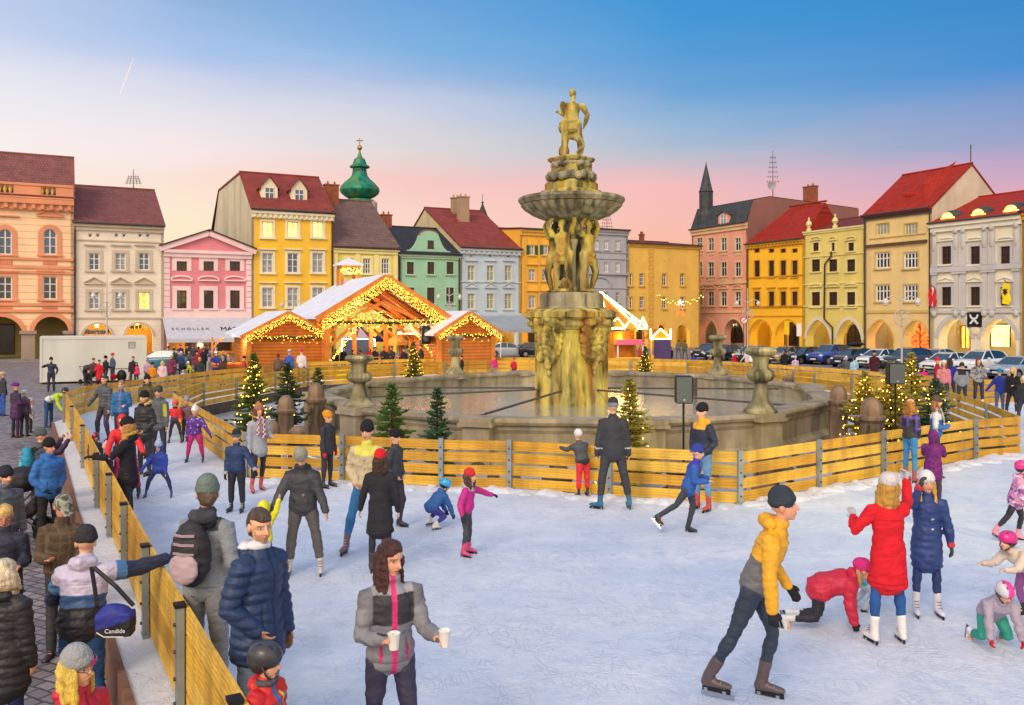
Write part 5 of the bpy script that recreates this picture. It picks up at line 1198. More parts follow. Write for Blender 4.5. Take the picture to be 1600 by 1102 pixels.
hut('plank hut with a gable full of lights, left of the big pavilion', 381, 513, D1, hz(524, D1), hz(489, D1), 6.5, .44, 31, 'dense warm lights along the left hut gable')
hut('plank hut with a gable full of lights, right of the big pavilion', 680, 776, D1+2, hz(521, D1+2), hz(489, D1+2), 6, .44, 32, 'dense warm lights along the right hut gable')
# open serving side of the left hut: counter, struts and glowing goods
t = thing('serving_counter', 'open wooden serving counter with glowing goods at the left side of the left hut', 'counter', far(362, 52, 0), .28); b = MB(); b.box(-1.2, 1.2, 0, .6, .9, 1.0); b.box(-1.15, 1.15, .1, .5, 0, .899); b.build('counter', PLK, t)
b = MB(); b.bar((-1.1, .3, 1.0), (-1.1, .3, 2.7), .12, .12); b.bar((1.1, .3, 1.0), (1.1, .3, 2.7), .12, .12); b.bar((-1.1, .3, 2.0), (-.5, .3, 2.7), .1, .1); b.build('frame', TIM, t)
b = MB(); rr = random.Random(4)
for i in range(50): b.ell((rr.uniform(-1.1, 1.1), rr.uniform(0, .5), rr.uniform(1.05, 1.12)), (.09, .09, .07), 6, 5)
b.build('goods', mat('lit_goods', H('#e07828'), .5, .5, 5, .2), t); point_light('counter_light', Vector(far(362, 52, 2.4)), 90, (1, .66, .3), .2)
# ---- the big open pavilion
DP = 51; PR = .44; a_, c_ = span(497, 692, DP, PR); pc = (a_+c_)/2; PW = (c_-a_).length; zr, ze = hz(433, pc.y), hz(499, pc.y)
pav = thing('timber_pavilion', 'big open timber pavilion with a white roof and light-covered trusses, between the two huts', 'pavilion', pc, PR); hw = PW/2-.45; PDp = 10
for s_ in (-1, 1):
    W = PW/2+.3; b = MB(); q = [(0, zr), (s_*W, ze), (s_*W, ze+.14), (0, zr+.15)]; b.prism(q if s_ > 0 else q[::-1], -.8, PDp); b.build('roof_slope', TARP, pav)
    b = MB(); q = [(0, zr-.06), (s_*(W-.1), ze-.05), (s_*(W-.1), ze-.012), (0, zr-.012)]; b.prism(q if s_ > 0 else q[::-1], -.75, PDp-.1); b.build('roof_lining', TIMD, pav)
    b = MB(); b.bar((0, -.86, zr-.02), (s_*W, -.86, ze-.02), .1, .34); b.build('barge_board', TIM, pav)
for y in (-.3, 3.2, 6.6, 9.6):
    for s_ in (-1, 1):
        b = MB(); b.box(s_*hw-.16, s_*hw+.16, y-.16, y+.16, 0, ze-.1); b.build('post', TIM, pav)
        b = MB(); b.bar((s_*hw, y, ze-1.7), (s_*(hw-1.6), y, ze-.3), .16, .2, Vector((0, 1, 0))); b.build('brace', TIM, pav)
        b = MB(); b.bar((s_*(hw+.2), y, ze-.02), (s_*.05, y, zr-.22), .18, .24); b.build('rafter', TIM, pav)
        if y < 4: b = MB(); b.bar((s_*hw*.62, y+.15, ze+.0), (0, y+.15, zr-1.5), .16, .2); b.build('strut', TIM, pav)
    b = MB(); b.box(-hw-.3, hw+.3, y-.12, y+.12, ze-.28, ze-.03); b.build('tie_beam', TIM, pav)
for x, y in ((-hw*.25, 3.2), (hw*.35, 3.2), (hw*.35, 6.6)): b = MB(); b.box(x-.12, x+.12, y-.12, y+.12, 0, ze-.29); b.build('post', TIM, pav)
b = MB(); b.tube([(-hw, -.45, ze-.15), (0, -.48, ze-.22), (hw, -.45, ze-.15)], .09, 6); b.build('garland', GAR, pav)
M_ = Matrix.Translation(pc) @ Matrix.Rotation(PR, 4, 'Z')
eave_lights('dense warm lights covering the front gable of the big pavilion', M_, PW, zr, ze, -.98, 7, 33, [((-hw, -.5, ze-.15), (hw, -.5, ze-.15), 150, .14), ((-hw, -.5, ze-.4), (hw, -.5, ze-.4), 60, .2), ((-hw+.1, -.5, 1.2), (-hw*.45, -.5, ze-.3), 60, .1), ((hw-.1, -.5, 1.2), (hw*.45, -.5, ze-.3), 60, .1), ((-hw*.7, -.45, ze+.1), (0, -.45, ze+.3), 60, .25)])
b = MB(); b.box(-hw-.4, hw+.4, -1.0, 9.8, .02, .35); b.build('floor', PLK, pav)
for x, y in ((0, 1.5), (-1.6, 5), (1.6, 5)): point_light('pavilion_light', M_ @ Vector((x, y, ze-.6)), 170, (1, .70, .36), .25)
# lantern turret riding the pavilion roof
lt = thing('roof_lantern', 'small snow-capped wooden lantern turret lit with bulbs on top of the pavilion ridge', 'lantern', (0, 0, 0)); c = PD(544, 440, pc.y+7); lt.location = (c.x, c.y, c.z); k = (pc.y+7)/F; lt.rotation_euler.z = PR
w_ = 16*k; h1, h2 = 24*k, 42*k*.85
for x in (-w_, w_):
    for y in (-w_, w_): b = MB(); b.box(x*.8-.09, x*.8+.09, y*.8-.09, y*.8+.09, -1.1, h1*.85); b.build('post', TIM, lt)
b = MB(); b.box(-w_*.9, w_*.9, -w_*.9, w_*.9, h1*.85, h1); b.build('plate', TIM, lt); b = MB(); sq(b, [(w_*1.22, h1+.002), (w_*1.22, h1+.1), (.04, h2*1.02)], ch=.01, rot=0); b.build('cap', TARP, lt)
rr = random.Random(6); M2 = Matrix.Translation(lt.location) @ Matrix.Rotation(PR, 4, 'Z'); lights('ring of bulbs under the roof lantern cap', [M2 @ Vector((rr.uniform(-1, 1)*w_, -w_*1.0-.05, h1*rr.uniform(.45, .85))) for i in range(60)], .03, wire=False)
# tables under the pavilion, parasols behind
for i, (x, d) in enumerate(((556, 54), (590, 53.5), (624, 54.5))):
    t = thing('standing_table', ['plain wooden standing table at the pavilion left post', 'plain wooden standing table in the pavilion middle, before the woman in red', 'plain wooden standing table near the lit fir, right side of the pavilion'][i], 'table', far(x, d, .35), 0, 'tables under the pavilion'); b = MB(); b.lathe([(.38, 1.05), (.4, 1.07), (.4, 1.1), (.38, 1.11)], 16); b.build('table_top', TIM, t); b = MB(); b.lathe([(.25, 0), (.25, .04), (.05, .08), (.05, 1.05)], 10); b.build('stand', M_GUT, t)
def parasol(label, x, d, yt, w, cols, z0=0):
    p = far(x, d, 0); t = thing('parasol', label, 'parasol', p); k = d/F; zt = CZ-(yt-HY)*k; b = MB(); b.tube([(0, 0, 0), (0, 0, zt)], .04, 6); b.build('pole', M_WHT, t); R_ = w/2*k
    for j in range(8):
        a0, a1 = j*math.pi/4, (j+1)*math.pi/4; m = MB(); A, B_ = Vector((R_*math.cos(a0), R_*math.sin(a0), zt-.75)), Vector((R_*math.cos(a1), R_*math.sin(a1), zt-.75)); d_ = Vector((0, 0, -.22))
        m.add([(0, 0, zt), A, B_, A+d_, B_+d_], [(0, 1, 2), (1, 3, 4, 2)]); m.build('panel', cols[j % len(cols)], t, fixn=False)
parasol('red and white parasol seen through the pavilion', 562, 64, 511, 48, [WH, RED]); parasol('dark blue parasol right of the red and white one', 600, 66, 514, 34, [mat('navy_canvas', H('#26305e'), .8)]); parasol('straw coloured parasol behind the pavilion post', 623, 60, 517, 44, [mat('straw_canvas', H('#b98a48'), .9, .2, 8, .4)])
# white box frame with cold lights behind the tables
t = thing('lit_booth', 'small white booth outlined in cold lights behind the pavilion', 'booth', far(560, 62, 0)); b = MB(); b.box(-1.1, 1.1, 0, .8, 0, 1.0); b.build('counter', M_WHT, t); b = MB(); b.box(-1.1, 1.1, .7, .8, 1.0, 2.3); b.build('back_panel', mat('booth_back', H('#5a6a86'), .6), t)
CW = mat('cold_tube', H('#cfe6ff'), .3, 0, 1, 0, emit=2); b = MB()
for p, q in (((-1.15, 0, 1.0), (-1.15, 0, 2.35)), ((1.15, 0, 1.0), (1.15, 0, 2.35)), ((-1.15, 0, 2.35), (1.15, 0, 2.35))): b.tube([p, q], .05, 6)
b.build('light_frame', CW, t)
t = thing('waste_bag', 'full yellow sack propped at the fence by the pavilion tables', 'sack', far(536, 47.5, 0)); b = MB(); b.lathe([(.25, 0), (.34, .15), (.34, .8), (.2, .98), (.08, 1.02), (.14, 1.1)], 12, flute=.06, nfl=9); b.build('bag', mat('yellow_sack', H('#d8c818'), .5, .1, 4, .4), t, smooth=True)
# black speaker hung at the pavilion right post
t = thing('hanging_speaker', 'black speaker hung from the right end of the pavilion tie beam', 'loudspeaker', M_ @ Vector((hw-.9, -.55, ze-1.5)), PR); b = MB(); b.box(-.28, .28, -.2, .2, 0, 1.1); o = b.build('cabinet', SPB, t); b = MB(); b.ell((0, -.2, .35), (.2, .04, .2), 12, 6); b.ell((0, -.2, .8), (.1, .04, .1), 12, 6); b.build('cones', SPK, o)
# ---- carousel with tubes of light, right of the pedestal
NEON = mat('neon_tube', H('#ffe080'), .3, 0, 1, 0, emit=7)
NEO2 = mat('amber_canvas', H('#b8680e'), .7, .1, 2, .1)
def carousel():
    d = 62; k = d/F; p = far(966, d, 0); t = thing('carousel', 'carousel with a pointed roof outlined in glowing light tubes, right of the fountain pedestal', 'carousel', p, .12); 
    zt, zl = CZ-(458-500)*k, CZ-(513-500)*k; R_ = 46*k; apex = Vector((-28*k, 0, zt)); N_ = 12
    rim = [Vector((R_*math.cos(2*math.pi*i/N_), R_*math.sin(2*math.pi*i/N_)*.9, zl)) for i in range(N_)]
    m = MB(); m.add([apex]+rim, [(0, i+1, (i+1) % N_+1) for i in range(N_)]); m.build('canopy', NEO2, t)
    for i in range(N_):
        m = MB(); m.tube([rim[i], rim[(i+1) % N_]], .07, 6)
        if i in (0, 3, 6, 8, 10): m.tube([apex+Vector((0, 0, .06)), rim[i]+Vector((0, 0, .06))], .06, 6); m.build('light_tube', NEON, t)
    for i in (8, 9, 10):
        a, c = rim[i], rim[(i+1) % N_]; m = MB(); m.tube([a+Vector((0, -.1, .1)), (a+c)/2+Vector((0, -.1, .75)), c+Vector((0, -.1, .1))], .06, 6); m.build('gable_light', NEON, t)
    m = MB(); m.lathe([(1.2, .2), (1.2, zl-.2)], 12); m.build('drum', mat('carousel_drum', H('#b8781c'), .6, .3, 2, .1), t); m = MB(); m.lathe([(R_*.95, .1), (R_*.95, .3)], 24); m.build('platform', TIM, t)
    for i in range(0, N_, 2): m = MB(); q = rim[i]*.85; m.tube([(q.x, q.y, .3), (q.x, q.y, zl)], .05, 6); m.build('pole', mat('brass', H('#c89a3c'), .3, 0, 1, 0, metal=.8), t)
    point_light('carousel_light', Vector(p)+Vector((0, -1.2, zl-.6)), 90, (1, .78, .28), .5)
carousel()
def lit_stall(label, x, d, w, yt, yb):
    k = d/F; t = thing('lit_kiosk', label, 'kiosk', far(x, d, 0), .15); zt, zb_ = CZ-(yt-500)*k, CZ-(yb-500)*k; hw = w/2*k
    m = MB(); m.box(-hw, hw, 0, 1.6, 0, 1.0); m.build('counter', mat('kiosk_yellow', H('#c8962c'), .6, .2, 3, .1), t); m = MB(); m.prism([(-hw, zb_), (hw, zb_), (0, zt)], 0, 1.8); m.build('roof', NEO2, t)
    for x_ in (-hw+.05, hw-.05): m = MB(); m.box(x_-.05, x_+.05, .02, .12, 1.0, zb_); m.build('post', TIM, t)
    for a, c in (((-hw, -.06, zb_), (hw, -.06, zb_)), ((-hw, -.06, zb_+.05), (0, -.06, zt)), ((hw, -.06, zb_+.05), (0, -.06, zt)), ((-hw, -.06, zb_), (-hw, -.06, zt)), ((hw, -.06, zb_), (hw, -.06, zt))): m = MB(); m.tube([a, c], .055, 6); m.build('light_tube', NEON, t)
    point_light('kiosk_light', Vector(far(x, d-.4, zb_-.4)), 60, (1, .78, .3), .3)
lit_stall('kiosk outlined in glowing tubes beside the purple board in the far corner', 1032, 66, 32, 514, 530)
t = thing('toy_ride', 'pink roofed yellow glowing ticket cart below the carousel', 'cart', far(985, 60, 0)); m = MB(); m.box(-.9, .9, 0, 1, .3, 1.1); m.build('body', mat('glow_yellow', H('#f0b83c'), .5, .3, 4, 0, emit=.4), t)
for x in (-.85, .85): m = MB(); m.box(x-.05, x+.05, 0, .1, 1.1, 2.0); m.build('post', M_WHT, t)
m = MB(); m.prism([(-1.05, 2.0), (1.05, 2.0), (.8, 2.35), (-.8, 2.35)], -.1, 1.1); m.build('roof', mat('pink_roof', H('#e06a8a'), .5), t)
t = thing('notice_board', 'tall purple board standing under the glowing kiosk', 'board', far(1035, 63, 0)); m = MB(); m.box(-.6, .6, 0, .08, .4, 2.3); m.build('panel', mat('purple_board', H('#4a3a6c'), .6), t)
for x in (-.5, .5): m = MB(); m.box(x-.04, x+.04, .09, .15, 0, 2.2); m.build('post', M_GUT, t)
# star angel of light strung over the far street
t = thing('light_ornament', 'red and white star figure of bulbs hung across the far street corner', 'ornament', PD(1063, 477, 100)); REDB = mat('red_bulb', H('#e8502c'), .4, 0, 1, 0, emit=2); WB = mat('white_bulb', H('#fff0d8'), .4, 0, 1, 0, emit=3)
m = MB(); m.tube([(-.45, 0, -1.3), (0, 0, .1), (.45, 0, -1.3), (0, 0, -.7), (-.45, 0, -1.3)], .06, 5); m.build('red_figure', REDB, t); m = MB()
for i in range(5): a = i*1.2566; m.tube([(0, 0, .3), (.35*math.sin(a), 0, .3+.35*math.cos(a))], .04, 5)
m.build('star', WB, t)
for i in range(22): q = (i-10.5)/10.5; link('bulb', bulb_mesh(.05), t, (q*2.6, 0, .2+.9*q*q+.2*math.sin(i*2)))
m = MB(); m.tube([((i-10.5)/10.5*2.6, 0, .2+.9*((i-10.5)/10.5)**2) for i in range(22)], .02, 4); m.build('wire', WIRE, t)
# ---- container
CN = mat('white_container_paint', H('#ccd0cf'), .5, .05, .6, .1, 5, dirt=(H('#9a9a8c'), .3, .5)); dC = 3.7*F/(601-500)
p0, p1 = Vector(((62-800)*dC/F, dC, 0)), Vector(((229-800)*dC*1.05/F, dC*1.05, 0)); L = (p1-p0).length; an = math.atan2((p1-p0).y, (p1-p0).x); hC = CZ-(526-500)*dC/F
t = thing('storage_container', 'long white storage container left of the rink, in front of the arcades', 'container', p0, an); b = MB(); b.box(0, L, 0, 2.4, .12, hC); o = b.build('box', CN, t); o.modifiers.new('b', 'BEVEL').width = .03
b = MB(); 
for z in (.12, hC-.18): b.box(.0, L, -.03, -.002, z, z+.16)
for x in (0, L-.14): b.box(x, x+.14, -.028, -.002, .285, hC-.185)
b.build('edge_frame', CN, t)
for x in (.1, L-.25): b = MB(); b.box(x, x+.15, .1, .3, 0, .119); b.build('foot', M_GUT, t)
b = MB(); b.box(L-1.0, L-.62, -.012, -.003, hC-.75, hC-.35); b.build('marking', mat('grey_mark', H('#6a6c70'), .6, .5, 20, 0), t)
for i in range(5): b = MB(); b.box(L-.96, L-.66, -.016, -.0125, hC-.72+i*.07, hC-.69+i*.07); b.build('marking_line', M_WHT, t)
# ---- pale street lamps with snowflake rosettes
LP = mat('pale_lamp_paint', H('#b9b4b0'), .5, .05, 3, 0)
def lamp(label, x, d, yt):
    k = d/F; p = far(x, d, .0); t = thing('street_lamp', label, 'street lamp', p, 0, 'pale street lamps round the square'); zt = CZ-(yt-500)*k
    b = MB(); b.lathe([(.11, 0), (.11, .8), (.06, .9), (.045, zt*.7), (.03, zt)], 10); b.build('pole', LP, t)
    for s_ in (-1, 1):
        b = MB(); b.tube([(0, 0, zt-1.3), (s_*.5, 0, zt-1.0), (s_*.95, 0, zt-1.15)], .035, 6); a = b.build('arm', LP, t)
        b = MB(); b.lathe([(.04, .2), (.14, .1), (.18, -.04), (.11, -.22), (.04, -.26)], 10, (s_*.95, 0, zt-1.35)); b.build('lantern', mat('frosted_glass', H('#c8c6c6'), .3), a)
    b = MB()
    for i in range(8): a = i*math.pi/4; b.tube([(0, -.1, zt-2.3), (.5*math.cos(a), -.1, zt-2.3+.5*math.sin(a))], .025, 4)
    b.tube([(.5*math.cos(i*math.pi/8), -.1, zt-2.3+.5*math.sin(i*math.pi/8)) for i in range(17)], .025, 4); b.build('rosette', LP, t)
lamp('pale two-armed street lamp in front of the off-white house', 167, 62, 432); lamp('pale two-armed street lamp in front of the pale blue and green houses', 702, 78, 440); lamp('pale street lamp between the salmon and the golden house', 1168, 78, 450); lamp('pale street lamp in front of the beige house', 1409, 52, 436); lamp('pale street lamp before the tall yellow house', 458, 76, 452)
def sign_post(label, x, d, h, c, kind):
    p = far(x, d, .0); t = thing('traffic_sign', label, 'sign', p); b = MB(); b.tube([(0, 0, 0), (0, 0, h)], .035, 6); b.build('pole', M_GUT, t)
    b = MB()
    if kind == 'round':
        b.tube([(0, -.07, h-.35), (0, -.045, h-.35)], .32, 20); o = b.build('disc', RED, t); b = MB(); b.tube([(0, -.085, h-.35), (0, -.072, h-.35)], .24, 20); b.build('disc_face', M_WHT, o); b = MB(); b.bar((-.17, -.1, h-.52), (.17, -.1, h-.18), .01, .06); b.build('bar', RED, o)
    else: b.box(-.2, .2, -.08, -.04, h-1.1, h); b.build('plate', c, t)
sign_post('round red-rimmed no-stopping sign before the salmon house', 1162, 74, 4.0, None, 'round'); sign_post('narrow yellow sign board before the golden house arcade', 1229, 72, 3.6, mat('sign_yellow', H('#e0b418'), .5), 'p'); sign_post('narrow white sign at the right of the golden house arcade', 1248, 75, 3.4, M_WHT, 'p')
# ---- ceiling of awning over the cafe under the pale blue house
t = thing('cafe_awning', 'wide grey cafe awning between the right hut and the fountain', 'awning', far(775, 78, 0), -.03); b = MB(); b.add([(-5.2, 2, 4.1), (6, 2, 4.1), (6, -2, 2.9), (-5.2, -2, 2.9), (-5.2, -2, 2.6), (6, -2, 2.6)], [(0, 1, 2, 3), (3, 2, 5, 4)]); o = b.build('cloth', mat('grey_awning', H('#8f959c'), .8, .1, 2, .2), t, fixn=False)
for x in (-5, .5, 5.8): b = MB(); b.tube([(x, -1.9, 0), (x, -1.9, 2.9)], .05, 6); b.build('post', M_WHT, t)
# ================================================================ parked cars
TYRE = mat('tyre_rubber', H('#1b1b1d'), .9); RIMM = mat('alloy_rim', H('#9a9da2'), .35, .1, 3, 0, metal=.8); CGL = mat('car_glass', H('#1e3038'), .06, .2, 2, 0, spec=.9); PLATE = mat('plate_white', H('#d8d8d8'), .5); HLM = mat('headlight_glass', H('#cfd6dc'), .1, .1, 4, 0, spec=.8); BLK = mat('black_trim', H('#17181a'), .6)
TLM = mat('tail_light', H('#8a1418'), .2)
def paint(name, c): return mat('car_paint_'+name, H(c), .25, .04, 2, 0, spec=.6, coat=.8)
def car_meshes(kind):
    """body as cross-sections along x (front at -x): (x, half width, z bottom, z shoulder, z roof or None, roof half width)"""
    if kind == 'suv': st = [(-2.2, .70, .42, .68, .80), (-2.1, .82, .28, .80, .93), (-1.7, .9, .22, .92, 1.02), (-1.0, .92, .22, .96, 1.08), (0, .93, .22, .98, 1.1), (1.2, .93, .22, 1.0, 1.12), (1.9, .9, .25, 1.0, 1.12), (2.15, .82, .35, .95, 1.05)]; cab = [(-1.05, 1.06), (-.35, 1.56), (.3, 1.64), (1.3, 1.6), (1.75, 1.48), (2.08, 1.08)]
    elif kind == 'hatch': st = [(-2.0, .62, .42, .58, .70), (-1.9, .78, .26, .70, .82), (-1.5, .85, .2, .80, .90), (-.9, .87, .2, .86, .97), (0, .88, .2, .88, 1.0), (1.1, .88, .2, .9, 1.0), (1.75, .85, .25, .9, 1.0), (1.95, .76, .34, .84, .94)]; cab = [(-1.0, .95), (-.2, 1.38), (.4, 1.46), (1.15, 1.42), (1.6, 1.25), (1.88, .95)]
    else: st = [(-2.3, .62, .42, .56, .66), (-2.2, .8, .26, .66, .78), (-1.7, .88, .2, .78, .88), (-1.0, .9, .2, .84, .95), (0, .9, .2, .87, .98), (1.2, .9, .2, .9, 1.0), (2.0, .86, .25, .88, .98), (2.3, .76, .34, .8, .9)]; cab = [(-1.1, .94), (-.3, 1.36), (.3, 1.43), (.95, 1.4), (1.6, 1.12), (1.95, .97)]
    b = MB(); vs = []
    for x, w, zb, zs, zt in st: vs += [(x, -w*.9, zb), (x, -w, (zb+zs)/2), (x, -w*.97, zs), (x, -w*.8, zt), (x, w*.8, zt), (x, w*.97, zs), (x, w, (zb+zs)/2), (x, w*.9, zb)]
    n = len(st); fs = [(i*8+k, i*8+(k+1) % 8, (i+1)*8+(k+1) % 8, (i+1)*8+k) for i in range(n-1) for k in range(8)]+[tuple(range(8)), tuple((n-1)*8+k for k in range(8))[::-1]]
    b.add(vs, fs); body = b
    wb = [x for x, *_ in st]; W = max(s[1] for s in st)
    # cabin: roof shell over pillars
    def cz(x):
        for (a, za), (c, zc_) in zip(cab, cab[1:]):
            if a <= x <= c: return za+(zc_-za)*(x-a)/(c-a)
    g = MB(); vs = []
    for x, z in cab: hw = W*.8-(z-.95)*.34; vs += [(x, -hw, z), (x, hw, z), (x, -W*.84, .93 if kind != 'suv' else 1.05), (x, W*.84, .93 if kind != 'suv' else 1.05)]
    m = len(cab); fs = [(i*4, i*4+1, i*4+5, i*4+4) for i in range(m-1)]+[(i*4, i*4+4, i*4+6, i*4+2) for i in range(m-1)]+[(i*4+1, i*4+3, i*4+7, i*4+5) for i in range(m-1)]
    g.add(vs, fs); glass = g
    r = MB(); rp = cab[1:-1]; vs = []
    for x, z in rp: hw = W*.8-(z-.95)*.34; vs += [(x, -hw-.01, z-.03), (x, -hw*.97, z+.02), (x, hw*.97, z+.02), (x, hw+.01, z-.03)]
    m = len(rp); fs = [(i*4+k, i*4+k+1, i*4+5+k, i*4+4+k) for i in range(m-1) for k in range(3)]+[(0, 1, 2, 3), (m*4-1, m*4-2, m*4-3, m*4-4)]
    r.add(vs, fs)
    zb = .93 if kind != 'suv' else 1.05
    for s_ in (-1, 1):
        for i in (0, 2, 4):
            x0, z0 = cab[i] if i == 0 else (cab[i][0], cab[i][1]); x1, z1 = cab[i+1] if i != 2 else (cab[2][0]+.02, cab[2][1])
            if i == 2: r.bar((x0-.02, s_*(W*.845), zb), (x1-.1, s_*(W*.8-(z1-.95)*.34+.012), z1), .07, .03, Vector((0, 1, 0)))
            elif i == 0: r.bar((x0+.02, s_*(W*.8-(z0-.95)*.34+.012), z0-.02), (x1, s_*(W*.8-(z1-.95)*.34+.012), z1), .06, .05)
            else: r.bar((x0-.0, s_*(W*.8-(z0-.95)*.34+.012), z0), (x1, s_*(W*.8-(z1-.95)*.34+.03), z1), .13, .07)
    return body, glass, r, st, W
def car(label, pos, rz, kind, m, rack=False, lights_on=False):
    key = 'car'+kind
    if key not in MATS: MATS[key] = car_meshes(kind)
    body, glass, r, st, W = MATS[key]; t = thing('parked_car', label, 'car', pos, rz, 'cars parked round the square')
    bo = body.build('body', m, t, smooth=35); md = bo.modifiers.new('b', 'BEVEL'); md.width = .05; md.segments = 2; md.limit_method = 'ANGLE'
    glass.build('windows', CGL, t, smooth=35); r.build('roof', m, t, smooth=35)
    xf, xr = st[0][0], st[-1][0]; wx = (st[2][0]+.2, st[-2][0]-.45); rw = .34 if kind == 'suv' else .31
    for x in wx:
        for s_ in (-1, 1):
            b = MB(); b.tube([(x, s_*(W-.2), rw), (x, s_*(W+.015), rw)], rw, 20); w = b.build('wheel', TYRE, t, smooth=40); b = MB(); b.tube([(x, s_*(W+.0), rw), (x, s_*(W+.03), rw)], rw*.66, 14); b.build('rim', RIMM, w)
            b = MB(); pts = [(x+(rw+.06)*math.cos(a), s_*(W+.005), rw+(rw+.06)*math.sin(a)) for a in [math.pi*i/10 for i in range(11)]]; b.tube(pts, .035, 5); b.build('wheel_arch', BLK, t)
    for s_ in (-1, 1):
        b = MB(); b.ell((xf+.10, s_*W*.68, st[1][3]-.02), (.13, .2, .09), 10, 7); b.build('headlight', HLM, t, smooth='all'); b = MB(); b.ell((xr-.07, s_*W*.76, st[-2][3]-.06), (.1, .14, .13), 8, 6); b.build('tail_light', TLM, t, smooth='all')
        b = MB(); b.ell((-.72 if kind != 'suv' else -.7, s_*(W+.08), 1.0 if kind != 'suv' else 1.12), (.1, .11, .08), 8, 6); b.build('wing_mirror', m, t, smooth='all')
    b = MB(); b.box(xf-.03, xf+.12, -.42, .42, .5, .64); b.build('grille', BLK, t); b = MB(); b.box(xf-.01, xf+.2, -.62, .62, .3, .42); b.build('air_intake', BLK, t)
    b = MB(); b.box(xf-.045, xf-.031, -.26, .26, .42, .53); b.build('number_plate', PLATE, t)
    if rack: b = MB(); b.ell((.3, 0, 1.78), (1.0, .4, .16), 12, 8); b.build('roof_box', BLK, t, smooth='all')
    return t
# right row, from the far corner to the right edge: (photo x, photo y of the tyres, label, kind, paint, heading)
NV, BK, SV, WT, BL, GD = paint('navy', '#1b2540'), paint('black', '#15181c'), paint('silver', '#a8b0ba'), paint('white', '#d8dce0'), paint('blue', '#1d3f9a'), paint('bronze', '#9a8254')
hd = math.atan2(-.454*1.0, -.891)
for x, y, lab, kd, mt, rk, h in (
    (1108, 559, 'black hatchback parked before the salmon house, furthest car of the right row', 'hatch', BK, 0, .15), (1132, 561, 'dark car partly behind the rear urn, second of the right row', 'sedan', BK, 0, .15), (1176, 563, 'silver saloon behind the children at the back fence', 'sedan', SV, 0, .2),
    (1228, 566, 'bronze coloured car half hidden behind the person in a black jacket', 'hatch', GD, 0, 0), (1256, 566, 'black saloon left of the bright blue car', 'sedan', BK, 0, 0), (1297, 567, 'bright blue car with pale number plate', 'suv', BL, 0, 0), (1334, 571, 'dark car with a black roof box', 'hatch', NV, 1, 0),
    (1372, 573, 'white car behind the person in the maroon coat', 'hatch', WT, 0, 0), (1418, 576, 'navy off-roader with papers behind its windscreen', 'suv', NV, 0, 0), (1462, 572, 'silver estate at the back, roof seen over the white hatchback', 'sedan', SV, 0, -.05), (1478, 582, 'white hatchback with a red mark on its side', 'hatch', WT, 0, -.05), (1532, 583, 'white off-roader behind the girl with long brown hair', 'suv', WT, 0, -.05), (1590, 590, 'silver blue estate cut by the right edge of the picture', 'sedan', paint('silverblue', '#8c9cb4'), 0, -.05)):
    p = P(x, y+2, 0); car(lab, (p.x, p.y, 0), R(34)+h, kd, mt, rk)
for x, y, lab, kd, mt, h in ((250, 578, 'teal blue estate beside the white container', 'sedan', paint('teal', '#2f6f86'), math.pi*.0+.1), (795, 558, 'silver estate parked right of the right timber hut', 'sedan', SV, .15), (838, 558, 'black car behind the silver estate, left of the fountain pedestal', 'hatch', BK, .2)):
    p = P(x, y, 0); car(lab, (p.x, p.y, 0), h+math.pi if x > 300 else h, kd, mt)
# ---- rink floodlights on masts, right of and behind the viewer: they give the warm wash on fence and fountain
def flood(label, pos, aim, e, col, ang, blend=.7):
    pos, aim = Vector(pos), Vector(aim); t = thing('floodlight_mast', label, 'floodlight', (pos.x, pos.y, 0)); b = MB(); b.tube([(0, 0, 0), (0, 0, pos.z+.3)], [.09, .06], 10); b.build('mast', M_GUT, t)
    q = (aim-pos).to_track_quat('-Z', 'Y'); b = MB(); b.box(-.25, .25, -.18, .18, 0.02, .25); o = b.build('lamp_head', SPB, t); o.rotation_mode = 'QUATERNION'; o.rotation_quaternion = q; o.location = (0, 0, pos.z)
    b = MB(); b.box(-.22, .22, -.15, .15, .0, .015); o = b.build('lens', mat('flood_lens', H('#ffe9a0'), .3, 0, 1, 0, emit=4), o)
    d = bpy.data.lights.new('flood', 'SPOT'); d.energy = e; d.color = col; d.spot_size = R(ang); d.spot_blend = blend; d.shadow_soft_size = .3; l = bpy.data.objects.new('flood_light', d); COL.objects.link(l); l.location = pos+(aim-pos).normalized()*.15; l.rotation_mode = 'QUATERNION'; l.rotation_quaternion = q
flood('floodlight mast right of the viewer aimed at the fence corner', (13, 4, 6.5), (5.5, 18, 1.0), 2000, (1, .84, .16), 42, 1)
flood('floodlight on a mast beside the right fence aimed at the fountain', (17, 15, 6.5), (2.2, 31.5, 4.8), 3600, (1, .84, .14), 38, 1)
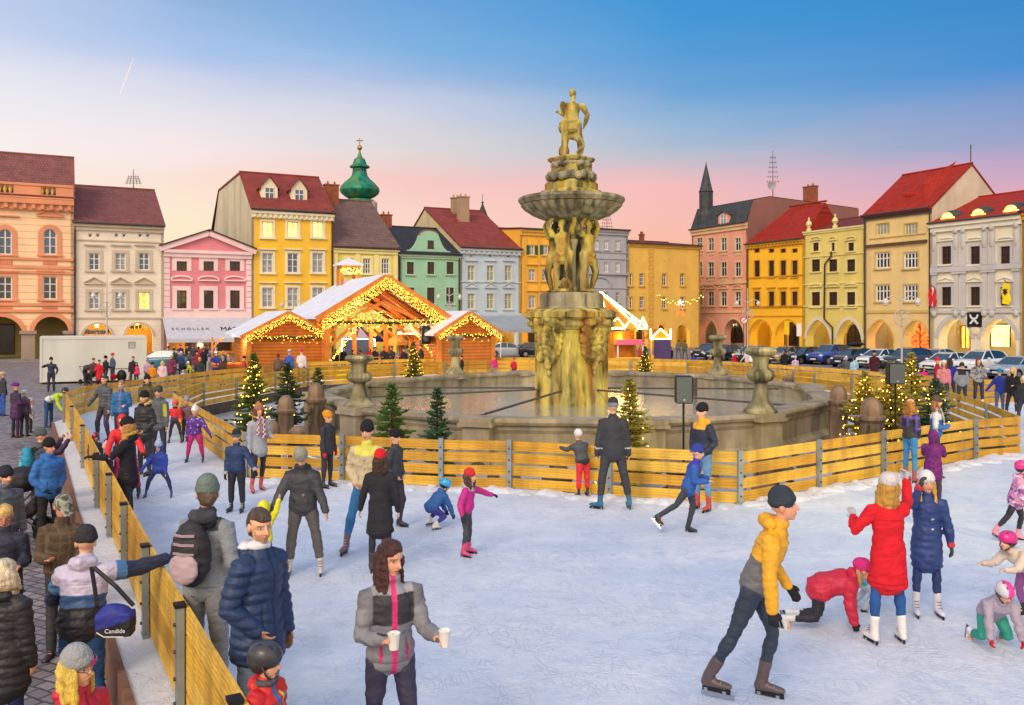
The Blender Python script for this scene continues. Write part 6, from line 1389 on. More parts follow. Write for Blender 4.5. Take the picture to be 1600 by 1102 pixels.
# ================================================================ people
# Every figure is built on a jointed skeleton: tapered limbs and trunk are fused into one skin surface, and each garment is a fused shell of its own.
def cloth_mat(name, rough=.85, bump=.35, bscale=60, wave=None, spec=.2, var=.14, scale=9): return mat(name, (1, 1, 1), rough, var, scale, bump, bscale, attr=True, wave=wave, spec=spec)
MM = {'skin': cloth_mat('skin', .5, .08, 90, spec=.35, var=.05), 'wool': cloth_mat('wool_cloth', .95, .5, 90), 'puff': cloth_mat('quilted_nylon', .5, .3, 22, spec=.4), 'shell': cloth_mat('shell_fabric', .6, .35, 14, spec=.35),
      'knit': cloth_mat('knitted_wool', .95, .8, 45), 'denim': cloth_mat('denim', .85, .4, 80, var=.22, scale=5), 'leather': cloth_mat('leather', .4, .2, 40, spec=.5), 'hair': mat('hair_strands', (1, 1, 1), .5, .4, 26, 1, 70, attr=True, spec=.4, stretch=(1, 1, .1)),
      'fur': cloth_mat('fur_trim', .95, 1, 40, var=.4, scale=30), 'plastic': cloth_mat('hard_plastic', .3, .03, 5, spec=.5, var=.03), 'steel': mat('skate_steel', H('#aab0b8'), .25, .05, 3, 0, metal=.9), 'stone': ST_Y}
PEND = []        # (object, voxel, painter, wrinkle, puff)
def loft(b, pts, rad, lat=Vector((1, 0, 0)), n=14):
    """closed tube of elliptical rings; rad = (half width along lat, half depth)"""
    pts = [Vector(p) for p in pts]; vs = []; m = len(pts)
    rad = [(r, r) if isinstance(r, (int, float)) else r for r in rad]
    P_ = [pts[0]-(pts[1]-pts[0]).normalized()*min(rad[0])*.55]+pts+[pts[-1]+(pts[-1]-pts[-2]).normalized()*min(rad[-1])*.55]
    Rr = [(rad[0][0]*.55, rad[0][1]*.55)]+rad+[(rad[-1][0]*.55, rad[-1][1]*.55)]
    for i, p in enumerate(P_):
        t = (P_[min(i+1, m+1)]-P_[max(i-1, 0)]).normalized(); x = lat-t*lat.dot(t)
        if x.length < .1: x = Vector((0, 1, 0))-t*t.y
        x.normalize(); y = t.cross(x)
        for k in range(n): a = 2*math.pi*k/n; vs.append(p+x*math.cos(a)*Rr[i][0]+y*math.sin(a)*Rr[i][1])
    q = len(P_); fs = [(i*n+k, i*n+(k+1) % n, (i+1)*n+(k+1) % n, (i+1)*n+k) for i in range(q-1) for k in range(n)]
    fs += [tuple(reversed(range(n))), tuple((q-1)*n+k for k in range(n))]; b.add(vs, fs)
def limb(b, A, B, C, ra, rb_, rc, mid=None):
    """two bones A-B-C with swelling"""
    A, B, C = Vector(A), Vector(B), Vector(C); m1, m2 = (ra*.62+rb_*.5), (rb_*.55+rc*.55)
    lat = Vector((1, 0, 0)); loft(b, [A, A.lerp(B, .4), A.lerp(B, .85), B, B.lerp(C, .2), B.lerp(C, .45), C], [ra, m1*.97, rb_*1.02, rb_, rb_*1.02, m2*1.05, rc], lat, 12)
def dirv(d, s): return Vector((s*d[0], -d[1], d[2])).normalized()
ARM0 = ((.14, .02, -1), (.06, .22, -1)); LEG0 = ((.06, .02, -1), (.03, -.04, -1))
def person(label, pos, rz=0, H_=1.72, torso=(0, .03, 1), aL=ARM0, aR=ARM0, lL=LEG0, lR=LEG0, head=(0, 0), jk=None, pants=None, shoe='boot', shoec='#26242a', hat=None, hair=None, gl=None, skin='#d9a07c',
           vox=.014, group=None, scarf=None, hood=None, kid=0, wide=1.0, seat=False, feet=(0, 0), stone=False, name='person', base=None, fist=0.6, beard=None, cuff=None, glasses=False, zoff=0, zip=None, bag=None, footdir=None):
    """rz = 0 faces the viewer; limb directions are (outwards, forwards, up)"""
    k = H_/1.75; hs = k*(1.07+.28*kid); tk = k*(1+.12*kid)*wide; lk = k*(1-.10*kid); t = thing(name, label, 'person' if not stone else 'statue', pos, rz, group) if not stone else base
    Tn = Vector((torso[0], -torso[1], torso[2])).normalized(); lat = Vector((1, 0, 0)); lat = (lat-Tn*lat.dot(Tn)).normalized()
    hip = Vector((0, 0, 0)); J = {}; L1, L2 = .43*lk, .42*lk
    for s, l, nm in ((1, lL, 'L'), (-1, lR, 'R')):
        h = hip+lat*s*.092*tk; kn = h+dirv(l[0], s)*L1; an = kn+dirv(l[1], s)*L2; J['hip'+nm], J['knee'+nm], J['ank'+nm] = h, kn, an
    sk = shoe == 'skate'; foot_h = (.135 if sk else .085)*k
    low = min(min(J['ankL'].z, J['ankR'].z)-foot_h, min(J['kneeL'].z, J['kneeR'].z)-.065*tk)
    chest = hip+Tn*.50*lk; neck = chest+Tn*.06*k; hd = neck+(Tn*.55+Vector((0, 0, .45))).normalized()*(.028*k+.118*hs)
    for s, a, nm in ((1, aL, 'L'), (-1, aR, 'R')):
        sh = hip+Tn*.455*lk+lat*s*.165*tk; el = sh+dirv(a[0], s)*.285*k; wr = el+dirv(a[1], s)*.25*k; J['sh'+nm], J['el'+nm], J['wr'+nm] = sh, el, wr
        if seat == 'hands': low = min(low, wr.z-.08*k)
    up = Vector((0, 0, -low+zoff))
    for q in J: J[q] = J[q]+up
    hip, chest, neck, hd = hip+up, chest+up, neck+up, hd+up
    RH = Matrix.Rotation(R(head[0]), 3, 'Z') @ Matrix.Rotation(R(head[1])+0, 3, 'X')
    def hp(x, y, z): return hd+RH @ Vector((x, y, z))*hs
    def part(b, nm, m, col, v=None, painter=None, wr=0, puff=0, parent=None, sm=3, nofuse=False):
        o = b.build(nm, MM[m] if not stone else ST_Y, parent or t, smooth='all'); PEND.append((o, None if nofuse else (v or vox), (H(col) if isinstance(col, str) else col), painter, wr, puff, sm)); return o
    V = 1.0
    # ---- body: one fused surface from feet to crown, with modelled hands
    b = MB()
    sh_w = .155*tk
    tb = tk*(1 if stone else .66); loft(b, [hip-Tn*.03*k, hip+Tn*.06*k, hip+Tn*.2*k, hip+Tn*.36*lk, hip+Tn*.455*lk, chest+Tn*.02*k], [(.125*tb, .09*tb), (.14*tb, .098*tb), (.12*tb, .085*tb), (.14*tb, .098*tb), (.135*tb, .085*tb), (.06*k, .055*k)], lat, 16)
    loft(b, [chest-Tn*.03*k, neck, hd-Vector((0, 0, .04*hs))], [.062*k, .05*k*(1+.1*kid), .05*k], lat, 12)
    hb = MB()
    M3 = RH
    b.ell(hp(0, .012, .028), (.073*hs, .093*hs, .085*hs), 14, 10, M3); b.ell(hp(0, -.022, -.032), (.058*hs, .064*hs, .075*hs), 12, 9, M3); b.ell(hp(0, -.055, -.085), (.026*hs, .026*hs, .022*hs), 8, 6, M3)
    loft(b, [hp(0, -.082, .012), hp(0, -.098, -.012), hp(0, -.104, -.026)], [.009*hs, .011*hs, .015*hs], lat, 8); b.ell(hp(0, -.08, -.056), (.024*hs, .013*hs, .011*hs), 8, 6, M3)
    for s in (-1, 1): b.ell(hp(s*.076, .012, -.005), (.010*hs, .02*hs, .032*hs), 8, 6, M3)
    for s, nm, a in ((1, 'L', aL), (-1, 'R', aR)):
        limb(b, J['hip'+nm], J['knee'+nm], J['ank'+nm], .085*tb, .055*tb, .038*tb); limb(b, J['sh'+nm], J['el'+nm], J['wr'+nm], .055*tb, .040*tb, .033*tb)
        A_ = J['ank'+nm]; fd = footv(J, nm, footdir)
        loft(b, [A_-fd*.03*k-Vector((0, 0, .04*k)), A_+fd*.06*k-Vector((0, 0, .045*k)), A_+fd*.14*k-Vector((0, 0, .055*k))], [(.03*k, .03*k), (.036*k, .026*k), (.032*k, .016*k)], Vector((-fd.y, fd.x, 0)), 10)
    hands = {}
    for s, nm, a in ((1, 'L', aL), (-1, 'R', aR)):
        hands[nm] = hand_geo(J['wr'+nm], dirv(a[1], s), s, k*(1+.05*kid), fist, J, nm)
        if not gl: 
            for args in hands[nm]: loft(b, *args)
    eyes = vox < .016
    def paint_skin(co, nr):
        n = len(co); C = np.tile(np.array(H(skin)), (n, 1)); RHi = np.array(RH.inverted()); q = (co-np.array(hd)) @ RHi.T/hs
        face = q[:, 1] < -.03; x, z = np.abs(q[:, 0]), q[:, 2]
        def put(mask, c, w=1): C[mask] = C[mask]*(1-w)+np.array(H(c))*w
        put(face & (np.hypot(x-.035, z+.03) < .022), '#d8836a', .35)
        put(face & (((x-.031)/.020)**2+((z-.004)/.011)**2 < 1), '#6d4a3c', .55)
        put(face & (((x-.031)/.014)**2+((z-.003)/.0065)**2 < 1), '#d8cfc8', .9); put(face & (np.hypot(x-.031, z-.003) < .0065), '#2a2020')
        put(face & (np.abs(z-.024+.15*(x-.03)) < .005) & (x > .012) & (x < .05), '#4a3226', .8)
        put(face & ((x/.023)**2+((z+.057)/.008)**2 < 1), '#a8473f', .75); put(face & (x < .02) & (np.abs(z+.057) < .0022), '#5c2420', .8)
        if beard: put(face & (z < -.035) & ~((x/.024)**2+((z+.057)/.010)**2 < 1), beard, .45); put(face & (x > .052) & (z < .0), beard, .4)
        put((q[:, 1] < -.095) & (x < .02) & (np.abs(z+.022) < .02), '#d8836a', .25)
        return C
    def carve(co, nr):
        RHi = np.array(RH.inverted()); q = (co-np.array(hd)) @ RHi.T/hs; x, z = np.abs(q[:, 0]), q[:, 2]; f = (q[:, 1] < -.03)
        d = -.011*np.exp(-(((x-.031)/.017)**2+((z-.002)/.013)**2))*f+.004*np.exp(-(((x-.031)/.022)**2+((z-.026)/.009)**2))*f+.006*np.exp(-(((x-.031)/.010)**2+((z-.003)/.007)**2))*f
        return d*hs
    paint_skin.carve = carve
    ob = part(b, 'body', 'skin', skin, painter=paint_skin, sm=1) if not stone else None
    if stone: SB_ = b
    G = {'t': t, 'J': J, 'hip': hip, 'chest': chest, 'neck': neck, 'hd': hd, 'hp': hp, 'RH': RH, 'Tn': Tn, 'lat': lat, 'k': k, 'hs': hs, 'tk': tk, 'part': part, 'vox': vox}
    if stone: return SB_, G, hands
    # ---- trousers
    if pants:
        c, kind = (pants+('shell',))[:2] if isinstance(pants, tuple) else (pants, 'shell'); fit = pants[2] if isinstance(pants, tuple) and len(pants) > 2 else 1.0
        b = MB(); loft(b, [hip-Tn*.05*k, hip+Tn*.04*k, hip+Tn*.13*k], [(.14*tk, .11*tk), (.155*tk, .118*tk), (.14*tk, .105*tk)], lat, 16)
        for s, nm in ((1, 'L'), (-1, 'R')):
            A, B, C = J['hip'+nm], J['knee'+nm], J['ank'+nm]; f = max(fit, .93); e = .02 if sk else -.03
            C2 = C+(C-B).normalized()*(-.11*k if sk else .03*k); loft(b, [A-Vector((0, 0, .01)), A.lerp(B, .4), A.lerp(B, .9), B, B.lerp(C2, .3), B.lerp(C2, .7), C2], [(.098*tk*f**.5), .086*tk*f**.7, .066*tk*f, .064*tk*f, .066*tk*f, .056*tk*f**1.3, .052*tk*f**1.6], lat, 14)
        part(b, 'trousers', kind, c, wr=.0045)
    # ---- footwear
    for s, nm in ((1, 'L'), (-1, 'R')):
        A = J['ank'+nm]; B = J['knee'+nm]; fd = footv(J, nm, footdir); sd = Vector((0, 0, 1)); side = fd.cross(sd); shin = (B-A).normalized()
        if abs(shin.z) < .6: sd = (shin-fd*shin.dot(fd)).normalized(); side = fd.cross(sd)
        b = MB(); hh = .075*k
        f0, f1, f2, f3 = A-fd*.045*k-sd*hh*.75, A+fd*.05*k-sd*hh*.72, A+fd*.13*k-sd*hh*.82, A+fd*.18*k-sd*hh*.88
        loft(b, [f0, f1, f2, f3], [(.037*k, .038*k), (.041*k, .039*k), (.042*k, .032*k), (.03*k, .024*k)], side, 12)
        top = A+shin*(.17*k if sk else .11*k); loft(b, [A-sd*hh*.5-fd*.01*k, A+shin*.02*k, top], [(.044*k, .053*k), (.044*k, .050*k), (.052*k, .056*k)], side, 12)
        so = part(b, 'skate' if sk else 'boot', 'leather', shoec, wr=.002)
        if sk and vox < .03:
            b = MB(); z0 = -hh*1.25
            b.bar(f0+sd*(-.05*k)-fd*.01, f3+sd*(-.045*k), .012*k*1.6, .035*k, sd); b.build('sole', mat('skate_sole', H('#1a1a1e'), .5), so)
            q = MB(); a0, a1 = f0-sd*.09*k-fd*.02*k, f3-sd*.085*k+fd*.03*k; q.bar(a0, a1, .006, .03*k, sd); q.bar(f0-sd*.045*k+fd*.02, f0-sd*.085*k+fd*.02, .02*k, .03*k, fd); q.bar(f2-sd*.045*k, f2-sd*.085*k, .02*k, .03*k, fd); q.build('blade', MM['steel'], so)
            if vox < .016:
                q = MB()
                for j in range(5): p = A.lerp(f2, j*.2)+sd*(.055-.018*j)*k+fd*(.05-.008*j)*k; q.tube([p-side*.028*k, p+fd*.006, p+side*.028*k], .0035, 4)
                q.build('lace', M_WHT if shoec < '#888888' else M_GUT, so)
        else:
            b = MB(); b.bar(f0-sd*.036*k-fd*.012, f3-sd*.02*k+fd*.01, .07*k, .022*k, sd); b.build('sole', mat('boot_sole', H('#1c1a18'), .8), so)
    # ---- jacket
    if jk:
        j = dict(c='#333333', m='shell', hem=.02, z=(), sl=None, fat=1.0, puff=0, flare=1.0, collar=1, wr=.0065); j.update(jk); f = j['fat']*(1.06 if kid else 1)
        b = MB(); hem = j['hem']; legd = ((J['kneeL']+J['kneeR'])/2-hip).normalized() if hem > .05 else -Tn
        bot = hip+legd*hem*k
        pts = []; rd = []
        if hem > .12: pts.append(hip+legd*hem*k); rd.append((.19*tk*f*j['flare'], .165*tk*f*j['flare'])); pts.append(hip+legd*hem*.5*k); rd.append((.19*tk*f, .16*tk*f))
        else: pts.append(bot); rd.append((.17*tk*f, .128*tk*f))
        for q, w_, d_ in ((.02, .18, .14), (.08, .176, .135), (.2, .156, .120), (.33, .168, .13), (.43, .172, .125)): pts.append(hip+Tn*q*lk); rd.append((w_*tk*f, d_*tk*f))
        pts += [chest-Tn*.005*k, chest+Tn*.045*k]; rd += [(.105*tk*f, .088*tk*f), (.07*k*f, .066*k*f)]
        if j['collar']: pts += [neck+Tn*.03*k*j['collar']-Vector((0, 0, 0))]; rd += [(.068*k*f, .07*k*f)]
        loft(b, pts, rd, lat, 20)
        for s, nm in ((1, 'L'), (-1, 'R')):
            A, B, C = J['sh'+nm], J['el'+nm], J['wr'+nm]; loft(b, [A-lat*s*.05*k+Tn*.005, A+lat*s*.005*k, A.lerp(B, .4), A.lerp(B, .85), B, B.lerp(C, .25), B.lerp(C, .7), C+(C-B).normalized()*.015*k], [.072*tk*f, .078*tk*f, .071*tk*f, .062*tk*f, .060*tk*f, .060*tk*f, .051*tk*f, .045*tk*f], Vector((0, 1, 0)), 14)
        if hood is not None and hood != 'up':
            hb_ = chest+Tn*.055*k+(Tn.cross(lat)).normalized()*.0; bk = lat.cross(Tn).normalized(); bk = bk if bk.y > 0 else -bk
            loft(b, [chest+Tn*.05*k+bk*.06*k-lat*.09*k, chest+Tn*.04*k+bk*.115*k, chest+Tn*.05*k+bk*.06*k+lat*.09*k], [.05*k, .068*k, .05*k], Tn, 12)
        zn = j['z']; cb = j['c']
        def paint_j(co, nr, zn=zn, cb=cb):
            C = np.tile(np.array(H(cb)), (len(co), 1)); rel = co-np.array(hip); tt = (rel @ np.array(Tn))/(.5*lk); la = rel @ np.array(lat)/tk; fwd = np.array(Tn.cross(lat)); fw = rel @ fwd; fw = fw if fwd[1] < 0 else -fw
            dL = {nm: seg_t(co, J['sh'+nm], J['el'+nm], J['wr'+nm]) for nm in 'LR'}; arm = (dL['L'][0] < .11*tk) & (np.abs(la) > .15) | (dL['R'][0] < .11*tk) & (np.abs(la) > .15)
            for z in zn:
                kd, v = z[0], z[1:]
                if kd == 'above': mk = (tt > v[0]) & ~arm
                elif kd == 'below': mk = (tt < v[0]) & ~arm
                elif kd == 'allabove': mk = rel[:, 2] > v[0]*lk
                elif kd == 'band': mk = (tt > v[0]) & (tt < v[1]) & ~arm
                elif kd == 'zip': mk = (np.abs(la-(v[2] if len(v) > 2 else 0)) < v[0]) & (fw > 0) & ~arm
                elif kd == 'arm': mk = arm & (np.minimum(np.where(dL['L'][0] < dL['R'][0], dL['L'][1], 9), np.where(dL['R'][0] <= dL['L'][0], dL['R'][1], 9)) > v[0]) & (np.where(dL['L'][0] < dL['R'][0], dL['L'][1], dL['R'][1]) < v[1])
                elif kd == 'patch': mk = (np.abs(la-v[0]) < v[2]) & (np.abs(tt-v[1]) < v[3]) & (fw > 0)
                elif kd == 'spots': mk = noise3(co*v[0]) > v[1]
                elif kd == 'check': mk = (np.sin(co[:, 2]*v[0]) > v[1]) | (np.sin((co[:, 0]+co[:, 1])*v[0]) > v[1])
                C[mk] = np.array(H(v[-1] if kd != 'zip' else v[1]))
            if vox < .018:
                nearf = (fw > 0) & ~arm; C[nearf & (np.abs(la) < (0 if any(z[0] == 'zip' for z in zn) else .006)) & (tt < 1.15)] *= .4; C[~arm & (np.abs(tt-(-hem/.5*k/lk*.9 if hem > .12 else .0)) < .012)] *= .55
                C[nearf & (np.abs(np.abs(la)-.095) < .007) & (np.abs(tt-.2) < .12)] *= .45; C[~nearf & ~arm & (np.abs(tt-.74) < .008)] *= .6
            return C
        def groove(co, nr):
            rel = co-np.array(hip); tt = (rel @ np.array(Tn))/(.5*lk); la = rel @ np.array(lat)/tk; fwd = np.array(Tn.cross(lat)); fw = rel @ (fwd if fwd[1] < 0 else -fwd)
            return (-.004*np.exp(-(la/.012)**2)-.004*np.exp(-((np.abs(la)-.095)/.01)**2)*(np.abs(tt-.2) < .12))*(fw > 0)
        if vox < .012: paint_j.carve = groove
        jo = part(b, 'coat' if hem > .12 else 'jacket', j['m'], j['c'], painter=paint_j, wr=j['wr'], puff=j['puff'])
        G['jo'] = jo
        if cuff:
            for nm in 'LR': A, B = J['el'+nm], J['wr'+nm]; q = MB(); q.tube([A.lerp(B, .93), A.lerp(B, 1.02)], .05*tk*f, 12); part(q, 'cuff', 'wool', cuff, parent=jo)
    # ---- hood worn up, fur, scarf
    if hood == 'up':
        b = MB(); b.ell(hp(0, .025, .012), (.100*hs, .105*hs, .128*hs), 16, 10, M3); loft(b, [hp(0, .03, -.06), neck], [(.095*hs, .09*hs), (.085*k, .08*k)], lat, 12)
        part(b, 'hood', (jk or {}).get('m', 'shell'), (jk or {}).get('hc', (jk or {}).get('c', '#444444')), wr=.004)
    if isinstance(hood, str) and hood.startswith('#'):
        b = MB(); bk = lat.cross(Tn).normalized(); bk = bk if bk.y > 0 else -bk; c0 = chest+Tn*.07*k; pts = [c0+lat*math.cos(a)*.115*k+bk*(math.sin(a)*.135+.02)*k+Tn*(.03+.03*math.sin(a))*k for a in [R(-35)+R(250)*i/12 for i in range(13)]]; loft(b, pts, [.034*k]*13, Tn, 8); part(b, 'fur_trim', 'fur', hood, wr=.012, sm=0)
    if scarf:
        b = MB(); c0 = neck+Tn*.01; pts = [c0+lat*math.cos(a)*.082*k-Vector((0, 1, 0))*math.sin(a)*.085*k for a in [2*math.pi*i/12 for i in range(12)]]+[c0+lat*.082*k]; loft(b, pts, [.034*k]*13, Tn, 8)
        if len(scarf) > 1: loft(b, [c0+Vector((.05*k, -.09*k, 0)), c0+Vector((.06*k, -.14*k, -.2*k)), c0+Vector((.05*k, -.16*k, -.42*k))], [(.045*k, .02*k)]*3, lat, 8); loft(b, [c0+Vector((-.04*k, -.09*k, 0)), c0+Vector((-.07*k, -.15*k, -.2*k)), c0+Vector((-.08*k, -.16*k, -.36*k))], [(.045*k, .02*k)]*3, lat, 8)
        def ps(co, nr):
            C = np.tile(np.array(H(scarf[0])), (len(co), 1))
            if len(scarf) > 1: C[(np.sin(co[:, 2]*70) > .2) ^ (np.sin(co[:, 0]*80) > .3)] = H(scarf[1])
            return C
        part(b, 'scarf', 'knit', scarf[0], painter=ps, wr=.005)
    # ---- hair
    if hair:
        hc, st = hair[0], hair[1]; b = MB()
        b.ell(hp(0, .016, .056), (.083*hs, .100*hs, .072*hs), 14, 9, M3); b.ell(hp(0, .045, -.01), (.078*hs, .068*hs, .085*hs), 12, 8, M3)
        if st in ('long', 'curly', 'bob'):
            L = {'long': .34, 'curly': .34, 'bob': .14}[st]*k; W = {'long': 1, 'curly': 1.35, 'bob': 1.1}[st]; n0 = hd-Vector((0, 0, .05*hs)); bk = RH @ Vector((0, 1, 0)); ltt = RH @ Vector((1, 0, 0)); dn = (Vector((0, 0, -1))*.7-Tn*.3).normalized()
            loft(b, [hp(0, .04, .0), hp(0, .062, -.08), hp(0, .07, -.1)+dn*L*.5, hp(0, .06, -.1)+dn*L], [(.085*hs*W, .05*hs*W), (.088*hs*W, .05*hs*W), (.085*hs*W, .04*hs*W), (.05*hs*W, .022*hs)], ltt, 12)
            rl = random.Random(int(pos[0]*50)); nl = 7 if vox > .015 else 13
            for i in range(nl):
                a = R(-118+236*i/(nl-1)); sx, cy = math.sin(a), math.cos(a); q = rl.uniform(.8, 1.1); o1, o2 = rl.uniform(-.012, .012), rl.uniform(-.02, .02)
                loft(b, [hp(sx*.06, .025+cy*.06, .07), hp(sx*.086, .02+cy*.085, -.01), hp(sx*(.088*W+o1), .0+cy*.085+o2, -.09), hp(sx*(.09*W+o2), -.005+cy*.082+o1, -.11)+dn*L*.5*q, hp(sx*(.082*W+o1), -.01+cy*.07+o2, -.11)+dn*L*q], [.02*hs, .026*hs*W, .026*hs*W, .022*hs*W, .008*hs], ltt, 8)
        if st == 'pony': loft(b, [hp(0, .09, .02), hp(0, .13, -.03), hp(0, .12, -.16), hp(0, .11, -.26)], [.022*hs, .032*hs, .028*hs, .012*hs], lat, 8)
        part(b, 'hair', 'hair', hc, v=vox*.8, wr=.007 if st != 'curly' else .02, sm=0)
    # ---- hats
    if hat:
        kd, hc = hat[0], hat[1]; h2 = hat[2] if len(hat) > 2 else None; b = MB(); ax = lat
        if kd in ('beanie', 'pom', 'slouch'):
            if kd == 'slouch': b.ell(hp(0, .03, .072), (.094*hs, .112*hs, .085*hs), 14, 9, M3)
            else: b.ell(hp(0, .014, .068), (.088*hs, .103*hs, .095*hs), 14, 9, M3)
            loft(b, [hp(0, .008, .028), hp(0, .012, .062)], [(.093*hs, .108*hs)]*2, RH @ Vector((1, 0, 0)), 18)
            def ph(co, nr):
                C = np.tile(np.array(H(hc)), (len(co), 1)); q = (co-np.array(hd)) @ np.array(RH.inverted()).T/hs
                if h2 and kd != 'pom': C[q[:, 2] < .065] = H(h2) if not h2.startswith('!') else C[q[:, 2] < .065]
                if h2 and h2.startswith('!'): C[(q[:, 2] < .07) & (q[:, 2] > .02) & (q[:, 1] < .04) & (q[:, 0] < .0)] = H(h2[1:])
                return C
            ho = part(b, 'hat', 'knit', hc, v=vox*.9, painter=ph, wr=.003)
            if kd == 'pom': 
                for s in ((0,) if len(hat) < 4 else (-1, 1)): q = MB(); q.ell(hp(s*.06, .02, .155), .035*hs, 10, 8); part(q, 'pompom', 'fur', h2 or hc, parent=ho, wr=.01, sm=0)
        elif kd == 'helmet':
            b.ell(hp(0, .012, .05), (.104*hs, .124*hs, .098*hs), 20, 12, M3); loft(b, [hp(0, .04, -.02), hp(0, .03, .05)], [(.096*hs, .092*hs), (.1*hs, .11*hs)], RH @ Vector((1, 0, 0)), 16)
            def ph(co, nr):
                C = np.tile(np.array(H(hc)), (len(co), 1)); q = (co-np.array(hd)) @ np.array(RH.inverted()).T/hs
                if h2: C[np.abs(q[:, 0]) < .038] = H(h2)
                C[(q[:, 2] < -.0)] = H('#1c1c20'); C[(np.abs(np.abs(q[:, 0])-.045) < .008) & (np.abs(np.sin(q[:, 1]*38)) > .75) & (q[:, 2] > .06)] = H('#141416'); return C
            ho = part(b, 'helmet', 'plastic', hc, painter=ph, v=vox*.8); q = MB()
            for s in (-1, 1): q.tube([hp(s*.088, -.01, .0), hp(s*.075, -.04, -.06), hp(s*.02, -.06, -.112)], .005*hs*1.6, 5)
            part(q, 'chin_strap', 'leather', '#26262a', parent=ho, nofuse=True)
        elif kd == 'cap':
            b.ell(hp(0, .012, .055), (.086*hs, .103*hs, .074*hs), 14, 9, M3); loft(b, [hp(0, -.07, .062), hp(0, -.12, .052), hp(0, -.165, .036)], [(.075*hs, .010*hs), (.07*hs, .009*hs), (.05*hs, .008*hs)], RH @ Vector((1, 0, 0)), 12)
            def ph(co, nr):
                C = np.tile(np.array(H(hc)), (len(co), 1))
                if h2: q = noise3(co*28); C[q > .25] = H(h2); C[q < -.45] = H('#5a5a40')
                return C
            part(b, 'cap', 'wool', hc, painter=ph, v=vox*.9)
        elif kd == 'fluffy': b.ell(hp(0, .015, .06), (.105*hs, .12*hs, .085*hs), 14, 9, M3); part(b, 'hat', 'fur', hc, wr=.012, sm=0)
        if kd == 'santa': pass
    # ---- gloves
    if gl:
        for s, nm in ((1, 'L'), (-1, 'R')):
            b = MB()
            for pts, rd, l_, n_ in hands[nm]: loft(b, pts, [((r[0]+.004, r[1]+.004) if isinstance(r, tuple) else r+.004) for r in rd], l_, n_)
            part(b, 'glove', 'wool', gl, v=max(.008, vox*.8), sm=1)
    if glasses:
        b = MB()
        for s in (-1, 1): c_ = hp(s*.033, -.105, .002); b.tube([c_+RH @ Vector((.021*math.cos(a), 0, .017*math.sin(a)))*hs for a in [2*math.pi*i/12 for i in range(13)]], .0022, 4, cap=False); b.tube([hp(s*.054, -.104, .004), hp(s*.078, .0, .008)], .0022, 4)
        b.tube([hp(-.012, -.107, .004), hp(.012, -.107, .004)], .002, 4); b.build('glasses', BLK, t)
    return G
def footv(J, nm, fdv):
    if fdv: 
        v = fdv[0 if nm == 'L' else 1] if isinstance(fdv[0], (tuple, list)) else fdv; return Vector((v[0], -v[1], v[2] if len(v) > 2 else 0)).normalized()
    s = (J['ank'+nm]-J['knee'+nm]).normalized(); f = Vector((.12 if nm == 'L' else -.12, -1, 0)).normalized()
    f = f-s*f.dot(s)*.85
    if abs(s.z) < .35: f = Vector((0, .25, -1)) if s.y > .5 else f
    return f.normalized()
def hand_geo(w, d, s, k, fist, J, nm):
    """palm, four jointed fingers of unequal length and a thumb from the side of the palm; list of loft arguments"""
    d = d.normalized(); side = Vector((0, -1, 0))  # thumb side points forward for a hanging arm
    side = (side-d*side.dot(d)); side = side.normalized() if side.length > .2 else (Vector((-s, 0, .2))-d*(-s*d.x+.2*d.z)).normalized(); pn = d.cross(side)*s   # palm normal towards the body
    if pn.dot(Vector((-s, 0, 0))) < 0 and abs(d.z) > .5: pn = -pn
    out = [([w, w+d*.04*k, w+d*.085*k], [(.026*k, .019*k), (.038*k, .016*k), (.040*k, .014*k)], side, 10)]
    for i, (L, o) in enumerate(((.068, .03), (.078, .0105), (.072, -.0095), (.056, -.028))):
        a = w+d*.082*k+side*o*k; c1 = fist*.55+.08*i*.5; d1 = (d*math.cos(c1)+pn*math.sin(c1)+side*o*2).normalized(); c2 = fist*1.5+.1; d2 = (d*math.cos(c2)+pn*math.sin(c2)).normalized()
        out.append(([a, a+d1*L*.5*k, a+d1*L*.5*k+d2*L*.5*k], [.0095*k, .009*k, .0072*k], side, 7))
    a = w+d*.025*k+side*.026*k; d1 = (d*.6+side*.75+pn*.25).normalized(); d2 = (d*.85+side*.25+pn*.5*fist).normalized(); out.append(([a, a+d1*.035*k, a+d1*.035*k+d2*.032*k], [.012*k, .0105*k, .008*k], side, 7))
    return out
def seg_t(co, A, B, C):
    """distance to the two-bone arm and position along it (0 shoulder, 2 wrist)"""
    A, B, C = (np.array(v) for v in (A, B, C)); res = []
    for a, b, o in ((A, B, 0), (B, C, 1)):
        ab = b-a; t = np.clip(((co-a) @ ab)/(ab @ ab), 0, 1.15); d = np.linalg.norm(co-(a+t[:, None]*ab), axis=1); res.append((d, t+o))
    (d1, t1), (d2, t2) = res; return np.minimum(d1, d2), np.where(d1 < d2, t1, t2)
_rng = np.random.RandomState(4); _K = _rng.normal(size=(10, 3)); _Ph = _rng.rand(10)*6.28
def noise3(p):
    r = 0
    for i in range(10): r = r+np.sin(p @ _K[i]+_Ph[i]+1.3*np.sin(p @ _K[(i+3) % 10]*1.7))
    return r/4.2
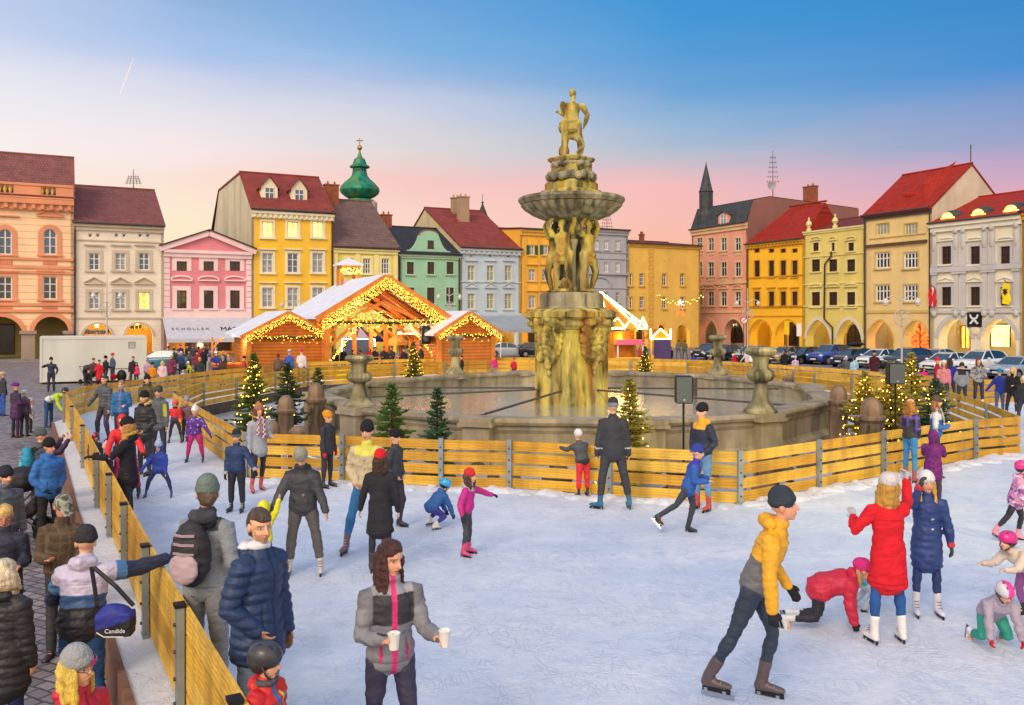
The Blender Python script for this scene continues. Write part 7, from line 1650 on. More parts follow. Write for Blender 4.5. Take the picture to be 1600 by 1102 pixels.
def finish():
    """fuse every pending shell (voxel union), relax it, then fold, quilt and colour it"""
    for o, v, *_ in PEND:
        if v: m = o.modifiers.new('fuse', 'REMESH'); m.mode = 'VOXEL'; m.voxel_size = v; m.use_smooth_shade = True
        if v and _[4]: m = o.modifiers.new('relax', 'SMOOTH'); m.factor = .5; m.iterations = _[4]
    for o, a, f in LUMP: pass
    dg = bpy.context.evaluated_depsgraph_get()
    for o, v, col, painter, wr, puff, sm in PEND:
        me = bpy.data.meshes.new_from_object(o.evaluated_get(dg)) if v else o.data.copy(); o.modifiers.clear()
        n = len(me.vertices)
        if n == 0: continue
        co = np.empty(n*3, np.float32); me.vertices.foreach_get('co', co); co = co.reshape(-1, 3).astype(np.float64); nr = np.empty(n*3, np.float32); me.vertex_normals.foreach_get('vector', nr); nr = nr.reshape(-1, 3)
        d = np.zeros(n); sd = (hash(o.parent.name) % 97)*.31 if o.parent else 0
        if painter is not None and hasattr(painter, 'carve'): d += painter.carve(co, nr)
        if wr: s = co*np.array([1, 1, 1.7]); d += wr*.8*noise3(s*8+sd)+wr*1.3*(.25-np.abs(noise3(s*11+sd+5)))+wr*.5*(.25-np.abs(noise3(s*27+sd)))
        if puff: d += puff*np.abs(np.sin(co[:, 2]*math.pi/.075+.4*noise3(co*3+sd)))
        if d.any(): co2 = co+nr*d[:, None]; me.vertices.foreach_set('co', co2.astype(np.float32).ravel()); me.update()
        C = painter(co, nr) if painter else np.tile(np.array(col), (n, 1)); C = np.clip(C, 0, 1)**.9+.006; a = me.color_attributes.new('Col', 'FLOAT_COLOR', 'POINT'); a.data.foreach_set('color', np.hstack([C, np.ones((n, 1))]).astype(np.float32).ravel())
        if not me.materials: me.materials.append(o.data.materials[0])
        old = o.data; o.data = me; bpy.data.meshes.remove(old)
        me.polygons.foreach_set('use_smooth', [True]*len(me.polygons))
    for o, amp, fr in LUMP:
        me = bpy.data.meshes.new_from_object(o.evaluated_get(dg)); o.modifiers.clear(); n = len(me.vertices)
        co = np.empty(n*3, np.float32); me.vertices.foreach_get('co', co); co = co.reshape(-1, 3); nr = np.empty(n*3, np.float32); me.vertex_normals.foreach_get('vector', nr); nr = nr.reshape(-1, 3)
        co = co+nr*(amp*noise3(co.astype(np.float64)*fr)+amp*.5*noise3(co.astype(np.float64)*fr*2.7))[:, None]; me.vertices.foreach_set('co', co.astype(np.float32).ravel()); me.update(); o.data = me
        me.polygons.foreach_set('use_smooth', [True]*len(me.polygons))
# ---------------------------------------------------------------- stone figures of the fountain
def stone_fig(name, at_, rz, Hh, cloth=True, extra=None, **k):
    b, G, hands = person('', (0, 0, 0), H_=Hh, stone=True, vox=.03, wide=1.5, **k)
    for nm in 'LR':
        for a_ in hands[nm][:1]: loft(b, a_[0], [(r[0]*1.2, r[1]*1.8) for r in a_[1]], a_[2], a_[3])
    hip, Tn, lat, tk, J, kk = G['hip'], G['Tn'], G['lat'], G['tk'], G['J'], G['k']
    if cloth:   # draped loincloth with falling folds
        loft(b, [hip-Vector((0, 0, .2*kk)), hip-Vector((0, 0, .06*kk)), hip+Tn*.08*kk], [(.19*kk, .15*kk), (.185*kk, .14*kk), (.15*kk, .115*kk)], lat, 16)
        for s in (-1, 1): loft(b, [hip+lat*s*.14*kk, hip+lat*s*.19*kk-Vector((0, .03, .2*kk)), hip+lat*s*.2*kk-Vector((0, .02, .42*kk))], [.06*kk, .055*kk, .03*kk], lat, 8)
        loft(b, [hip+lat*.13*kk+Vector((0, -.1*kk, .02*kk)), hip+Vector((0, -.14*kk, -.05*kk)), hip-lat*.13*kk+Vector((0, -.1*kk, .03*kk))], [.045*kk]*3, Vector((0, 0, 1)), 8)
    # muscles, beard and hair masses
    for s in (-1, 1): b.ell(hip+Tn*.40*kk+lat*s*.07*kk+Vector((0, -.075*kk, 0)), (.075*kk, .045*kk, .055*kk), 8, 6); b.ell(J['sh'+('L' if s > 0 else 'R')], .068*kk, 8, 6)
    b.ell(G['hp'](0, .03, .04), (.09*kk, .1*kk, .09*kk), 10, 8)
    if extra: extra(b, G)
    o = b.build(name, ST_Y, fount, smooth='all'); o.location = at_; o.rotation_euler = (0, 0, rz); m = o.modifiers.new('r', 'REMESH'); m.mode = 'VOXEL'; m.voxel_size = .024; m.use_smooth_shade = True; m = o.modifiers.new('s', 'SMOOTH'); m.iterations = 1; LUMP.append((o, .006, 9)); return o
AT = [((.5, .25, .85), (-.35, .15, 1)), ((.75, .35, .55), (-.8, -.1, .75))]
for i in range(4):
    a = R(-90-38+i*90+ (0 if i % 2 else 10)); px, py = .72*math.cos(a), .72*math.sin(a)
    stone_fig('bearer_figure', (px, py, 4.72), a+math.pi/2, 2.62, aL=((.55, .1, .85), (-.75, .15, .75)) if i % 2 else ((.35, .2, .95), (-.1, -.1, 1)), aR=((.9, .3, .3), (-.55, .1, .9)) if i % 2 else ((.5, .15, .85), (-.7, .15, .75)), torso=(.08 if i % 2 else -.08, -.03, 1),
              lL=((.1, .3, -1), (.05, -.35, -1)), lR=((.1, -.02, -1), (.05, -.05, -1)), head=(25 if i % 2 else -25, 15), extra=lambda b, G: (b.ell((0, .05, .04), (.33, .3, .1), 12, 6), b.ell((0, .12, .25), (.2, .16, .28), 10, 6)))
# the statue on top: a man with his back to the viewer wrestling a lion
def lion(b, G):
    L = [(.05, .0, .06), (.0, 0, .3), (-.06, 0, .5)]
    b.ell((0, .0, .04), (.42, .42, .09), 14, 6); b.ell((.25, -.1, .25), (.2, .22, .28), 10, 7)
    loft(b, [(-.34, .08, .62), (-.22, -.02, .78), (-.02, -.14, .86), (.2, -.22, .98)], [(.10, .12), (.13, .15), (.14, .16), (.13, .14)], Vector((0, 1, 0)), 12)   # trunk
    b.ell((.26, -.26, 1.15), (.19, .19, .22), 12, 8); b.ell((.3, -.36, 1.22), (.10, .12, .10), 10, 7); b.ell((.32, -.46, 1.2), (.06, .08, .06), 8, 6)           # mane, head, muzzle
    for s in (-1, 1): b.ell((.3+s*.09, -.3, 1.34), (.04, .03, .05), 6, 5)
    for y, x in ((.14, -.36), (.0, -.3)): loft(b, [(x, y, .62), (x-.1, y+.0, .42), (x+.06, y, .22), (x+.02, y, .07)], [.11, .07, .045, .045], Vector((0, 1, 0)), 8)
    for y, x in ((-.08, .12), (-.3, .16)): loft(b, [(x, y, .8), (x+.03, y, .5), (x+.04, y, .28)], [.09, .055, .05], Vector((0, 1, 0)), 8)
    loft(b, [(-.4, .1, .68), (-.48, .16, .5), (-.46, .12, .28), (-.4, .1, .12)], [.03, .025, .025, .035], Vector((0, 1, 0)), 6)
    hip, k = G['hip'], G['k']; loft(b, [hip+Vector((-.2, .1, .05)), hip+Vector((-.02, .16, .0)), hip+Vector((.22, .1, -.05)), hip+Vector((.3, .05, -.3))], [.07, .09, .08, .05], Vector((0, 0, 1)), 8)
stone_fig('statue', (-.02, 0, 9.7), R(180), 2.55, torso=(-.10, .12, 1), aL=((-.1, .5, -.8), (.3, .6, .3)), aR=((.55, .25, -.9), (-.25, .55, -.85)), lL=((.05, .0, -1), (.02, -.08, -1)), lR=((.25, .55, -.8), (.0, -.3, -1)), head=(-40, 12), extra=lambda b, G: lion(b, G))
# ================================================================ who is where (photo x, top of head y, feet y)
def std(label, x, yt, yb, rz, z0=ICE, d=None, H_=None, dx=0, **k):
    d = d or F*(CZ-z0)/(yb-HY)
    if H_ is None: H_ = (yb-yt)*d/F*.97
    k.setdefault('vox', .0095 if d < 9.5 else .014 if d < 15 else .020 if d < 30 else .032); sk = k.get('shoe') == 'skate'
    return person(label, ((x-800)*d/F, d, z0), R(rz), H_=H_-(.05*H_/1.75 if sk else 0), **k)
def J_(c, m='shell', **k): return dict(c=c, m=m, **k)
HANG = ARM0; BENT = ((.22, .0, -1), (-.15, .9, .05)); OUT = ((.55, .1, -.8), (.5, .25, -.7)); FWD = ((.15, .7, -.7), (0, 1, .1)); POCK = ((.35, -.15, -1), (-.45, .5, -.6)); UP = ((.25, .8, .1), (-.25, .35, 1)); PHONE = ((.25, .75, -.15), (-.35, .35, .85)); BACK_ = ((.35, -.5, -.8), (.25, -.2, -.8))
SA, SB2, SC = ((.1, .25, -1), (.05, -.2, -1)), ((.12, -.35, -1), (.1, -.6, -.9)), ((.22, .05, -1), (.15, -.05, -1))
# ---- foreground skaters
w = std('woman with long brown hair in grey jacket with pink zip, carrying two cups', 610, 0, 0, 22, d=6.1, H_=1.72, jk=J_('#74757e', hem=.05, z=(('above', .52, '#2a2930'), ('arm', -.1, .3, '#63646e'), ('band', .95, 1.4, '#8a8b92'), ('zip', .022, '#c8286a'), ('patch', .1, .12, .012, .12, '#c8286a'), ('patch', -.1, .12, .012, .12, '#c8286a'))), pants=('#2a2740', 'shell', .9),
    shoe='skate', shoec='#d8d8dc', hair=('#3c1d1a', 'long'), aL=((.25, .25, -1), (.12, .95, .12)), aR=((.2, .1, -1), (-.42, .85, .15)), head=(25, 14), fist=1.0, skin='#d99a78', lL=((.06, .25, -1), (.02, -.15, -1)), lR=((.06, -.05, -1), (.03, -.3, -1)))
def cup(label, G, nm, tilt=0):
    p = G['J']['wr'+nm]; d = (p-G['J']['el'+nm]).normalized(); T = Matrix.Rotation(G['t'].rotation_euler.z, 3, 'Z'); q = G['t'].location+T @ (p+d*.10+Vector((0, 0, .0))); t = thing('drinking_cup', label, 'cup', q-Vector((0, 0, .05)))
    b = MB(); b.lathe([(.030, 0), (.040, .10), (.043, .105), (.038, .108), (.034, .095), (.02, .093)], 18); b.build('cup_wall', mat('paper_cup', H('#e4e0da'), .6, .04, 5, 0), t, smooth=30); b = MB(); b.lathe([(.0365, .088), (.0365, .091)], 16); b.build('drink', mat('mulled_drink', H('#c8942c'), .2), t)
cup('paper cup of amber drink in the right hand of the woman with pink zip', w, 'R'); cup('paper cup held out in the left hand of the woman with pink zip', w, 'L')
std('man in quilted navy parka with short greying hair, looking back over his shoulder', 403, 0, 0, 62, d=6.46, H_=1.84, jk=J_('#152b52', 'puff', hem=.2, puff=.010, fat=1.1, z=(('band', 1.14, 1.6, '#c9ccd6'),), wr=.006), hood=True, pants=('#6a7f9c', 'denim'), shoe='skate', shoec='#2a2a30', hair=('#4a3a30', 'short'), head=(-18, 5), aL=HANG, aR=POCK, beard='#6a4a3a', skin='#dba27e')
std('small boy in red jacket and black helmet at the bottom edge', 413, 0, 0, 72, d=5.58, H_=1.22, kid=1, jk=J_('#c81e1c', 'puff', puff=.006, z=(('zip', .02, '#2a6ab0'), ('patch', .07, .85, .014, .1, '#d8c83c'), ('patch', .09, .75, .01, .12, '#3aa06a'))), hood=True, pants=('#22356a',), shoe='skate', shoec='#22242c', hat=('helmet', '#2c2d33'), head=(10, 6), scarf=('#4a4a52',), aL=POCK, aR=HANG)
G = std('man in grey jacket and green-grey beanie with his back turned, wearing a backpack', 322, 0, 0, 165, d=7.55, H_=1.86, jk=J_('#828a92', 'wool', hem=.06, z=(('above', .88, '#3a3c44'),), fat=1.05), hood=True, pants=('#7c7c80', 'shell', 1.15), shoe='boot', shoec='#22222a', hat=('beanie', '#5f6f68'), head=(35, 8), aL=HANG, aR=POCK, hair=('#5a4636', 'short'))
def rucksack(label, G, c1, c2, w=.17, h=.26, name='backpack'):
    g = G; T = g['t']; t = thing(name, label, name.replace('_', ' '), T.location, T.rotation_euler.z); bk = g['lat'].cross(g['Tn']).normalized(); bk = bk if bk.y > 0 else -bk; k = g['k']; c0 = g['hip']+g['Tn']*.28*k+bk*.21*k
    M3 = Matrix((g['lat'], bk, g['Tn'])).transposed()
    b = MB(); b.ell(c0, (w*k, .12*k, h*k), 16, 10, M3); b.ell(c0-g['Tn']*.05*k, (w*1.02*k, .11*k, h*.8*k), 16, 10, M3); o = b.build('bag', MM['shell'], t, smooth='all'); PEND.append((o, .012, H(c1), None, .006, 0, 3))
    b = MB(); b.ell(c0+bk*.09*k-g['Tn']*.09*k, (w*.8*k, .045*k, h*.5*k), 12, 8, M3); o2 = b.build('pocket', MM['shell'], t, smooth='all'); PEND.append((o2, .012, H(c2), None, .004, 0, 2))
    for s in (-1, 1): b = MB(); b.tube([c0+g['lat']*s*.1*k+g['Tn']*.2*k-bk*.05*k, g['hip']+g['lat']*s*.115*k+g['Tn']*.52*k, g['hip']+g['lat']*s*.13*k+g['Tn']*.42*k-bk*.15*k, g['hip']+g['lat']*s*.15*k+g['Tn']*.12*k-bk*.02*k], .02*k, 6); b.build('strap', MM['shell'] if 0 else SPB, t)
    for j in range(3): b = MB(); z = .02+.07*j; b.tube([c0+bk*.09*k+g['Tn']*z*k-g['lat']*.09*k, c0+bk*.122*k+g['Tn']*z*k, c0+bk*.09*k+g['Tn']*z*k+g['lat']*.09*k], .012*k, 5); b.build('tape', mat('pinkish_tape', H('#a58c98'), .7), t)
rucksack('black and pinkish grey backpack on the man in the green-grey beanie', G, '#1e1d22', '#a8909a')
std('man in dark grey jacket and pale beanie looking down, holding a child by the hand', 474, 692, 897, 2, jk=J_('#35363c', hem=.06, fat=1.15, z=(('allabove', .47, '#232328'), ('patch', .03, .42, .018, .04, '#8a6a58'))), pants=('#4e4a49', 'shell', 1.15), shoe='skate', shoec='#c8c0b8', hat=('beanie', '#8c8a7c'), head=(-5, 48), torso=(0, .22, 1), aR=((.45, .3, -.9), (.35, .5, -.9)), aL=((.35, .05, -1), (.35, .2, -1)), lL=SC, lR=((.14, .12, -1), (.1, -.1, -1)), hood=True)
std('small child in yellow hooded jacket, mostly hidden behind the man in the navy parka', 412, 775, 912, 150, kid=1, jk=J_('#d8d418', z=(('allabove', .55, '#d8d418'),)), hood='up', pants=('#3a3a44',), shoe='skate', aR=((.5, .1, .9), (.2, .1, 1)), aL=HANG, head=(30, 0))
std('boy in navy jacket and black patterned hat, standing still', 370, 668, 800, -8, kid=.45, jk=J_('#162f5a', z=(('arm', 1.8, 2.2, '#9aa2b0'),)), pants=('#191a24', 'shell', 1.1), shoe='skate', shoec='#20222a', hat=('beanie', '#20262c', '#5d6a70'), aL=OUT, aR=HANG, head=(5, 10), hair=('#3a2a20', 'short'), gl='#1a1a22')
std('woman in pale grey coat with tartan scarf and red-white skates', 404, 628, 768, 38, jk=J_('#979ca8', 'wool', hem=.16), hood='#b08c3a', pants=('#1d1c22', 'shell', .9), shoe='skate', shoec='#b84848', hair=('#5a3424', 'bob'), hat=('pom', '#a06848', '#b87c58'), scarf=('#8a2440', '#d8c8c8'), aL=BENT, aR=HANG, lR=SA, lL=((.05, -.1, -1), (0, -.3, -1)))
std('child in black with orange cap and a red mitten behind the man in dark grey', 511, 640, 762, 65, kid=.3, jk=J_('#22242c', hem=.1), pants=('#20202a',), shoe='skate', hat=('slouch', '#e08a1c'), gl='#c8202c', head=(0, 10))
std('man in beige jacket and black beanie, arm round the woman in black', 574, 690, 900, -6, d=12.2, H_=1.82, jk=J_('#b8a988', z=(('arm', -.1, .7, '#b8a988'), ('above', .8, '#c8c44a')), fat=1.1), pants=('#2f6aa4', 'denim'), shoe='skate', shoec='#6a5258', hat=('beanie', '#191a22'), lR=((.28, .1, -1), (.22, -.1, -1)), lL=SC, aL=BENT, aR=POCK, head=(-5, 5))
std('woman in long black coat and bright red knitted hat, seen from behind', 594, 703, 897, 178, jk=J_('#242329', 'wool', hem=.36, flare=1.15), pants=('#1f1e26', 'shell', .85), shoe='skate', shoec='#2a2a30', hat=('beanie', '#d01820'), hair=('#3a2218', 'bob'), aR=((.25, .05, -1), (.1, .2, -1)), aL=((.35, .1, -1), (.25, .2, -1)), d=11.3)
G_ = None
std('man in charcoal jacket and black cap gliding behind the couple to the right', 616, 668, 826, 68, jk=J_('#2d3036', fat=1.05), pants=('#26282e',), shoe='skate', hat=('beanie', '#14161c'), aL=POCK, aR=POCK, lL=SA, lR=SB2, head=(0, 8))
G = std('child in blue jacket and sky-blue helmet crouching on the ice', 672, 0, 826, 128, H_=1.12, kid=.7, jk=J_('#1d4f92', fat=1.05), pants=('#2c2a84',), shoe='skate', shoec='#d8dccc', hat=('helmet', '#28a0d8'), torso=(0, .75, .7), lL=((.2, .9, -.25), (.05, -.85, -.65)), lR=((.2, .75, -.5), (.1, -.9, -.4)), aL=((.1, .6, -.8), (0, .5, -1)), aR=((.1, .5, -.9), (0, .4, -1)), head=(-20, 25), gl='#1a1c28', hood=True, footdir=(0, 1))
std('girl in magenta jacket and red knitted hat skating right with arms spread', 728, 728, 868, 72, kid=.5, jk=J_('#b81a78', z=(('above', .92, '#b8b0b4'),)), pants=('#33363a', 'shell', .95), shoe='skate', shoec='#c83a6a', hat=('beanie', '#c8282c'), hair=('#4a3226', 'bob'), aL=((.7, .5, -.35), (.7, .6, -.3)), aR=((.4, -.3, -.9), (.3, .3, -.9)), gl='#22203a', torso=(0, .15, 1), lL=((.1, .05, -1), (.05, -.05, -1)), lR=((.1, .15, -1), (.05, -.15, -1)), hood=True)
std('tall man in dark coat seen from behind at the fence, teal skates', 958, 620, 796, 182, jk=J_('#33353c', 'wool', hem=.12, fat=1.12, z=(('arm', 1.5, 1.58, '#c8ccd4'),)), pants=('#2c2c34', 'shell', 1.1), shoe='skate', shoec='#1c5878', hat=('beanie', '#2c2e30', '#7c848a'), lL=((.2, 0, -1), (.1, 0, -1)), lR=((.22, 0, -1), (.2, -.05, -1)), aL=((.25, .0, -1), (.1, .1, -1)), aR=((.25, 0, -1), (.1, .1, -1)), footdir=((.9, .5), (.1, 1)))
std('child in black jacket and red trousers leaning to the fence beside the tall man', 911, 668, 777, 205, kid=.6, jk=J_('#3c3f46', fat=1.05, z=(('below', .12, '#20242c'), ('allabove', .62, '#2a5a78'))), pants=('#d02030', 'shell', 1.15), shoe='skate', shoec='#1e1e22', hat=('pom', '#d8dce0', '#3a6a8a'), torso=(.12, .25, 1), aL=((.3, .7, -.3), (.1, .8, .1)), aR=FWD)
std('young man with black hood, yellow inner hood and navy jacket, looking left at the fence', 1098, 628, 797, -55, jk=J_('#1c2236', z=(('below', .12, '#2a4c9a'), ('above', .86, '#d8961c')), fat=1.05), hood=True, pants=('#5c86b4', 'denim'), shoe='skate', shoec='#b0383c', hat=('beanie', '#15161c'), aL=POCK, aR=POCK, head=(-15, 4), d=15.0)
std('boy in blue jacket pushing off to the right in front of the young man', 1076, 688, 834, 75, kid=.35, jk=J_('#1c4a9a', hem=.12, z=(('above', .75, '#32249a'),)), pants=('#26303a', 'shell', .95), shoe='skate', shoec='#1e2024', hat=('beanie', '#2a3c9a'), torso=(0, .3, 1), lR=((.1, -.65, -1), (.1, -.9, -.6)), lL=((.05, .2, -1), (0, -.25, -1)), aL=BENT, aR=BENT, head=(0, 10))
std('skater in yellow and grey jacket with dark cap leaning forward to the right', 1180, 770, 1082, 62, H_=1.86, hood=True, jk=J_('#d99a10', 'puff', puff=.004, fat=.98, z=(('below', .5, '#5c5e62'),)), pants=('#1f2b3c', 'shell', .75), shoe='skate', shoec='#4a3c40', hat=('beanie', '#2a3440'), torso=(0, .38, 1), lR=((.06, -.38, -1), (.0, -.55, -1)), lL=((.08, .28, -1), (.03, -.22, -1)), aR=((.42, .05, -1), (.1, .1, -1)), aL=((.25, -.35, -1), (.1, .5, -.7)), gl='#1c1c22', head=(8, -5), skin='#cf9070', footdir=(0, 1), d=7.5)
G = std('woman in long scarlet coat and white hat seen from behind, arm lifted to her face', 1388, 737, 1006, 186, jk=J_('#cf1522', 'wool', hem=.34, flare=1.1, fat=1.04), pants=('#1f4a8a', 'denim', .88), shoe='skate', shoec='#dcdcd8', hat=('slouch', '#c9c4c4'), hair=('#c08a34', 'bob'), aR=((.55, .65, .05), (.1, .25, 1)), aL=((.6, .2, -.75), (-.3, .7, .3)), gl='#b4b4b8', fist=.8, lL=((.12, 0, -1), (.04, 0, -1)), lR=((.1, .05, -1), (.06, -.05, -1)), cuff=None)
std('woman in long dark blue coat and white knitted hat with long blonde hair', 1448, 735, 962, -8, jk=J_('#182f6a', 'puff', hem=.34, puff=.006, z=(('arm', 1.86, 2.3, '#b82430'), ('patch', .03, .3, .012, .015, '#c8ccd4'), ('patch', .03, .55, .012, .015, '#c8ccd4'))), pants=('#18275a', 'shell', .85), shoe='skate', shoec='#c8c4d0', hat=('beanie', '#dcdcd8'), hair=('#d8a030', 'long'), aR=((.2, .7, .1), (-.2, .3, 1)), aL=((.3, .05, -1), (.12, .1, -1)), gl='#3a4048')
std('girl in crimson coat with fur collar and pink hat crawling on hands and knees', 1278, 0, 980, 78, H_=1.32, kid=.5, jk=J_('#b81430', 'puff', hem=.1, fat=1.25, puff=.005), hood='#b89468', pants=('#1a1a22',), shoe='skate', shoec='#c8ccd0', hat=('slouch', '#d02a78', '#d02a78'), torso=(0, 1, .28), lL=((.1, .12, -1), (.05, -1, -.1)), lR=((.1, -.1, -1), (.05, -1, -.05)), aL=((.05, .2, -1), (0, .15, -1)), aR=((.12, -.05, -1), (0, .25, -1)), head=(0, 5), gl='#1e2220', seat='hands', footdir=(0, .3, -1))
std('toddler in turquoise jacket and hat behind the crawling girl', 1340, 0, 952, 100, H_=.95, kid=.9, jk=J_('#2aa8c0', fat=1.15), pants=('#b8c0c8',), hat=('beanie', '#20a8c8', '#a82050'), torso=(0, .9, .55), lL=((.1, .7, -.6), (.1, -.7, -.7)), lR=((.1, .7, -.6), (.1, -.7, -.7)), aL=FWD, aR=FWD)
std('child in mauve jacket, pink and white helmet, kneeling with red mittens on the ice', 1548, 0, 1008, -6, H_=1.1, kid=.8, jk=J_('#948a9c', 'puff', puff=.005, fat=1.1), hood=True, pants=('#1e8a78', 'shell', 1.15), shoe='skate', shoec='#e0dce0', hat=('helmet', '#c8c4cc', '#d82a88'), torso=(0, .85, .6), lL=((.25, .5, -.85), (.1, -.9, -.2)), lR=((.25, .5, -.85), (.1, -.9, -.2)), aL=((.15, .45, -.9), (.05, .35, -.9)), aR=((.15, .45, -.9), (.05, .35, -.9)), head=(15, 30), gl='#c81c2c', seat='hands')
std('child with magenta helmet and cream jacket bending in at the right edge', 1608, 0, 966, -70, H_=1.15, kid=.8, jk=J_('#c8b8a8'), pants=('#8a4a8a',), hat=('helmet', '#c81a78'), torso=(0, .8, .6), aL=FWD, aR=FWD, shoe='skate', lL=((.1, .4, -1), (.05, -.4, -1)), lR=((.1, .2, -1), (.05, -.4, -1)))
std('girl in pink and purple patterned jacket skating off at the right edge', 1588, 713, 846, 60, kid=.6, jk=J_('#c07aa8', hem=.12, fat=1.15, z=(('spots', 22, .25, '#6a3a7a'), ('spots', 30, .55, '#e0c0d4'))), pants=('#1a1a22', 'shell', .8), shoe='skate', shoec='#d87a98', hat=('helmet', '#d0287a'), hood=True, lR=((.1, -.45, -1), (.1, -.7, -.9)), lL=SA, aL=OUT, aR=OUT, torso=(0, .2, 1))
std('child in deep purple hooded coat with back turned, near the scarlet coat', 1458, 672, 792, 150, kid=.3, jk=J_('#5c1c64', 'fur', hem=.25, wr=.006), hood='up', pants=('#2a1c34',), shoe='skate', aL=FWD, aR=FWD, d=15.2, H_=1.35)
std('girl with long curly auburn hair in black checked jacket and jeans at the fence', 1422, 612, 738, 110, jk=J_('#1f2028', z=(('check', 30, .7, '#4a3a9a'), ('below', .45, '#26262a'), ('arm', 1.5, 2.3, '#26262a'))), pants=('#2f74b0', 'denim', .95), shoe='skate', shoec='#8a3a44', hair=('#9a6424', 'curly'), aL=BENT, aR=POCK, d=17.6, H_=1.66)
std('girl in white and navy jacket with brown beanie and grey skates leaning on the fence', 1462, 612, 742, 60, jk=J_('#2456a0', z=(('above', .7, '#c4c8d2'), ('arm', -.1, 1.2, '#b8bcc8'))), scarf=('#b8bcc4', '#8a90a0'), pants=('#3a2430', 'shell', .85), shoe='skate', shoec='#9aa0a8', hat=('beanie', '#4a3a34'), hair=('#8a5a30', 'bob'), aL=BENT, aR=BENT, d=18.0, H_=1.66, lR=((.15, -.3, -1), (.05, -.2, -1)))
# ---- the lane on the left
std('man in grey quilted jacket and bare head, striding towards the viewer along the left lane', 164, 583, 690, -20, jk=J_('#3f464e', 'puff', puff=.008), pants=('#3a3040', 'shell', 1.05), shoe='skate', shoec='#22242c', hair=('#2a211e', 'short'), aR=OUT, aL=HANG, lL=SA, lR=((.3, .1, -1), (.2, -.2, -1)), vox=.016)
std('woman in cobalt blue quilted jacket with tied-back fair hair, in the left lane', 190, 592, 702, 5, jk=J_('#165a94', 'puff', puff=.008, z=(('zip', .012, '#7a4a8a'),)), pants=('#26262e',), shoe='skate', hair=('#8a6a48', 'short'), aR=HANG, aL=BENT, vox=.016)
std('skater bending forward in bright red hooded jacket with raspberry trousers', 197, 0, 778, 10, H_=1.6, jk=J_('#d01c24', fat=1.1), hood='up', pants=('#b81c50', 'shell', 1.1), shoe='skate', torso=(0, .55, 1), aL=((.6, .5, -.7), (.5, .5, -.8)), aR=((.25, .6, -.9), (0, .6, -.8)), head=(0, 28), gl='#26222a', vox=.016, lL=SC, lR=SC)
std('child in pale pink fluffy hat held by the red hooded skater', 160, 665, 782, 160, kid=.8, jk=J_('#2a2436'), pants=('#20202a',), shoe='skate', hat=('pom', '#d8a8b4', '#e0c0c8'), torso=(0, .3, 1), vox=.018, H_=1.05)
std('woman in black coat with golden fur hood and black hat, hands on the left fence', 200, 662, 812, -75, jk=J_('#1c1a24', 'wool', hem=.2, z=(('zip', .03, '#c8c4c8'),)), hood='#b09040', pants=('#17171c', 'shell', 1.0), shoe='boot', hat=('beanie', '#17171a'), hair=('#b07838', 'bob'), aL=FWD, aR=((.1, .5, -.8), (0, .9, 0)), head=(-8, 4), gl='#17171c', d=13.6, H_=1.7)
std('child in royal blue hooded jacket facing us with legs apart, left lane', 248, 682, 777, 4, kid=.9, jk=J_('#1c389a', hem=.05), hood='up', pants=('#1a2450',), shoe='skate', shoec='#20346a', lL=((.55, 0, -1), (.25, 0, -1)), lR=((.55, 0, -1), (.25, 0, -1)), aL=HANG, aR=OUT, head=(0, 15), hat=('beanie', '#9ab0d8'))
std('person in black puffer with cream fur hood and black beanie in the left lane', 226, 612, 735, -25, jk=J_('#1b1c22', 'puff', hem=.15, puff=.01, fat=1.1), hood='#c8ac6c', pants=('#22222a',), shoe='skate', hat=('beanie', '#14161e'), scarf=('#1c1c24',), aL=POCK, aR=HANG, vox=.016, d=18.4, H_=1.72)
std('person in grey felt coat and dark beanie walking behind the black puffer', 248, 602, 725, 0, jk=J_('#565a60', 'wool', hem=.12, z=(('patch', .17, .6, .04, .3, '#a8b438'),)), pants=('#26283a',), shoe='skate', hat=('beanie', '#3a403c'), hood=True, aL=HANG, aR=BENT, vox=.016, d=19.8, H_=1.72)
std('person with dark cap and olive fur hood at the back of the left lane', 230, 592, 690, 30, jk=J_('#5a5238', 'wool'), hood='#6a5a3a', pants=('#33302a',), shoe='skate', hat=('beanie', '#1c1c26'), vox=.02, d=24, H_=1.72)
std('child in red jacket with orange-red helmet standing on the left lane', 274, 622, 692, 5, kid=.6, jk=J_('#c81c20', z=(('below', .3, '#22284a'), ('arm', 1.3, 1.9, '#e07a1c'))), pants=('#241c22',), shoe='skate', shoec='#4a3038', hat=('helmet', '#e0482c'), aL=HANG, aR=OUT, scarf=('#17171c',), lL=SC, lR=SC)
std('child in dotted violet jacket, magenta trousers and white hat, left lane', 305, 630, 722, 4, kid=.9, jk=J_('#4c2484', z=(('spots', 40, .9, '#c8b8e0'),)), pants=('#b81c70', 'shell', 1.1), shoe='skate', shoec='#3a3a42', hat=('pom', '#e0e0e4', '#e0e0e4'), aL=OUT, aR=HANG, gl='#4c2484', lL=SC, lR=SC)
std('child in grey pompom hat just behind the one in dotted violet', 292, 617, 690, 10, kid=.8, jk=J_('#6a4a58', z=(('spots', 30, .5, '#2a2a30'),)), pants=('#2a2430',), shoe='skate', hat=('pom', '#8c9098', '#8c9098', 2))
std('child in dark helmet and jacket just inside the left fence', 148, 672, 748, 40, kid=.9, jk=J_('#20283a'), pants=('#17171c',), shoe='skate', hat=('helmet', '#c82a6a', '#20202a'), torso=(0, .2, 1))
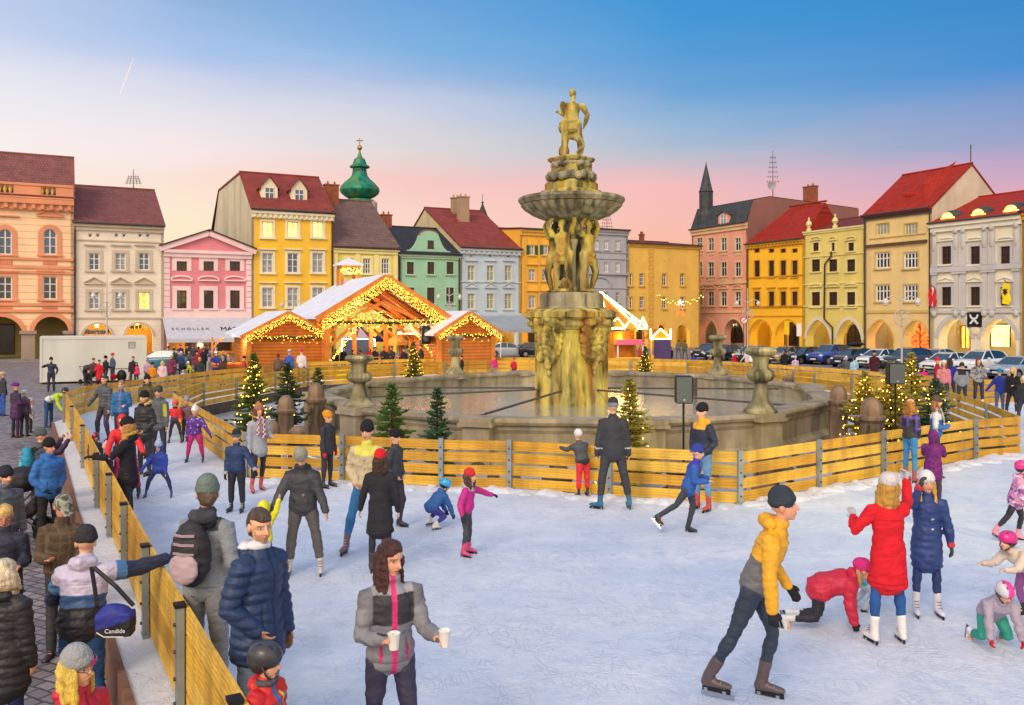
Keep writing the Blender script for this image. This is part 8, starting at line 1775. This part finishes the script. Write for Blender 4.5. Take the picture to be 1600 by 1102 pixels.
# ---- standing outside on the cobbles
Z = dict(z0=0)
std('heavy man in royal blue jacket and black cap watching from outside the left fence', 76, 684, 850, 55, jk=J_('#1f5aa8', fat=1.22, hem=.08), hood=True, pants=('#17181c', 'denim', 1.1), shoe='boot', hat=('beanie', '#15151a'), aL=POCK, aR=POCK, head=(20, 5), gl='#1a1a1e', skin='#d08a6c', **Z)
G = std('person in grey beanie and dark purple sleeves photographing the rink', 62, 664, 838, 125, jk=J_('#3a3c46', z=(('arm', .4, 2.3, '#2c1a3c'),)), pants=('#26262e',), hat=('beanie', '#4c5458'), aL=PHONE, aR=((.3, .9, -.1), (.1, .5, .8)), fist=.9, d=15.6, H_=1.74, **Z)
rucksack('turquoise backpack on the photographing person in the grey beanie', G, '#1482a8', '#3aa0b0')
p = G['t'].location+Matrix.Rotation(G['t'].rotation_euler.z, 3, 'Z') @ ((G['J']['wrL']+G['J']['wrR'])/2+Vector((0, -.05, .1))); t = thing('mobile_phone', 'light gold phone held up by the person with the turquoise backpack', 'phone', p, R(125)); b = MB(); b.box(-.08, .08, -.006, .004, -.038, .038); b.build('case', mat('gold_phone', H('#c8b088'), .4), t); b = MB(); b.box(-.065, -.04, .005, .009, .01, .03); b.build('camera_bump', BLK, t)
std('man in brown jacket and camouflage cap looking down at his hands', 100, 0, 0, 15, d=9.7, H_=1.76, jk=J_('#4a3c30', 'wool', fat=1.15, z=(('check', 60, .8, '#5c4c3c'),)), pants=('#2a2a30',), hat=('cap', '#9a9c90', '#4a5040'), aL=BENT, aR=((.2, .1, -1), (-.5, .8, .1)), head=(35, 38), torso=(0, .12, 1), hair=('#6a6058', 'short'), skin='#cf8a6a', **Z)
std('man in lilac, blue and black banded jacket with his arm stretched to the fence top', 128, 0, 0, 190, d=7.9, H_=1.78, jk=J_('#15141c', 'puff', puff=.004, fat=1.2, hem=.05, z=(('above', .34, '#2a4a7c'), ('above', .56, '#b8b0cc'), ('arm', -.1, .3, '#b8b0cc'), ('arm', .3, .62, '#3a6a9a'), ('arm', .62, 2.3, '#161d38'))), hood=True, pants=('#1c4478', 'denim', 1.1), hat=('beanie', '#2c2a30'), aR=((.85, .45, -.05), (.8, .35, .18)), aL=((.45, .3, -.9), (-.3, .9, .0)), gl='#14131a', head=(5, 12), torso=(.0, .18, 1), **Z)
t = thing('shoulder_bag', 'dark blue sports bag with white lettering hanging at the banded jacket man\'s side', 'bag', (-3.38, 7.5, 1.0), R(185)); b = MB(); b.ell((0, 0, .15), (.17, .09, .14), 16, 8); b.box(-.15, .15, -.08, .08, .02, .22); o = b.build('bag', MM['shell'], t, smooth='all'); PEND.append((o, .012, H('#1c2484'), lambda co, nr: np.where(((co[:, 2]+co[:, 0]*.3) < .12)[:, None], np.array([H('#15141c')]), np.array([H('#1c2484')])), .004, 0, 3))
me = text_mesh('Candide', .05, .002); me.materials.append(M_WHT); link('lettering', me, t, (-.03, .1, .08), (R(90), R(0), R(180))); b = MB(); b.tube([(-.15, 0, .26), (.0, -.02, .42), (.22, -.12, .56)], .018, 6); b.tube([(.15, 0, .26), (.2, -.08, .4), (.25, -.14, .56)], .018, 6); b.build('strap', SPB, t)
b = MB(); b.bar((-.1, .1, .03), (.06, .1, .035), .004, .008); b.bar((.06, .1, .035), (.12, .1, .075), .004, .008); b.build('white_stripe', M_WHT, t)
G = std('blonde woman in scarlet jacket and grey hat with pink lettered band, bottom left corner', 118, 0, 0, 70, d=5.5, H_=1.62, jk=J_('#b01830', 'puff', puff=.005, fat=1.1), hood=True, pants=('#22222a',), hat=('beanie', '#8f9498'), hair=('#d8b848', 'bob'), glasses=True, aL=BENT, aR=POCK, gl='#17171c', head=(12, 4), **Z)
b = MB(); pk = mat('pink_band', H('#d8407c'), .9, .1, 30, .3)
hp_ = G['hp']; rg = [hp_(.098*math.cos(a), .009+.113*math.sin(a), z) for z in (.03, .068) for a in [R(-100)+R(110)*i/8 for i in range(9)]]; b.add(rg, [(i, i+1, i+10, i+9) for i in range(8)]); o = b.build('hat_band', pk, G['t'], fixn=False)
me = text_mesh('BFF', .042, .001); me.materials.append(mat('pale_pink_letter', H('#e8a0bc'), .9, 0, 1, 0)); a = R(-45); q = hp_(.101*math.cos(a), .009+.117*math.sin(a), .049); link('lettering', me, G['t'], q, (R(90), 0, a+R(90)+R(12)))
G = std('woman with blonde bob in black quilted coat with fur hood, left edge', 6, 0, 0, 168, d=7.4, H_=1.66, jk=J_('#1b1b22', 'puff', hem=.3, puff=.007, fat=1.15), hood='#b09878', pants=('#1c2c5c', 'denim'), hair=('#d8c8a8', 'bob'), aL=BENT, aR=HANG, head=(0, 8), **Z)
std('woman with short fair hair and glasses facing us at the left edge', 8, 0, 0, 20, d=9.6, H_=1.66, jk=J_('#1f2236', fat=1.05), pants=('#1c1c24',), hair=('#d0a860', 'short'), glasses=True, head=(5, 25), aL=BENT, aR=BENT, skin='#d08a70', **Z)
std('bearded man in grey quilted jacket and dark beanie, left edge', 8, 742, 0, 62, d=11.9, H_=1.68, jk=J_('#3c4350', 'puff', puff=.008, fat=1.05), pants=('#2a2a34',), hat=('beanie', '#20222e'), beard='#5a3c2c', head=(-5, 5), **Z)
std('man in navy jacket and cap standing in front of the white container', 80, 558, 612, 20, jk=J_('#1c2240'), pants=('#1a1c30', 'shell', 1.1), hat=('beanie', '#17171e'), aR=((.7, .1, -.3), (-.7, .5, .5)), aL=((.5, 0, -.9), (-.2, .3, -.7)), vox=.024, **Z)
std('person in black jacket and pale blue jeans at the far left edge', 4, 580, 650, 140, jk=J_('#20222c', hem=.1), pants=('#2c54a4', 'denim'), hat=('fluffy', '#b8a890'), vox=.022, **Z)
std('woman in purple hat and coat with brown boots and a black bag', 24, 597, 684, 150, jk=J_('#3c1c4c', hem=.28, z=(('allabove', .3, '#2a1a34'),)), pants=('#241a34', 'shell', .9), shoec='#3a1e1c', hat=('fluffy', '#6a2484'), aR=BENT, aL=BENT, gl='#c81c6a', vox=.018, **Z)
std('woman in light blue knitted hat beside the purple hat', 38, 603, 680, 170, jk=J_('#4a3a5a'), pants=('#2a2230',), hat=('fluffy', '#a8c4dc'), vox=.018, H_=1.45, d=28, **Z)
std('toddler in silvery white snowsuit jacket and black trousers on the cobbles', 48, 620, 676, 120, kid=1, jk=J_('#b8b8c4', hem=.1, z=(('spots', 30, .5, '#8a8a9a'),)), pants=('#17171c',), hat=('beanie', '#a0acb8'), vox=.016, **Z)
G = std('person in lime and white jacket and jeans bending over the end of the fence', 76, 0, 668, 80, H_=1.76, jk=J_('#a8cc28', z=(('below', .55, '#c4c8cc'), ('band', .3, .45, '#8a9098'))), pants=('#22487c', 'denim'), hair=('#17171a', 'short'), torso=(0, 1, .35), aL=((.1, .4, -1), (0, .6, -.8)), aR=((.1, .3, -1), (0, .6, -.8)), head=(0, 40), vox=.016, **Z)
Zb = dict(z0=0, vox=.03)
for x, yt, yb, rz, jc, pc, hat, lab, ex in (
    (155, 561, 606, 10, '#c8182c', '#22202a', None, 'person in long bright red coat before the container', dict(hem=.4)), (146, 559, 604, 40, '#4a3a34', '#22202a', ('beanie', '#6a4a3a'), 'person in brown beside the long red coat', {}), (165, 555, 604, 150, '#1c1c28', '#22222a', ('beanie', '#17171e'), 'person in black with sky-blue rucksack behind the red coat', {}),
    (134, 575, 612, 60, '#26202c', '#22202a', None, 'person in dark jacket stooping over a pushchair', {}), (213, 566, 604, 170, '#d8306c', '#22202a', ('beanie', '#5a6a78'), 'child in hot pink jacket at the container corner', {}), (208, 556, 604, 10, '#2a1c24', '#2a2a30', None, 'dark haired person left of the hot pink child', {}), (230, 560, 602, 180, '#b890b8', '#4a4a54', ('beanie', '#8a7a9a'), 'person in lilac jacket right of the hot pink child', {}),
    (238, 566, 612, 175, '#c87a14', '#3a3030', ('beanie', '#1c1c20'), 'person in mustard jacket by the back fence', {}), (254, 563, 612, 10, '#d0b0c0', '#2c58a4', None, 'blonde girl in pale pink jacket by the back fence', dict(hem=.2)), (222, 554, 596, 30, '#3a4048', '#22222a', ('beanie', '#a8b0b4'), 'person with white hat at the right end of the container', {}),
    (300, 562, 600, -40, '#a8b41c', '#4a4a3c', ('beanie', '#d8c8c8'), 'person in yellow-green jacket bending near the back fence', {}), (286, 578, 606, 20, '#c4c0b8', '#8a8478', ('beanie', '#c8ccd0'), 'toddler in cream coat beside the yellow-green jacket', {}), (337, 549, 598, 180, '#1c2c84', '#1c2850', ('beanie', '#d8e0e0', '#2a8a6a'), 'person in deep blue coat with white and green hat', dict(hem=.3)), (366, 568, 592, 80, '#4a4048', '#2a2a34', ('pom', '#c8ccd4', '#b8a8b4'), 'child in pale bobble hat sitting by the left back fence', {}),
    (434, 550, 590, 190, '#5a4438', '#3a302a', None, 'person in brown jacket leaning at the left hut', {}), (452, 546, 588, 160, '#2c4aa4', '#2a2a44', ('beanie', '#c8ccd8', '#3a5aa4'), 'child in blue ski jacket before the left hut', {}), (471, 545, 588, 175, '#cfc4c8', '#5a4a54', ('beanie', '#d81c50'), 'girl in white jacket and crimson hat before the left hut', {}),
    (524, 545, 583, 40, '#1a1a22', '#17171e', None, 'person in black at the pavilion left post', {}), (537, 541, 580, -30, '#202430', '#17171e', ('beanie', '#17171e'), 'person in dark blue-black at the pavilion left table', {}), (551, 546, 582, 160, '#26242c', '#1c1c24', None, 'person in charcoal left of the brown jacket in the pavilion', {}), (563, 545, 583, 200, '#8a4420', '#22202a', None, 'person in rust brown jacket in the middle of the pavilion', {}), (577, 543, 583, 10, '#b81c28', '#2a222a', None, 'woman in red jacket at the pavilion middle table', {}),
    (586, 541, 581, -15, '#1c202c', '#17171e', None, 'man in navy suit coat right of the woman in red', {}), (600, 540, 580, 5, '#24262e', '#17171e', None, 'man in black holding a white cup in the pavilion', {}), (612, 540, 580, -30, '#2c2c34', '#1c1c24', None, 'person in dark grey next to the man with the cup', {}), (658, 538, 578, -60, '#1c2430', '#17171e', None, 'man in dark coat under the hanging speaker', {}), (631, 543, 580, 30, '#262432', '#1c1c24', ('beanie', '#3a3a44'), 'person in dark jacket near the lit fir of the pavilion', {}),
    (773, 556, 592, 180, '#d81c6a', '#8a7a80', ('beanie', '#d81c50'), 'girl in pink by the silver estate', {}), (803, 559, 594, 170, '#b81c28', '#2a2a34', ('beanie', '#c8242c'), 'child with red hat left of the pedestal', {}), (722, 556, 592, -60, '#1c1c24', '#17171e', ('beanie', '#17171e'), 'skater in black behind the rear left urn', {}),
    (965, 541, 578, 170, '#6a6a74', '#4a4a54', None, 'person in grey jacket right of the pedestal', {}), (959, 543, 582, 150, '#b8b0a0', '#3a3a44', None, 'person in beige coat close to the pedestal', {}), (1001, 540, 574, 0, '#b8281c', '#2a2024', None, 'person in red beside the glowing cart', {}), (1070, 531, 562, 180, '#4c5238', '#3c4044', None, 'man in olive jacket walking into the far corner', {}), (1060, 530, 560, 180, '#5a5a5e', '#3c4044', None, 'person in grey walking left of the olive jacket', {}),
    (1048, 541, 574, 200, '#17171e', '#17171e', None, 'person in black at the far fence below the purple board', {}), (1084, 552, 584, 180, '#1c34a4', '#1c1c44', None, 'person in vivid blue jacket left of the rear right urn', {}), (1105, 550, 586, 100, '#4a4648', '#2a2a30', ('beanie', '#7a7a74'), 'person in brown-grey coat left of the rear right urn', {}), (1148, 549, 584, 30, '#b81c24', '#2a2a30', ('pom', '#2c8a3c', '#e0e0e0'), 'child in red with green and white bobble hat', {}),
    (1158, 548, 584, 170, '#22202a', '#22202a', None, 'dark haired child between two bobble hats', {}), (1167, 548, 585, 190, '#c0b4b8', '#2a2a30', ('pom', '#c8202c', '#e4e4e4'), 'child with red hat and white bobble', {}), (1174, 546, 585, 180, '#e0e0e0', '#2a2a30', ('beanie', '#e4e4e8'), 'child with white woollen hat left of the orange jacket', {}), (1188, 548, 590, 160, '#d83a1c', '#22202a', ('beanie', '#b81c6a'), 'child in orange-red jacket and magenta hat', {}),
    (1226, 545, 592, 200, '#15171e', '#15171e', None, 'person in long black jacket with pale side stripe', dict(hem=.2)), (1243, 556, 594, 170, '#b8a0c4', '#8a90b0', ('pom', '#a8c8d8', '#c8d8e0'), 'child in lilac striped jacket and pale blue hat', {}), (1335, 555, 606, 190, '#8ab8d4', '#4a5a70', None, 'person in light blue jacket by the right back fence', dict(hem=.1)), (1322, 556, 600, 150, '#4a4a50', '#2a2a34', ('beanie', '#c8c0b8'), 'person in dark grey beside the light blue jacket', {}),
    (1366, 547, 602, -30, '#3c1420', '#2a1420', ('beanie', '#2a1018'), 'person in maroon coat walking by the white car', dict(hem=.3)), (1444, 574, 612, 0, '#d81c7a', '#2a1c34', None, 'dark haired child in magenta behind the right fence', {}), (1475, 562, 635, -30, '#c87a80', '#2a2430', ('slouch', '#d8c4b0'), 'girl in salmon pink jacket and cream hat on the right lane', {}), (1464, 558, 628, 60, '#9a1c24', '#26222a', ('beanie', '#b8202c'), 'person with red hat behind the salmon pink jacket', {}),
    (1484, 558, 632, 140, '#2c2484', '#2a2430', None, 'dark haired person in violet between pink and grey jackets', {}), (1503, 566, 640, 160, '#7c828a', '#1e2232', ('beanie', '#26262c'), 'person in grey hooded jacket with black shoulders on the right lane', {}), (1529, 558, 636, -15, '#8c8c90', '#22202a', None, 'girl with long chestnut hair in mottled grey top facing us', {}), (1562, 576, 652, 180, '#1a2a80', '#3a4a70', ('beanie', '#1470a0'), 'man in blue jacket with teal hat, back turned, right lane', {}),
    (1583, 571, 655, -60, '#17181c', '#17181c', None, 'woman with ash blonde hair in black near the right edge', dict(hem=.1)), (1600, 586, 668, 170, '#23252c', '#2a2a34', ('beanie', '#d8c8a8'), 'person in charcoal cut by the right edge', {})):
    z0 = ICE if (x > 1400 and yb > 625) or x in (773, 803, 722, 434, 452, 471) else .35 if 520 < x < 660 else 0
    if x in (434, 452, 471): yb = 602
    if 520 < x < 660: yb = 586
    hem = ex.get('hem', .04)
    k = dict(jk=J_(jc, 'wool', hem=hem, **({'z': (('above', .75, '#202228'),)} if x == 1503 else {'z': (('spots', 26, .3, '#4a4a50'),)} if x == 1529 else {})), pants=(pc,), hat=hat, z0=z0, vox=.03 if yb < 620 else .022)
    if yb > 625 and x > 1400: k['shoe'] = 'skate'; k['shoec'] = '#c8ccd0'
    if hat is None: k['hair'] = ({254: '#d8b860', 1529: '#6a3020', 1583: '#c8a868', 1001: '#7a3a1c'}.get(x, '#2a1e1a'), 'long' if x in (254, 1529, 1583, 1001, 577, 1484) else 'short')
    if x == 1475: k['hair'] = ('#7a4226', 'long'); k['aR'] = BENT
    if x in (134, 300, 1105, 434): k['torso'] = (0, .6, 1)
    if x in (598, 577, 586, 612, 1529, 1583): k['aL'] = BENT
    if x in (773, 722): k['aL'] = OUT
    i_ = x*7 % 5; k.setdefault('aL', (HANG, POCK, BENT, HANG, OUT)[i_]); k.setdefault('aR', (BENT, HANG, HANG, POCK, HANG)[i_]); k['lL'], k['lR'] = ((SA, SB2), (LEG0, LEG0), (SC, LEG0), (LEG0, SA), (LEG0, LEG0))[i_]
    if k.get('shoe') == 'skate' and x in (1583, 1475): k['lR'] = SC
    std(lab, x, yt, yb, rz, **k)
# ---- the crowd under the awning in front of the pink house
cc = ['#17171e', '#4a4a50', '#2a2440', '#26262c', '#3a3c44', '#a81c28', '#1c1c22', '#1c5aa8', '#5a5a60']; nm = ['black', 'ash grey', 'indigo', 'charcoal', 'slate', 'bright red', 'jet black', 'clear blue', 'mid grey']
for i in range(9):
    x = 263+i*9.5; d = 66+(i*37 % 5)*.9; std('person in %s under the awning, %s from its left post' % (nm[i], ('first', 'second', 'third', 'fourth', 'fifth', 'sixth', 'seventh', 'eighth', 'ninth')[i]), x, 0, 0, (170, 20, 200, 90, 180, 175, 10, 185, -60)[i], d=d, z0=0, H_=1.68+.03*(i % 4), jk=J_(cc[i], 'wool', hem=.06 if i % 3 else .2), pants=('#22222a',), hair=('#2a1e1a', 'short') if i % 2 else None, hat=None if i % 2 else ('beanie', cc[(i+3) % 9]), vox=.035, aL=BENT if i % 3 == 0 else HANG, group='crowd at the stalls under the awning')
for i, (x, d, c, hc, l) in enumerate(((283, 57, '#2c3a6a', '#d8d8dc', 'blue coat and white hat'), (296, 59, '#4c4a44', '#2a2a2c', 'mud-grey coat and dark hat'), (308, 56, '#7a2430', '#17171c', 'wine red coat and black hat'), (318, 60, '#1c1c24', '#a83040', 'black coat and dark red hat'), (328, 57.5, '#5a6a74', '#3a3a44', 'steel grey coat and hat'), (349, 58, '#26304a', '#c8a060', 'navy coat and sand coloured hat'), (358, 54, '#8a6a4a', '#4a3a30', 'camel coat and brown hat'), (272, 61, '#20382c', '#20242a', 'bottle green coat and black hat'), (176, 51, '#3c4a6a', '#b83040', 'slate blue coat and red hat'), (268, 49, '#6a2c4a', '#d8d0d8', 'plum coat and white hat'), (312, 48, '#2a3038', '#d0a030', 'graphite coat and mustard hat'), (326, 50, '#8a8c90', '#2c3c6a', 'silver grey coat and navy hat'), (348, 47.5, '#3a2c24', '#8a8c8c', 'dark brown coat and grey hat'), (382, 47, '#a03830', '#1c1c20', 'brick red coat and black hat'))):
    std('person with %s between the container and the left hut' % l, x, 0, 0, (170, -40, 20, 190, 90, 160, -70)[i % 7], d=d, z0=0, H_=1.62+.04*(i % 5), jk=J_(c, 'wool', hem=.2 if i % 2 else .05), pants=('#26262e',), hat=('beanie', hc), vox=.032, aL=BENT if i % 2 else POCK, group='crowd between the container and the left hut')
t = thing('contrail', 'short pale vapour trail rising in the sky at the upper left', 'contrail', PD(184, 156, 1500)); t['kind'] = 'structure'; e_ = PD(209, 91, 1500)-PD(184, 156, 1500); b = MB(); b.tube([Vector((0, 0, 0)), e_*.3, e_*.7, e_], [.15, .55, .65, .15], 8); b.build('vapour', mat('vapour', H('#f4e0e0'), 1, .05, .1, 0), t, smooth='all')
# ---- pushchair, scooter-like trolley, blue rucksack
def pushchair(label, pos, rz, c1, c2, s=1.0):
    t = thing('pushchair', label, 'pushchair', pos, rz); b = MB()
    loft(b, [(0, .3, .45), (0, .1, .42), (0, -.25, .5), (0, -.42, .62)], [(.2, .1), (.22, .12), (.21, .1), (.18, .06)], Vector((1, 0, 0)), 12); loft(b, [(0, .32, .45), (0, .36, .75), (0, .3, .98)], [(.2, .07), (.21, .07), (.18, .06)], Vector((1, 0, 0)), 12)
    o = b.build('seat', MM['shell'], t, smooth='all'); PEND.append((o, .02, H(c1), None, .006, 0, 2)); b = MB(); b.ell((0, .18, .93), (.24, .26, .2), 12, 8); o = b.build('canopy', MM['shell'], t, smooth='all'); PEND.append((o, .02, H(c1), None, .006, 0, 1)); b = MB(); b.ell((0, -.1, .56), (.17, .3, .09), 12, 8); o = b.build('blanket', MM['wool'], t, smooth='all'); PEND.append((o, .02, H(c2), None, .008, 0, 1))
    b = MB()
    for s_ in (-1, 1): b.tube([(s_*.24, -.4, .2), (s_*.24, .1, .45), (s_*.23, .62, 1.02)], .014, 6); b.tube([(s_*.24, .45, .15), (s_*.24, .1, .45)], .014, 6)
    b.tube([(-.23, .62, 1.02), (.23, .62, 1.02)], .018, 6); b.build('frame', M_GUT, t)
    for x, y, r in ((-.27, .45, .15), (.27, .45, .15), (-.22, -.42, .1), (.22, -.42, .1)): b = MB(); b.tube([(x-.02, y, r), (x+.02, y, r)], r, 16); b.build('wheel', TYRE, t)
    for q in t.children: q.scale = (s, s, s)
p = far(14, 14.6, 0); pushchair('black pushchair with pink blanket at the left edge on the cobbles', p, R(-60), '#17161c', '#c8205a', 1.12)
p = far(140, 50.5, 0); pushchair('small dark pushchair in front of the container by the red coat', p, R(60), '#2a1c34', '#8a2a4a')
p = far(190, 49.5, 0); t = thing('luggage_trolley', 'thin framed trolley with dark bag and red bundle before the container', 'trolley', p); b = MB(); b.tube([(-.5, 0, .95), (.6, 0, .95)], .025, 6); b.tube([(.5, 0, .95), (.4, 0, .1)], .02, 6); b.tube([(-.4, 0, .15), (.45, 0, .15)], .02, 6); b.build('frame', M_GUT, t); b = MB(); b.ell((0, 0, .55), (.28, .2, .35), 12, 8); b.build('dark_bag', SPB, t, smooth='all'); b = MB(); b.ell((-.45, 0, .5), (.2, .15, .16), 10, 7); b.build('red_bundle', RED, t, smooth='all')
for x in (-.35, .35): b = MB(); b.tube([(x, -.2, .1), (x, -.16, .1)], .1, 12); b.build('wheel', TYRE, t)
finish()
